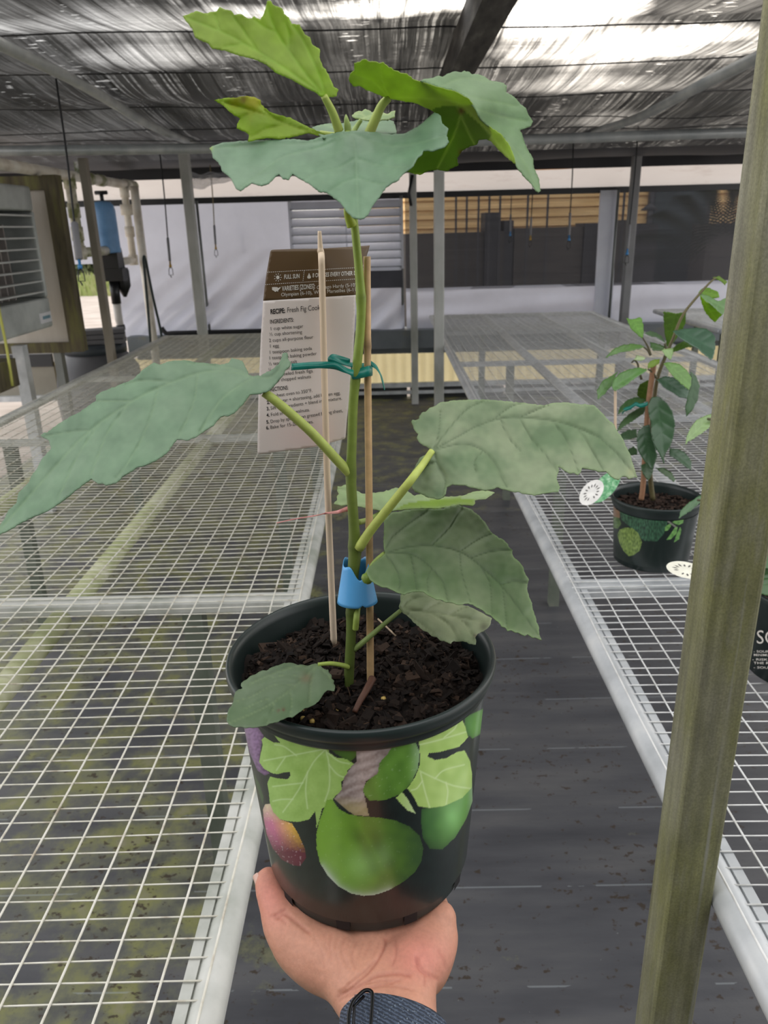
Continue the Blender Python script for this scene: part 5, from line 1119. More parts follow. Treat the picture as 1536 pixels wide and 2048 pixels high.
# low left leaf over the rim
LS = lambda p: S(p, 420, 1150, 2.56)
o = leaf(fig, 'leaf', LS([(88, 715), (95, 690), (110, 672), (120, 650), (122, 622), (130, 600), (148, 586), (167, 580), (158, 568), (160, 555), (175, 542), (190, 535), (205, 520), (240, 505), (262, 492), (290, 490), (315, 474), (340, 465), (370, 455), (400, 450), (425, 452), (450, 461), (475, 461), (500, 466), (520, 459), (548, 455), (562, 462), (575, 475), (588, 483), (606, 485), (608, 500), (622, 512), (622, 530), (636, 542), (632, 556), (641, 572), (636, 594), (618, 592), (600, 590), (580, 610), (560, 640), (540, 660), (510, 675), (480, 685), (440, 715), (420, 730), (400, 728), (380, 737), (340, 755), (310, 760), (280, 772), (240, 780), (190, 783), (160, 778), (130, 780), (100, 770), (85, 748)]),
     [(637, 1329, -14), (460, 1440, -62), (482, 1372, -34), (560, 1330, -18), (670, 1372, -36), (600, 1415, -58), (530, 1450, -72), (455, 1452, -70)], Y0,
     [LS(q) for q in ([(550, 460), (480, 530), (410, 592), (330, 650), (240, 700), (100, 760)], [(550, 458), (450, 468), (340, 500), (200, 560)], [(552, 462), (520, 540), (510, 660)], [(552, 462), (590, 500), (630, 545)], [(440, 566), (340, 560), (220, 620), (130, 650)], [(360, 630), (280, 640), (170, 690)], [(410, 592), (420, 650), (410, 720)], [(330, 650), (320, 700), (290, 765)], [(480, 530), (400, 510), (300, 530)])],
     (0.11, 0.175, 0.085), (0.21, 0.29, 0.14), seed=13, quilt=.8, step=4.2, rim=ZR + .005, vw=1.5, pale=(0.155, 0.215, 0.125), spots=[(612, 1357, 10, (0.17, 0.16, 0.09)), (557, 1422, 3, (0.12, 0.05, 0.03)), (567, 1420, 3, (0.12, 0.05, 0.03))], label='dark sage leaf low at left hanging over the pot rim')
petiole(o, [(696, 1334, -3), (682, 1330, -8), (660, 1327, -12), (636, 1329, -14)], .0017, .0012, (0.32, 0.42, 0.08))

# ================================================================== THINGS STUCK IN / TIED TO THE FIG
# bamboo stake
by_ = soilY(741, 1362)
sx = [(734, 513, 0), (735, 700, 0), (737, 900, 0), (739, 1100, 0), (741, 1380, 0)]
ps = spline(np.array(sx, float), 80); q3 = on_axis(ps[:, 0], ps[:, 1], by_, 1); dd = (q3 - CAM) @ fwd
rr = 7.4 * dd / F
for nb in (690, 1055): rr = rr * (1 + .16 * np.exp(-((ps[:, 1] - nb) / 7) ** 2))
bc_ = np.array([np.array((0.60, 0.40, 0.20)) * (1 - .45 * math.exp(-((b_ - 690) / 16) ** 2) - .35 * math.exp(-((b_ - 1062) / 5) ** 2)) * (1.15 if b_ < 690 else .95) for b_ in ps[:, 1]])
o = MB().tube(q3, rr, 14, 0, bc_).build('bamboo_stake', mat_vc('bamboo', 0.5, 0.4, nscale=140, namt=.18), org=q3[-1])
tag(o, 'tan bamboo stake tied beside the fig stem', 'stake')
# recipe card on its wooden stick
wy = soilY(668, 1287)
tagroot = empty('recipe_tag', onY(668, 1287, wy), 'brown and white fig cookie recipe card on a pale wooden stick', 'plant tag')
ps = spline(np.array([(639, 462, 0), (641, 500, 0), (643, 520, 0), (646, 640, 0), (650, 800, 0), (656, 1000, 0), (662, 1150, 0), (668, 1290, 0)], float), 70)
yy = wy + np.where(ps[:, 1] < 512, .0052, -.0022 - .0 * ps[:, 1]); yy = np.convolve(np.pad(yy, 1, 'edge'), [.25, .5, .25], 'valid')
q3 = on_axis(ps[:, 0], ps[:, 1], yy, 1); dd = (q3 - CAM) @ fwd
pw = np.where(ps[:, 1] < 500, 3.6 + (ps[:, 1] - 462) * .05, 6.8) * dd / F
MB().tube(q3, pw, 12).build('stick', mat('pale_wood', [(0.35, (0.64, 0.48, 0.33)), (0.6, (0.82, 0.66, 0.49)), (0.8, (0.58, 0.47, 0.36))], 0.6, 0, 60, (1, 1, .06), bmp=.05), tagroot)
C6 = lambda p: S(p, 490, 440, 4.267)
cyv = tps([(541, 500, 2.0), (739, 491, 22), (530, 570, 2), (712, 575, 5), (525, 640, 2.5), (708, 640, 2.5), (516, 800, 2.5), (700, 760, 2.5), (514, 908, 0), (691, 878, 1), (630, 505, 3), (640, 700, 2.5)])
def cardY(p, off=0.0): return wy + .002 + (cyv(np.atleast_2d(p)) + off) / 1000
outl = C6([(215, 272), (222, 260), (236, 254), (400, 247), (640, 245), (850, 232), (1064, 218), (1052, 265), (1030, 330), (1000, 400), (975, 460), (958, 550), (945, 650), (938, 850), (930, 1000), (922, 1170), (898, 1430), (870, 1700), (858, 1855), (848, 1868), (600, 1935), (400, 1962), (125, 1998), (112, 1994), (106, 1975), (115, 1500), (125, 1250), (135, 1000), (145, 850), (155, 690), (168, 570), (185, 450)])
top_o = C6([(215, 272), (222, 260), (236, 254), (400, 247), (640, 245), (850, 232), (1064, 218), (1052, 265), (1030, 330), (1000, 400), (975, 460), (958, 550), (945, 640), (500, 668), (155, 690), (168, 570), (185, 450)])
bot_o = C6([(155, 690), (500, 668), (945, 640), (938, 850), (930, 1000), (922, 1170), (898, 1430), (870, 1700), (858, 1855), (848, 1868), (600, 1935), (400, 1962), (125, 1998), (112, 1994), (106, 1975), (115, 1500), (125, 1250), (135, 1000), (145, 850)])
mb = MB()
for oo_, cc_, hd in ((top_o, (0.155, 0.095, 0.045), True), (bot_o, (0.88, 0.81, 0.77), False)):
    p2, fc = mesh2d(oo_, 5.0, np.random.RandomState(1), 0); cc = np.tile(np.array(cc_), (len(p2), 1))
    if not hd:
        pk = np.exp(-((p2[:, 0] - 610) / 60) ** 2 - ((p2[:, 1] - 870) / 40) ** 2)[:, None] * .3; cc = cc * (1 - pk) + np.array((0.80, 0.52, 0.50)) * pk
    mb.add(on_axis(p2[:, 0], p2[:, 1], cardY(p2), 1), fc, 0, cc)
card = mb.build('card', mat_vc('satin_card', 0.35, 0.5, transl=0.25), tagroot)
s = card.modifiers.new('thickness', 'SOLIDIFY'); s.thickness = .0003; s.offset = 0
# crisp brown band edge: a strip just over the card along the boundary
def txt_mesh(body, bold=0.0, shear=0.0):
    cu = bpy.data.curves.new('t', 'FONT'); cu.body = body; cu.size = 1.0; cu.resolution_u = 3; cu.offset = bold; cu.shear = shear
    ob = bpy.data.objects.new('t', cu); COL.objects.link(ob); bpy.context.view_layer.update()
    me = bpy.data.meshes.new_from_object(ob.evaluated_get(bpy.context.evaluated_depsgraph_get()))
    v = np.array([tuple(q.co) for q in me.vertices]); f = [tuple(pp.vertices) for pp in me.polygons]
    bpy.data.objects.remove(ob); bpy.data.curves.remove(cu); bpy.data.meshes.remove(me); return v, f
def put_text(mb, body, a, b_, cap, surf, bold=0.0, shear=0.0, mi=0):
    """write body from pixel a to pixel b_ (baseline), cap height in pixels, on surf(px)->3D"""
    v, f = txt_mesh(body, bold, shear); a = np.array(a, float); b_ = np.array(b_, float)
    w = v[:, 0].max(); e = (b_ - a) / w; n = np.array([(b_ - a)[1], -(b_ - a)[0]]); n = n / np.linalg.norm(n)
    p = a + v[:, :1] * e + v[:, 1:2] * n * cap / 0.70
    mb.add(surf(p), f, mi, smooth=False)
surf_c = lambda p: on_axis(p[:, 0], p[:, 1], cardY(p, -0.45), 1)
M_INKW = mat('white_ink', (0.74, 0.70, 0.64), 0.5); M_INKB = mat('black_ink', (0.02, 0.018, 0.018), 0.5)
mw, mk = MB(), MB()
def T6(mb, body, x0, y0, x1, y1, cap, bold=0.0, shear=0.0):
    a, b_ = C6([(x0, y0), (x1, y1)]); put_text(mb, body, a, b_, cap / 4.267, surf_c, bold, shear)
T6(mw, 'FULL SUN', 332, 503, 468, 495, 36, .02, .15)
T6(mw, '8 OUNCES EVERY OTHER DAY', 575, 490, 992, 466, 35, .02, .15)
T6(mw, 'VARIETIES [ZONES]:', 315, 605, 600, 583, 40, .02, .15)
T6(mw, 'Chicago Hardy (5-10),', 612, 590, 958, 567, 30)
T6(mw, 'Olympian (6-10), White Marseilles (6-11)', 308, 652, 962, 606, 30)
T6(mk, 'RECIPE:', 217, 803, 343, 791, 40, .035, .05); T6(mk, 'Fresh Fig Cookies', 357, 790, 690, 762, 44, 0, .1)
T6(mk, 'INGREDIENTS:', 213, 885, 415, 868, 34, .015, .05)
for s_, x0, y0, x1, y1 in (('1 cup white sugar', 213, 942, 497, 918), ('\u00bd cup shortening', 207, 990, 487, 968), ('2 cups all-purpose flour', 205, 1042, 583, 1012), ('1 egg', 207, 1090, 290, 1084), ('1 teaspoon baking soda', 205, 1143, 572, 1108), ('1 teaspoon baking powder', 203, 1193, 613, 1152),
                             ('\u00bd teaspoon salt', 200, 1242, 445, 1220), ('\u00bc teaspoon ground cloves', 198, 1292, 605, 1254), ('1 cup peeled fresh figs', 200, 1340, 578, 1300), ('\u00bd cup chopped walnuts', 198, 1388, 563, 1348)):
    T6(mk, s_, x0, y0, x1, y1, 29)
T6(mk, 'DIRECTIONS:', 186, 1466, 370, 1446, 34, .015, .05)
for k, (s_, x0, y0, x1, y1) in enumerate((('Preheat oven to 350\u00b0F.', 222, 1516, 575, 1468), ('Mix sugar + shortening, add beaten egg.', 222, 1566, 815, 1488), ('Sift dry ingredients + blend into mixture.', 220, 1620, 828, 1533), ('Fold in figs + walnuts.', 220, 1675, 553, 1632), ('Drop by spoonful on greased baking sheet,', 218, 1734, 835, 1638), ('Bake for 15-20 minutes.', 216, 1783, 585, 1733))):
    T6(mk, s_, x0, y0, x1, y1, 29); T6(mk, '%d.' % (k + 1), x0 - 34, y0 + 5, x0 - 10, y0 + 2, 29, .035)
def strip(mb, a, b_, w):
    a, b_ = np.array(C6([a])[0]), np.array(C6([b_])[0]); d = (b_ - a) / np.linalg.norm(b_ - a); n = np.array([-d[1], d[0]]) * w / 4.267 / 2
    mb.add(surf_c(np.array([a - n, b_ - n, b_ + n, a + n])), [(0, 1, 2, 3)], 0, smooth=False)
for (a, b_) in (((190, 446), (944, 407)), ((172, 551), (944, 503))):
    for k in range(46):
        t0, t1 = k / 46, (k + .55) / 46; strip(mw, (a[0] + (b_[0] - a[0]) * t0, a[1] + (b_[1] - a[1]) * t0), (a[0] + (b_[0] - a[0]) * t1, a[1] + (b_[1] - a[1]) * t1), 5)
for k in range(6): strip(mw, (506 - k * 2, 430 + k * 16), (505 - k * 2, 439 + k * 16), 5)
def disc(mb, cx, cy, pts): mb.add(surf_c(np.array(C6([(cx + a, cy + b_) for a, b_ in pts]))), [tuple(range(len(pts)))], 0, smooth=False)
disc(mw, 280, 490, [(15 * math.cos(t), 16 * math.sin(t)) for t in np.linspace(0, 6.28, 20, endpoint=False)])
for k in range(9):
    a = k * 2 * math.pi / 9; strip(mw, (280 + 22 * math.cos(a), 490 + 24 * math.sin(a)), (280 + 33 * math.cos(a), 490 + 36 * math.sin(a)), 5)
disc(mw, 547, 482, [(0, -30), (8, -12), (16, 4), (14, 15), (0, 20), (-14, 15), (-16, 4), (-8, -12)])
disc(mw, 264, 592, [(-34, -18), (-10, -20), (12, -18), (22, -12), (40, -22), (38, -10), (26, 2), (18, 12), (20, 22), (8, 14), (-6, 22), (-18, 12), (-32, 6)])
mw.build('white_print', M_INKW, card); mk.build('black_print', M_INKB, card)

# green tie
M_TIE = mat('green_tie_tape', [(0.3, (0.003, 0.13, 0.10)), (0.7, (0.012, 0.24, 0.18))], 0.3, 0, 60)
root = empty('plant_tie', onY(722, 745, Y0), 'green plastic tape tying the fig stem to the bamboo stake', 'tie')
mb = MB()
def tape(pts, hw, n=26):
    p = spline(np.array(pts, float), n); q = on_axis(p[:, 0], p[:, 1], Y0 + p[:, 2] / 1000, 1); dd = (q - CAM) @ fwd
    ang = np.radians(p[:, 3]); w = (np.cos(ang)[:, None] * UP + np.sin(ang)[:, None] * fwd) * (hw * dd / F)[:, None]
    mb.ribbon(q, w, .0002)
sr = float(np.interp(745, sp_[:, 1][::1], srr)) * 1000 + .6
tape([(583, 734, -9, 10), (610, 732, -9, 0), (640, 730, -9, 15), (670, 732, -8, -20), (695, 742, -7, 35), (707, 747, -6, 10)], 7.0)
tape([(705, 730, -2, 25), (690, 727, -4, 40), (668, 720, -6, 0), (656, 722, -6, -50), (665, 713, -5, 20), (680, 717, -3, 0), (700, 723, -1, -30)], 5.5)
mb.build('tail', M_TIE, root); mb = MB()
ly = by_ - Y0
tape([(703, 744, -1, 0), (706, 748, -sr, 0), (722, 746, -sr - .5, 0), (738, 742, min(-3.5, ly * 1000 - 4.5), 0), (744, 741, ly * 1000, 0), (742, 737, ly * 1000 + 4, 0), (722, 737, 6, 0), (704, 741, 2, 0), (703, 744, -1, 0)], 10.5, 40)
mb.build('band', M_TIE, root); mb = MB()
tape([(742, 727, ly * 1000 - 4, 0), (752, 734, ly * 1000 - 6, 30), (760, 747, ly * 1000 - 8, 60), (765, 762, ly * 1000 - 9, 20), (769, 778, ly * 1000 - 8, 60)], 5.5)
mb.build('tail', M_TIE, root)
# blue collar
cy0 = Y0 + .002; mb = MB(); v = []
NA2, NT2 = 64, 12
cc_ = on_axis(np.array([713.]), np.array([1160.]), cy0, 1)[0]; sc_ = float((cc_ - CAM) @ fwd) / F
ztop, zbot = float(onY(713, 1128, cy0)[2]), float(onY(713, 1203, cy0)[2])
for j in range(NT2 + 1):
    t = j / NT2
    for i in range(NA2 + 1):
        a = 2 * math.pi * i / NA2
        top = ztop + .0015 - (.011 * math.exp(-((a - 4.95) / .5) ** 2)) + .002 * math.sin(3 * a)
        bot = zbot + (.0016 * math.exp(-((a - 5.0) / .1) ** 2))
        z = bot + (top - bot) * t; r = (41 - 15 * (z - zbot) / (ztop - zbot)) * sc_
        v.append((cc_[0] + r * math.cos(a), cy0 + .78 * r * math.sin(a), z))
mb.add(v, [(j * (NA2 + 1) + i, j * (NA2 + 1) + i + 1, (j + 1) * (NA2 + 1) + i + 1, (j + 1) * (NA2 + 1) + i) for j in range(NT2) for i in range(NA2)])
m_b = mat('blue_plastic', [(0.3, (0.09, 0.38, 0.78)), (0.7, (0.14, 0.48, 0.90))], 0.25, 0, 20)
o = mb.build('plant_collar', m_b, org=cc_); s = o.modifiers.new('t', 'SOLIDIFY'); s.thickness = .0004
tag(o, 'bright blue plastic cone collar round the fig stem', 'collar')
# pink twist strip
p = spline(np.array([(553, 1046, -14, 90), (590, 1038, -10, 60), (632, 1031, -6, 20), (650, 1027, wy * 1000 - Y0 * 1000 - 5, 0), (675, 1024, 4, 0), (694, 1018, 7, 0), (706, 1018, 8, 0)], float), 34)
q = on_axis(p[:, 0], p[:, 1], Y0 + p[:, 2] / 1000, 1); hw = np.concatenate([np.linspace(.8, 1.2, 16), np.linspace(1.6, 6, 18)]) * .5 / F
m_p = mat('pink_film', (0.75, 0.30, 0.28), 0.3)
o = MB().ribbon(q, UP[None] * hw[:, None], .00015).build('pink_tag_strip', m_p, org=q[-1]); tag(o, 'thin pink plastic strip threaded behind the fig stem and past the stick', 'strip')
# twig, straw and fertilizer pellets on the soil
q = np.array([onZ(745, 1357, SZ + .012), onZ(733, 1380, SZ + .010), onZ(720, 1402, SZ + .007), onZ(709, 1424, SZ + .004)])
o = MB().tube(spline(q, 14), np.linspace(.0026, .0017, 14), 8).build('twig', mat('red_brown_twig', (0.085, 0.032, 0.016), 0.6, 0, 80), org=q[-1]); tag(o, 'short red-brown twig leaning on the soil before the bamboo stake', 'twig')
q = np.array([onZ(756, 1238, SZ + .008), onZ(792, 1272, SZ + .006)])
o = MB().tube(spline(q, 6), .0007, 6).build('straw', mat('pale_straw', (0.36, 0.27, 0.18), 0.6), org=q[0]); tag(o, 'thin pale straw lying on the soil right of the bamboo stake', 'straw')
for k, (px, py) in enumerate(((590, 1302), (767, 1398), (675, 1421), (607, 1421), (660, 1440), (624, 1443), (606, 1438))):
    q = onZ(px, py, SZ + .0035); zz = soil_h(q[0] - AX, q[1] - AY); q = onZ(px, py, zz + .0016)
    mb = MB().lathe([(0, -.0019), (.0013, -.0014), (.0019, 0), (.0014, .0013), (0, .0018)], 10, q)
    tag(mb.build('fertilizer_pellet', mat('yellow_pellet', (0.55, 0.38, 0.10), 0.4) if k == 0 else bpy.data.materials['yellow_pellet'], org=q), 'tiny yellow fertilizer pellet on the dark soil in the held pot', 'pellet', 'fertilizer pellets')
# ================================================================== HAND
ZB = ZR - PH
body = MB()
def hn(px, py, dz): return onZ(px, py, ZB + dz)
def limb(nodes, n=18, k=8):
    pts = np.array([q[0] for q in nodes]); r = np.array([q[1] for q in nodes]); m = (len(nodes) - 1) * k + 1
    if len(nodes) == 2:
        t = np.linspace(0, 1, m)[:, None]; p = pts[0] * (1 - t) + pts[1] * t; rr = r[0] * (1 - t[:, 0]) + r[1] * t[:, 0]
    else:
        q = spline(np.hstack([pts, r[:, None]]), m); p, rr = q[:, :3], q[:, 3]
    # rounded ends
    for e in (0, -1):
        pass
    d0 = (p[0] - p[1]) / np.linalg.norm(p[0] - p[1]); d1 = (p[-1] - p[-2]) / np.linalg.norm(p[-1] - p[-2])
    A = [math.radians(a) for a in (80, 55, 30)]
    pre = [p[0] + d0 * rr[0] * math.sin(a) for a in A]; prr = [rr[0] * math.cos(a) for a in A]
    post_ = [p[-1] + d1 * rr[-1] * math.sin(a) for a in A[::-1]]; por = [rr[-1] * math.cos(a) for a in A[::-1]]
    body.tube(np.vstack([pre, p, post_]), np.concatenate([prr, rr, por]), n)
W0, W1 = hn(768, 2058, -.021), hn(808, 2052, -.021)
ax_ = hn(779, 2160, -.026) - hn(779, 2052, -.021); ax_ /= np.linalg.norm(ax_)
for W, s in ((W0, -1), (W1, 1)):
    limb([(W - ax_ * .004, .0205), (W + ax_ * .05, .0225), (W + ax_ * .16 + np.array([s * .004, 0, -.01]), .027), (W + ax_ * .30 + np.array([s * .008, 0, -.03]), .031)])
T1, T2, MCP = hn(704, 1950, -.0185), hn(628, 1906, -.0175), hn(580, 1857, -.012)
IP, TIP = hn(550, 1803, -.004), hn(536, 1762, .002)
limb([(W0, .0185), (T1, .0200), (T2, .0198), (MCP, .0165), (IP, .0112), (TIP, .0088)])
P1, P2, P3 = hn(742, 1955, -.0185), hn(738, 1902, -.0185), hn(812, 1950, -.0185)
H1, H2, H3 = hn(838, 1922, -.0195), hn(868, 1868, -.0165), hn(878, 1838, -.010)
limb([(W1, .0195), (P3, .0195), (H1, .0205), (H2, .0165), (H3, .0115)])
limb([(W0, .019), (P1, .0185), (P2, .0178)]); limb([(W1, .019), (P1, .0185), (T2, .0175)]); limb([(P3, .019), (P1, .0185), (T1, .020)])
kz = ZB - .0118
KN = [np.array([AX - .036, AY + .004, kz]), np.array([AX - .011, AY + .012, kz]), np.array([AX + .014, AY + .008, kz]), np.array([AX + .037, AY - .006, kz])]
for k in KN:
    limb([(P2, .0165), ((P2 + k) / 2 - (0, 0, .002), .0145), (k, .0108)]); limb([(H1, .017), ((H1 + k) / 2 - (0, 0, .003), .0135), (k, .0108)])
limb([(T2, .018), (KN[0], .0108)]); limb([(H2, .0155), (KN[3], .0108)])
for a, b_ in zip(KN[:-1], KN[1:]): limb([(a, .0108), (b_, .0108)])
FL = [.078, .088, .083, .068]
for k, (q, L_, dx) in enumerate(zip(KN, FL, (-.006, -.002, .003, .009))):
    e1 = q + (dx, L_ * .48, .0006); yb = AY + RB + .010
    e2 = np.array([q[0] + dx * 1.5, max(e1[1] + .018, yb), ZB - .004]); e3 = e2 + (dx * .2, .003, .022)
    limb([(q, .0105), (e1, .0094), (e2, .0086), (e3, .0074)])
skin_raw = body.build('raw_person', M_BLACKPL)
rm = skin_raw.modifiers.new('r', 'REMESH'); rm.mode = 'VOXEL'; rm.voxel_size = .00105
bpy.context.view_layer.update()
me = bpy.data.meshes.new_from_object(skin_raw.evaluated_get(bpy.context.evaluated_depsgraph_get()))
bpy.data.objects.remove(skin_raw)
v = np.array([tuple(q.co) for q in me.vertices]); fc = [tuple(p_.vertices) for p_ in me.polygons]
ed = np.array([tuple(e.vertices) for e in me.edges]); deg = np.bincount(ed.ravel(), minlength=len(v))[:, None].astype(float)
def lap(v, n, lam=.5, mu=-.51):
    for k in range(n):
        for l_ in (lam, mu):
            s_ = np.zeros_like(v); np.add.at(s_, ed[:, 0], v[ed[:, 1]]); np.add.at(s_, ed[:, 1], v[ed[:, 0]])
            v = v + l_ * (s_ / deg - v)
    return v
def shrinklap(v, n):
    for k in range(n):
        s_ = np.zeros_like(v); np.add.at(s_, ed[:, 0], v[ed[:, 1]]); np.add.at(s_, ed[:, 1], v[ed[:, 0]]); v = v + .5 * (s_ / deg - v)
    return v
v = shrinklap(v, 20)
def vnormals(v):
    n = np.zeros_like(v); f = np.array([q if len(q) == 4 else q + (q[-1],) for q in fc])
    c = np.cross(v[f[:, 2]] - v[f[:, 0]], v[f[:, 3]] - v[f[:, 1]])
    for j in range(4): np.add.at(n, f[:, j], c)
    return n / (np.linalg.norm(n, axis=1)[:, None] + 1e-12)
nr = vnormals(v); v = v + nr * .0009; nr = vnormals(v)
def topx(v):
    d = v - CAM; dp = d @ fwd; return np.stack([CX + F * (d @ RT) / dp, CY - F * (d @ UP) / dp], 1)
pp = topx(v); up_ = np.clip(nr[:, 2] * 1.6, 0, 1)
HS = lambda q: S(q, 460, 1700, 2.954)
crease = [([(640, 870), (740, 790), (820, 720), (880, 640), (915, 560), (920, 525)], .0011, 3), ([(690, 800), (790, 720), (850, 660)], .0007, 2.5), ([(645, 895), (720, 830), (800, 790), (900, 770), (1000, 775)], .0008, 2.5), ([(700, 860), (800, 815), (900, 800), (1000, 810), (1080, 830)], .0006, 2.5), ([(640, 840), (700, 800), (760, 740)], .0006, 2.5), ([(1110, 660), (1150, 730), (1150, 800)], .0006, 2.5), ([(640, 520), (620, 600), (650, 690), (640, 760)], .0003, 2), ([(710, 530), (680, 620), (710, 700)], .0003, 2), ([(790, 545), (760, 630), (770, 690)], .0003, 2), ([(880, 545), (850, 620)], .0003, 2), ([(500, 520), (540, 600), (560, 700)], .0003, 2), ([(560, 500), (570, 580), (600, 680)], .0003, 2), ([(650, 850), (760, 800), (860, 745), (960, 730), (1060, 740)], .0010, 4), ([(655, 880), (760, 830), (880, 795), (960, 785)], .0008, 4),
          ([(975, 535), (980, 610), (960, 680)], .0006, 3), ([(1100, 640), (1120, 700), (1180, 740), (1220, 765)], .0010, 4), ([(1230, 600), (1260, 650), (1270, 700)], .0006, 4), ([(280, 405), (330, 380), (410, 440), (470, 490)], .0008, 4),
          ([(600, 500), (590, 560), (600, 640)], .0004, 3), ([(680, 520), (660, 600), (690, 690)], .0004, 3), ([(750, 540), (720, 620), (740, 700)], .0004, 3), ([(830, 540), (800, 620)], .0004, 3), ([(240, 390), (290, 400), (330, 430)], .0006, 3), ([(265, 385), (325, 350)], .0008, 3)]
disp = np.zeros(len(v)); cr = np.zeros(len(v))
for q, a, w in crease:
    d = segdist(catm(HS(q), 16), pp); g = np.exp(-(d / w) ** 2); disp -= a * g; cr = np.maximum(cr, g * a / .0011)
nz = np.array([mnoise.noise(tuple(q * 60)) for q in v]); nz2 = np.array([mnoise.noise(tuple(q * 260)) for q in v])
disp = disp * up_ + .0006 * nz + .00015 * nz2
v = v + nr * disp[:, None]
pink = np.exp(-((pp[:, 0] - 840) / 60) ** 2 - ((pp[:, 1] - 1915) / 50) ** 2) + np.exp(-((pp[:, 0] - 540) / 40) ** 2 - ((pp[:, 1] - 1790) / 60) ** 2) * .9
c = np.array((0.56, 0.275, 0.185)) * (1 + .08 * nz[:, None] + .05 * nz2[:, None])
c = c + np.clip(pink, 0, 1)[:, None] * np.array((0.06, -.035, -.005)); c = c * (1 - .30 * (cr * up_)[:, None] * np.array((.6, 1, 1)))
tan = np.clip((-nr[:, 2] + .25) * 1.4, 0, 1)[:, None]; c = c * (1 - tan) + np.array((0.36, 0.185, 0.11)) * tan   # browner where the skin faces sideways or down
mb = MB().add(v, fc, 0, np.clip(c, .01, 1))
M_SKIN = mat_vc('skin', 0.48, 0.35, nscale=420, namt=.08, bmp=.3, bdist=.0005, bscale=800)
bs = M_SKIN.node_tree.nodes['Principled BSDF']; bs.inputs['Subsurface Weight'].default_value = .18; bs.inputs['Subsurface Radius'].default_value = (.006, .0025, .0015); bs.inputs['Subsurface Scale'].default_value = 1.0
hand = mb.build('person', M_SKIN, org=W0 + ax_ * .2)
tag(hand, "person's left hand and wrist holding up the potted fig on an open palm", 'person')
# thumb nail
nq = TIP + np.array([-.0072, .002, .0015])
nb_ = MB(); vv = []
td = (TIP - IP) / np.linalg.norm(TIP - IP); nn_ = np.array([-.9, -.25, .2]); nn_ -= td * nn_.dot(td); nn_ /= np.linalg.norm(nn_); ss = np.cross(td, nn_)
for i in range(9):
    for j in range(7):
        a, b_ = (i / 8 - .5), (j / 6 - .5); w = .0052 * (1 - .25 * max(0, a) ** 2)
        vv.append(TIP + td * (a * .011 + .001) + ss * (math.sin(b_ * 2.2) * w) + nn_ * (.0090 * math.cos(b_ * 1.6) + .0002))
nb_.add(vv, [(i * 7 + j, i * 7 + j + 1, i * 7 + j + 8, i * 7 + j + 7) for i in range(8) for j in range(6)])
nb_.build('thumb_nail', mat('nail', (0.66, 0.42, 0.34), 0.3), hand)

# watch strap
root = empty('watch_band', hn(779, 2075, -.02), 'slate blue woven watch strap with black buckle on the wrist', 'watch strap')
Yt, Yl, Yr = hn(770, 1990, .003)[1], hn(688, 2014, -.020)[1], hn(880, 2054, -.020)[1]
yc, ycos, ysin = (Yr + Yl) / 2, (Yr - Yl) / 2, Yt - (Yr + Yl) / 2
cxm = (W0[0] + W1[0]) / 2; czm = ZB - .0215; v = []
NT3, NW = 120, 12; WD = .022
for layer in (0, 1):
    for i in range(NT3):
        a = 2 * math.pi * i / NT3
        for j in range(NW + 1):
            t = j / NW; ed_ = .0006 * (1 - abs(2 * t - 1) ** 4)
            rx, rz = .0312 + layer * (.0016 + ed_), .0228 + layer * (.0016 + ed_)
            y = yc + ycos * math.cos(a) + ysin * math.sin(a) - WD * t
            xx = cxm + rx * math.cos(a) + (y - W0[1]) * 0.02
            v.append((xx, y, czm + rz * math.sin(a) - (Yt - y) * .10))
LN = NT3 * (NW + 1); f = []
for i in range(NT3):
    i2 = (i + 1) % NT3
    for j in range(NW):
        a, b_ = i * (NW + 1) + j, i2 * (NW + 1) + j
        f.append((LN + a, LN + b_, LN + b_ + 1, LN + a + 1)); f.append((a, a + 1, b_ + 1, b_))
    a, b_ = i * (NW + 1), i2 * (NW + 1); f.append((a, b_, LN + b_, LN + a)); a += NW; b_ += NW; f.append((a, LN + a, LN + b_, b_))
m, b, L = new_mat('woven_strap'); b.inputs['Roughness'].default_value = .75
wv = nd(m, 'ShaderNodeTexWave', wave_type='BANDS', bands_direction='DIAGONAL'); wv.inputs['Scale'].default_value = 150; wv.inputs['Distortion'].default_value = 3; wv.inputs['Detail Scale'].default_value = 3
L.new(coords(m, (1, 1.7, 1)), wv.inputs['Vector'])
vo = nd(m, 'ShaderNodeTexVoronoi'); vo.inputs['Scale'].default_value = 520; L.new(coords(m), vo.inputs['Vector'])
r1 = ramp(m, wv.outputs['Fac'], [(0.1, (0.022, 0.030, 0.048)), (0.8, (0.075, 0.10, 0.15))]); r2 = ramp(m, noisetex(m, coords(m), 900, 1), [(0.66, (0, 0, 0)), (0.72, (.30, .35, .40))])
mx = nd(m, 'ShaderNodeMix', data_type='RGBA', blend_type='ADD'); mx.inputs[0].default_value = .6; L.new(r1.outputs[0], mx.inputs[6]); L.new(r2.outputs[0], mx.inputs[7]); L.new(mx.outputs[2], b.inputs['Base Color'])
bump(m, b, wv.outputs['Fac'], .8, .0009)
MB().add(v, f).build('strap', m, root)
zb3 = .0065
bq = np.array([hn(697, 2064, zb3), hn(698, 2030, zb3), hn(705, 2006, zb3), hn(718, 1990, zb3), hn(730, 1981, zb3), hn(741, 1982, zb3), hn(745, 1992, zb3), hn(743, 2030, zb3), hn(740, 2066, zb3)])
M_BUCK = mat('black_metal', (0.012, 0.012, 0.014), 0.25, 0.6, 20)
MB().tube(spline(bq, 50), .0011, 10).tube([hn(706, 2062, zb3 - .001), hn(709, 2012, zb3 - .001), hn(728, 1992, zb3 - .001)], .0009, 8).build('buckle', M_BUCK, root)

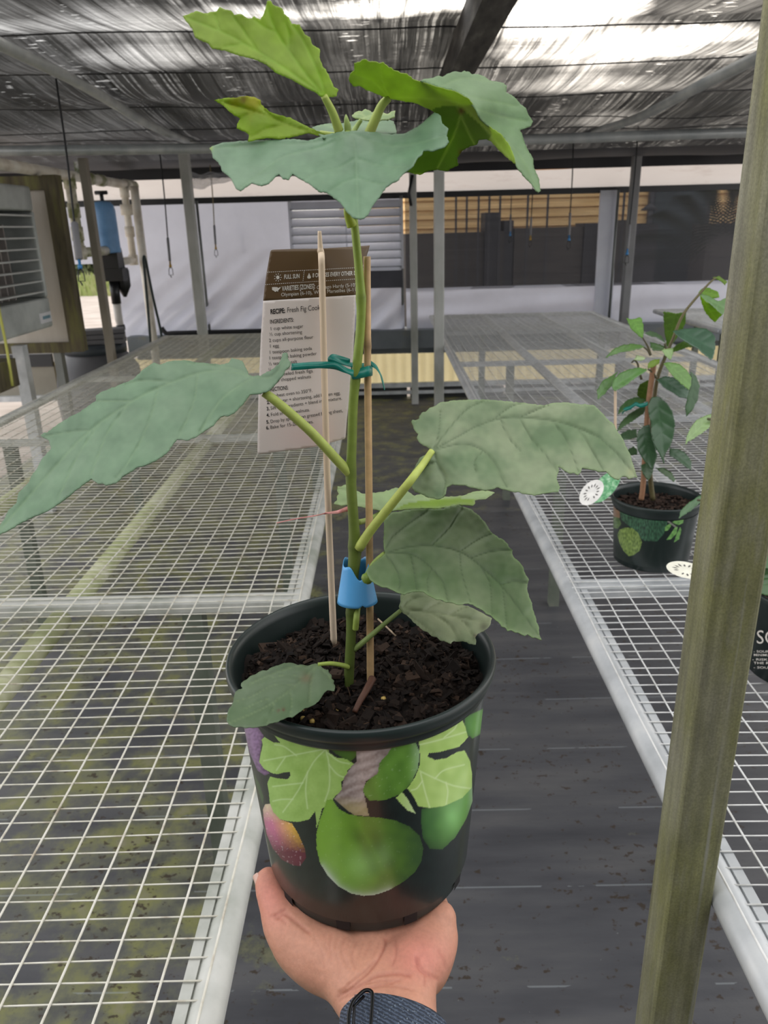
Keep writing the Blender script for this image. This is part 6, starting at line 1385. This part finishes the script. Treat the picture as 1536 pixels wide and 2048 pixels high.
# ================================================================== SECOND POTTED PLANT (SOURSOP) AND ITS NEIGHBOUR
def simple_pot(root, c, R, Rb, h, soil=.03, wrap_paint=None, arc=(170, 370)):
    pf = [(0, .003), (Rb - .004, .003), (Rb - .002, 0), (Rb, .002), (Rb + (R * .925 - Rb), h - .024), (R * .965, h - .02), (R * .97, h - .014), (R, h - .010), (R, h - .003), (R * .985, h), (R * .95, h - .002), (R * .935, h - .01), (R * .9, h - soil - .01)]
    p = MB().lathe(pf, 72, c).build('pot', M_POT, root)
    if wrap_paint:
        na, nz = 240, 150; th = np.radians(np.linspace(arc[0], arc[1], na + 1)); v = []
        for j in range(nz + 1):
            t = j / nz; z = .012 + (h - .024 - .014) * t; r = Rb + (R * .925 - Rb) * (z - .002) / (h - .026) + .0006
            for a in th: v.append((c[0] + r * math.cos(a), c[1] + r * math.sin(a), c[2] + z))
        v = np.array(v)
        MB().add(v, [(j * (na + 1) + i, j * (na + 1) + i + 1, (j + 1) * (na + 1) + i + 1, (j + 1) * (na + 1) + i) for j in range(nz) for i in range(na)], 0, wrap_paint(topx(v))).build('printed_wrap', M_PRINT, p)
    mb = MB(); n1, n2 = 14, 60; v = []; rs = np.random.RandomState(int(abs(c[0]) * 1000))
    for j in range(n1 + 1):
        for i in range(n2):
            r = R * .905 * j / n1; a = 2 * math.pi * i / n2; x, y = r * math.cos(a), r * math.sin(a)
            v.append((c[0] + x, c[1] + y, c[2] + h - soil + .006 * mnoise.noise((x * 60, y * 60, 3))))
    mb.add(v, [(j * n2 + i, j * n2 + (i + 1) % n2, (j + 1) * n2 + (i + 1) % n2, (j + 1) * n2 + i) for j in range(n1) for i in range(n2)], 0, (0.016, 0.011, 0.009))
    for k in range(350):
        r = R * .88 * math.sqrt(rs.rand()); a = rs.rand() * 6.28; s = .002 + .006 * rs.rand() ** 3
        M = Matrix.Translation((c[0] + r * math.cos(a), c[1] + r * math.sin(a), c[2] + h - soil + .004)) @ Matrix.Rotation(rs.rand() * 6, 4, 'Z') @ Matrix.Rotation(rs.randn() * .6, 4, 'X')
        mb.box((-s, -s * .5, -.001), (s, s * .5, .001), 0, np.array((0.05, 0.032, 0.024)) * rs.uniform(.3, 1.6), M)
    tag(mb.build('potting_mix', bpy.data.materials['bark_mix'], root), kind='stuff'); return p
M_GLOSS = mat_vc('glossy_leaf', 0.28, 0.6, nscale=60, namt=.12, transl=.18, tcol=(1.2, 1.4, .4))
M_GLOSSL = mat_vc('glossy_young_leaf', 0.35, 0.5, nscale=60, namt=.12, transl=.45, tcol=(1.2, 1.4, .4))
S7 = lambda p: S(p, 1080, 540, 3.2)
S4 = lambda p: S(p, 1140, 780, 5.12)
c2 = onZ(1300, 1117, BZ + .006); PY2 = c2[1]
R2_ = 88 / F * float((onY(1310, 993, PY2) - CAM) @ fwd); h2 = float(onY(1309, 990, PY2)[2] - c2[2])
print('pot2', c2, R2_, h2)
sour = empty('potted_soursop', c2, 'small potted plant with glossy pointed leaves standing on the right bench', 'potted plant')
def paint2(p):
    q = (p - np.array([1140, 780])) * 5.12; x, y = q[:, 0], q[:, 1]; c = np.tile(np.array((.0065, .015, .013)), (len(p), 1))
    n2 = np.array([mnoise.noise((a / 28, b_ / 28, 9)) for a, b_ in q]); n3 = np.array([mnoise.noise((a / 12, b_ / 34, 2)) for a, b_ in q])
    def put(poly, a, b_, t):
        m = inside(poly, q); c[m] = lerp(a, b_, np.clip(t[m], 0, 1))
    put([(500, 1165), (740, 1185), (930, 1210), (1005, 1330), (965, 1470), (890, 1550), (760, 1545), (690, 1485), (600, 1390), (530, 1330), (510, 1250)], (.012, .035, .02), (.06, .17, .09), .45 + .9 * n3)
    put([(425, 1290), (500, 1310), (525, 1370), (490, 1420), (440, 1410)], (.05, .10, .03), (.12, .2, .07), .5 + n2)
    put([(940, 1220), (1160, 1180), (1150, 1290), (1000, 1300)], (.05, .12, .03), (.14, .28, .07), .5 + n3)
    put([(418, 1130), (508, 1140), (508, 1312), (430, 1290)], (.20, .11, .06), (.26, .15, .09), .5 + n2)
    put([(485, 1480), (510, 1430), (560, 1408), (640, 1414), (700, 1468), (737, 1560), (715, 1642), (650, 1692), (600, 1702), (550, 1650), (508, 1570)], (.06, .11, .02), (.26, .37, .09), .5 + .7 * n3 + .4 * n2)
    for lf in ([(970, 1445), (975, 1400), (1040, 1355), (1035, 1395), (1000, 1440)], [(985, 1535), (1020, 1490), (1080, 1400), (1105, 1400), (1090, 1470), (1030, 1530)], [(1065, 1560), (1090, 1480), (1130, 1400), (1140, 1440), (1115, 1530)], [(1045, 1355), (1090, 1325), (1160, 1320), (1160, 1360), (1110, 1385)], [(965, 1265), (1000, 1250), (1042, 1285), (1010, 1300)]):
        put(lf, (.10, .27, .06), (.24, .48, .14), .5 + n2)
    d = segdist([(930, 1210), (965, 1280), (1010, 1350), (1080, 1400)], q); c[d < 9] = (.22, .22, .19)
    return c
simple_pot(sour, c2, R2_, R2_ * .83, h2, .026, paint2)
SL = [  # outline (crop pixels), depth offset mm, tilt, colours, young?
 ([(552, 308), (590, 318), (635, 302), (650, 310), (662, 350), (664, 405), (655, 438), (632, 425), (615, 405), (590, 385), (570, 350)], -20, .5, (.20, .40, .07), 1),
 ([(418, 562), (440, 535), (480, 500), (530, 480), (590, 472), (640, 478), (668, 492), (640, 505), (590, 515), (530, 525), (480, 540)], -40, .8, (.12, .24, .06), 0),
 ([(668, 405), (700, 390), (740, 400), (775, 420), (803, 468), (780, 452), (740, 428), (700, 422)], 20, 1.2, (.10, .17, .08), 0),
 ([(790, 268), (830, 270), (870, 280), (935, 265), (932, 340), (900, 400), (850, 470), (815, 502), (808, 470), (800, 420), (792, 340)], 25, -.3, (.17, .30, .05), 1),
 ([(850, 390), (880, 385), (940, 375), (1000, 370), (1060, 375), (1100, 400), (1120, 430), (1122, 500), (1110, 560), (1095, 577), (1060, 550), (1010, 505), (950, 470), (900, 440), (870, 415)], -40, .9, (.075, .15, .09), 0),
 ([(838, 518), (870, 480), (920, 455), (985, 490), (940, 497), (890, 515), (850, 527)], 0, .4, (.13, .24, .04), 1),
 ([(1013, 142), (1050, 108), (1090, 115), (1140, 140), (1148, 175), (1110, 182), (1060, 167), (1030, 160)], 10, .3, (.24, .42, .04), 1),
 ([(1020, 155), (1055, 195), (1095, 225), (1165, 285), (1120, 335), (1090, 310), (1055, 265), (1035, 215)], -10, -.5, (.30, .50, .02), 1),
 ([(1018, 150), (1080, 165), (1140, 200), (1190, 180), (1195, 240), (1168, 287), (1130, 255), (1085, 215), (1050, 190)], -16, .8, (.20, .34, .14), 0),
 ([(1105, 46), (1150, 40), (1198, 75), (1185, 98), (1160, 72), (1128, 60)], 0, .3, (.22, .34, .06), 1),
 ([(705, 460), (760, 475), (802, 495), (780, 517), (730, 517), (708, 500)], -15, .8, (.07, .15, .04), 0),
 ([(778, 512), (810, 505), (850, 498), (852, 540), (832, 577), (805, 552)], -30, .6, (.28, .42, .16), 0),
 ([(690, 600), (720, 575), (770, 570), (760, 600), (720, 625), (690, 630)], -28, .6, (.26, .38, .05), 1),
 ([(600, 575), (615, 545), (650, 552), (680, 565), (650, 582)], -34, .6, (.35, .46, .22), 0),
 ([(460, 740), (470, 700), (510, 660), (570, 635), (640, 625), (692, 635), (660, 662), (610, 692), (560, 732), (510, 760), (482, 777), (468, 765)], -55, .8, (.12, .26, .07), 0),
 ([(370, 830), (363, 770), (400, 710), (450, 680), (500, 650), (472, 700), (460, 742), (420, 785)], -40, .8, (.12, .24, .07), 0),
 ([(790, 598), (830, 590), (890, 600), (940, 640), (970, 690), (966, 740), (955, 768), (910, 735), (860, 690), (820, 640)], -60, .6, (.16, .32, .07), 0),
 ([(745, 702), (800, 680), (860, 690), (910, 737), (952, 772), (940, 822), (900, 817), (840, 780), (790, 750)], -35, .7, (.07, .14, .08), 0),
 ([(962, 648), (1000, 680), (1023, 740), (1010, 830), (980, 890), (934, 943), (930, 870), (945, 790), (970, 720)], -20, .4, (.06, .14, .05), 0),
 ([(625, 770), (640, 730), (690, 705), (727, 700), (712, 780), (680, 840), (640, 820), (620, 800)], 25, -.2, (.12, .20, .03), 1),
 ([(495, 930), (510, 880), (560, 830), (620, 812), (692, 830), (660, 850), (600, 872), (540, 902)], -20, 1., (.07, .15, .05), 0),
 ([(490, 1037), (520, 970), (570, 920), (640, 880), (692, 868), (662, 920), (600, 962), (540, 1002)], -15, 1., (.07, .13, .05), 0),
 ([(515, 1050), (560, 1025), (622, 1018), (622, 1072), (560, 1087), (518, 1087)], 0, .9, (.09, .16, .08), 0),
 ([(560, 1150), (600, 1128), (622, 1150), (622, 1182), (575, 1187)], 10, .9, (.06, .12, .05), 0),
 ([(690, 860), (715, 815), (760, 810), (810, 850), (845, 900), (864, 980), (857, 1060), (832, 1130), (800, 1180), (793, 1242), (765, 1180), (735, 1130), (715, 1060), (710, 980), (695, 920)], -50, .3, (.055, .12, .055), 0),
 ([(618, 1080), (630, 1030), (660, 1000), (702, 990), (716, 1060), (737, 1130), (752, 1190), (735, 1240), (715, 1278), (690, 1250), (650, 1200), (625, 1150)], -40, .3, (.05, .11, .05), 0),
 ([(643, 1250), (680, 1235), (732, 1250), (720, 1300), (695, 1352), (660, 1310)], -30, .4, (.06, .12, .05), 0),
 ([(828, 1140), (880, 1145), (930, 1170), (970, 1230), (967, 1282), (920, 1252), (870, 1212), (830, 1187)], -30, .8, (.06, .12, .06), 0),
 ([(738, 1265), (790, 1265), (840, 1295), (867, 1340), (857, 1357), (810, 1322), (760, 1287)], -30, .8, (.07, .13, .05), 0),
]
def blade(root, poly_px, Yc, off, tilt, col, young, seed):
    q = np.array(poly_px); mid = q.mean(0); hy = (q[:, 1].max() - q[:, 1].min()) / 2; hx = (q[:, 0].max() - q[:, 0].min()) / 2
    dm = float(P(mid[0], mid[1], 1)[1]) and 1.1
    u, s_, vt = np.linalg.svd(q - mid); axd = vt[0]; ln = np.abs((q - mid) @ axd).max(); bow = 0.10 * ln
    a, b_ = mid - axd * ln, mid + axd * ln; nrm = np.array([-axd[1], axd[0]]); wd = np.abs((q - mid) @ nrm).max()
    ct = [(mid[0], mid[1] - hy, off + tilt * hy * 1.1), (mid[0], mid[1] + hy, off - tilt * hy * 1.1), (mid[0] - hx, mid[1], off), (mid[0] + hx, mid[1], off), (a[0], a[1], off - tilt * (a[1] - mid[1]) * 1.1 + bow), (b_[0], b_[1], off - tilt * (b_[1] - mid[1]) * 1.1 + bow), (mid[0], mid[1], off + .12 * wd)]
    side = [[tuple(mid + axd * ln * t), tuple(mid + axd * ln * (t + .25) + nrm * wd * .8 * sg)] for t in (-.55, -.2, .15) for sg in (-1, 1)]
    c = np.array(col)
    return leaf(root, 'leaf', poly_px, ct, Yc, [[tuple(a), tuple(mid), tuple(b_)]] + side, col, tuple(np.minimum(c * 1.3 + .01, 1)), step=2.4, material=M_GLOSSL if young else M_GLOSS, seed=seed, quilt=.35, vw=1.1, th=.0006)
for k, (pl_, off, tl, col, yg) in enumerate(SL): blade(sour, S7(pl_), PY2, off, tl, col, yg, 40 + k)
def px3y(pts, Y, n=24):
    p = spline(np.array(pts, float), n); return on_axis(p[:, 0], p[:, 1], np.full(len(p), Y), 1)
MB().tube(px3y(S7([(722, 1470), (708, 1350), (700, 1200), (712, 1000), (735, 800), (755, 680), (800, 560), (850, 440), (910, 295), (1000, 178), (1080, 88), (1125, 50)]), PY2, 50), np.linspace(.0055, .0016, 50), 10, 0, (0.15, 0.13, 0.06)).build('stem', M_STEM, sour)
for pts in ([(708, 545), (690, 490), (655, 430)], [(708, 545), (690, 515), (662, 492)], [(745, 690), (720, 655), (690, 635)], [(650, 700), (632, 640), (625, 600), (605, 578), (585, 595)], [(800, 470), (806, 520), (785, 580)]):
    MB().tube(px3y(S7(pts), PY2 - .015, 16), np.linspace(.0026, .0014, 16), 8, 0, (0.10, 0.09, 0.05)).build('twig', M_STEM, sour)
q = px3y(S7([(648, 1470), (662, 1340), (690, 900), (730, 590)]), PY2 - .012, 30)
tag(MB().tube(q, .0055, 10, 0, (0.34, 0.18, 0.10)).build('bamboo_stake', bpy.data.materials['bamboo'], org=q[0]), 'red-brown bamboo stake in the glossy leaved plant on the right bench', 'stake')
q = px3y(S7([(484, 1330), (482, 1000), (482, 770)]), PY2 - .055, 16)
tag(MB().tube(q, .0028, 8).build('tag_stick', bpy.data.materials['pale_wood'], org=q[0]), 'thin pale stick standing left of the glossy leaved plant', 'stick')
p = S7([(526, 915), (540, 895), (580, 880), (612, 858), (640, 868), (682, 858), (690, 850)]); q = px3y(p, PY2 - .03, 24)
tag(MB().ribbon(q, UP * .004, .0004).build('plant_tie', M_TIE, org=q[0]), 'dark green tape tied on the glossy leaved plant on the bench', 'tie')

def oval_tag(c, rx, ry, ang, Y, label, seeds=True, back=None, face=(0.86, 0.84, 0.79), tilt=.6):
    cx, cy = c; root = empty('fruit_tag', onY(cx, cy, Y), label, 'plant tag', 'oval fruit tags')
    ca, sa = math.cos(math.radians(ang)), math.sin(math.radians(ang)); k = 1 / F * float((onY(cx, cy, Y) - CAM) @ fwd)
    def pt(u, w, oo=0.0):
        px, py = cx + u * ca - w * sa, cy + u * sa + w * ca; return on_axis(np.array([px]), np.array([py]), np.array([Y - oo - tilt * (py - cy) * k]), 1)[0]
    def plate(fn, oo, name, m, th=.0008):
        rim = [fn(t) for t in np.linspace(0, 2 * math.pi, 48, endpoint=False)]
        v = [pt(a, b_, oo) for a, b_ in rim] + [pt(a, b_, oo - th) for a, b_ in rim]; n = 48
        f = [tuple(range(n)), tuple(range(2 * n - 1, n - 1, -1))] + [(i, n + i, n + (i + 1) % n, (i + 1) % n) for i in range(n)]
        return MB().add(v, f, 0, None, False).build(name, m, root)
    if back: plate(lambda t: (back[0] + back[2] * math.cos(t) * (1 + .03 * math.sin(9 * t)), back[1] + back[3] * math.sin(t)), 0, 'green_fruit', mat('printed_green_skin', [(0.35, (0.05, 0.25, 0.09)), (0.5, (0.14, 0.42, 0.18)), (0.68, (0.40, 0.62, 0.40))], 0.4, 0, 150))
    fo = plate(lambda t: (rx * math.cos(t), ry * math.sin(t)), .0012, 'cut_face', mat('printed_cut_fruit', tuple(face), 0.4, 0, 60))
    if seeds:
        mb = MB()
        for k2 in range(14):
            a = k2 * 2 * math.pi / 14; r0, r1 = .38, .68 + .06 * (k2 % 2)
            e = [(.0, r0), (.06, (r0 + r1) / 2), (.0, r1), (-.06, (r0 + r1) / 2)]
            if k2 in (5,): continue
            mb.add([pt(rx * (w * math.cos(a) - u * math.sin(a)), ry * (w * math.sin(a) + u * math.cos(a)), .0016) for u, w in e], [(0, 1, 2, 3)], 0, None, False)
        mb.build('seed_print', mat('seed_ink', (0.10, 0.09, 0.08), 0.5), fo)
oval_tag((1183, 985), 30, 19, -48, PY2 - .09, 'tilted oval fruit tag with seeds left of the right bench pot', True, (27, 13, 40, 19))
# third pot at the right edge
c3 = onZ(1592, 1338, BZ + .006); PY3 = c3[1]; R3_, h3 = R2_ * .98, h2
pot3 = empty('potted_sapling', c3, 'dark printed nursery pot half hidden by the mossy post at the right edge', 'potted plant')
p3 = simple_pot(pot3, c3, R3_, R3_ * .83, h3)
def pot_hit(p, c, Rb, Rt, h, off=.0008):
    p = np.atleast_2d(p); r = ray(p[:, 0], p[:, 1]); z = np.full(len(p), c[2] + h / 2)
    for _ in range(12):
        rad_ = Rb + (Rt - Rb) * (z - c[2]) / h + off; o = CAM[:2] - np.array(c)[:2]; d = r[:, :2]
        A = (d ** 2).sum(1); B = (d * o).sum(1); Cc = (o ** 2).sum() - rad_ ** 2; t = (-B - np.sqrt(np.maximum(B * B - A * Cc, 0))) / A; z = CAM[2] + t * r[:, 2]
    return CAM + r * t[:, None]
sf3 = lambda p: pot_hit(p, c3, R3_ * .83, R3_ * .925, h3 - .024)
mb = MB(); put_text(mb, 'SOURSOP', (1512, 1287), (1668, 1290), 27, sf3)
for k, (s_, y0) in enumerate((('- SOURSOP TREE', 1305), ('MINIMUM WATER', 1312), ('- RISK IN ARTI', 1321), ('THE RISK OF F', 1328), ('- SOURSOP FR', 1337))): put_text(mb, s_, (1504 + 3 * (k != 2), y0), (1580, y0 + 1), 4.5, sf3, .01)
mb.build('white_lettering', M_INKW, p3)
g = np.array([(1500, 1216), (1545, 1224), (1552, 1216), (1550, 1212), (1500, 1206)], float)
MB().add(sf3(g), [(0, 1, 2, 3, 4)], 0, (0.05, 0.13, 0.05), False).build('green_print', M_PRINT, p3)
stx = float(onY(1592, 1150, PY3)[0])
MB().tube([(stx, PY3, c3[2] + h3 - .03), (stx - .004, PY3, c3[2] + h3 + .1), (stx + .004, PY3, c3[2] + h3 + .30)], [.005, .004, .002], 10, 0, (0.15, 0.13, 0.06)).build('stem', M_STEM, pot3)
for k, (pl_, off, tl, col, yg) in enumerate((([(930, 1122), (936, 1070), (970, 1000), (1000, 962), (1050, 935), (1120, 915), (1150, 940), (1082, 1010), (1030, 1050), (980, 1082), (947, 1098)], -20, .7, (.24, .36, .14), 0), ([(888, 1592), (900, 1540), (950, 1490), (1010, 1450), (1080, 1420), (1060, 1460), (1022, 1492), (970, 1540), (920, 1570)], 60, .7, (.08, .17, .07), 0))): blade(pot3, S7(pl_), PY3, off, tl, col, yg, 90 + k)
for k, pl_ in enumerate(([(1519, 1188), (1523, 1150), (1530, 1130), (1556, 1128), (1575, 1150), (1560, 1185), (1540, 1192)], [(1522, 1135), (1528, 1108), (1545, 1092), (1580, 1090), (1596, 1110), (1570, 1132), (1545, 1140)], [(1560, 1090), (1590, 1040), (1640, 1020), (1670, 1040), (1640, 1080), (1600, 1100)])): blade(pot3, pl_, PY3, -45 + 10 * k, .6, (.07, .15, .05), 0, 95 + k)
q = px3y([(1415, 838), (1500, 850), (1592, 980), (1592, 1060)], PY3 - .01, 24); MB().tube(q, .002, 8, 0, (.1, .1, .05)).build('twig', M_STEM, pot3)
q = px3y([(1395, 1000), (1500, 1010), (1592, 1080)], PY3 + .03, 24); MB().tube(q, .002, 8, 0, (.1, .1, .05)).build('twig', M_STEM, pot3)
oval_tag((1372, 1140), 40, 16, 12, PY3 - .02, 'cream oval fruit tag peeking out left of the mossy foreground post', True, None, (0.88, 0.86, 0.72), .9)
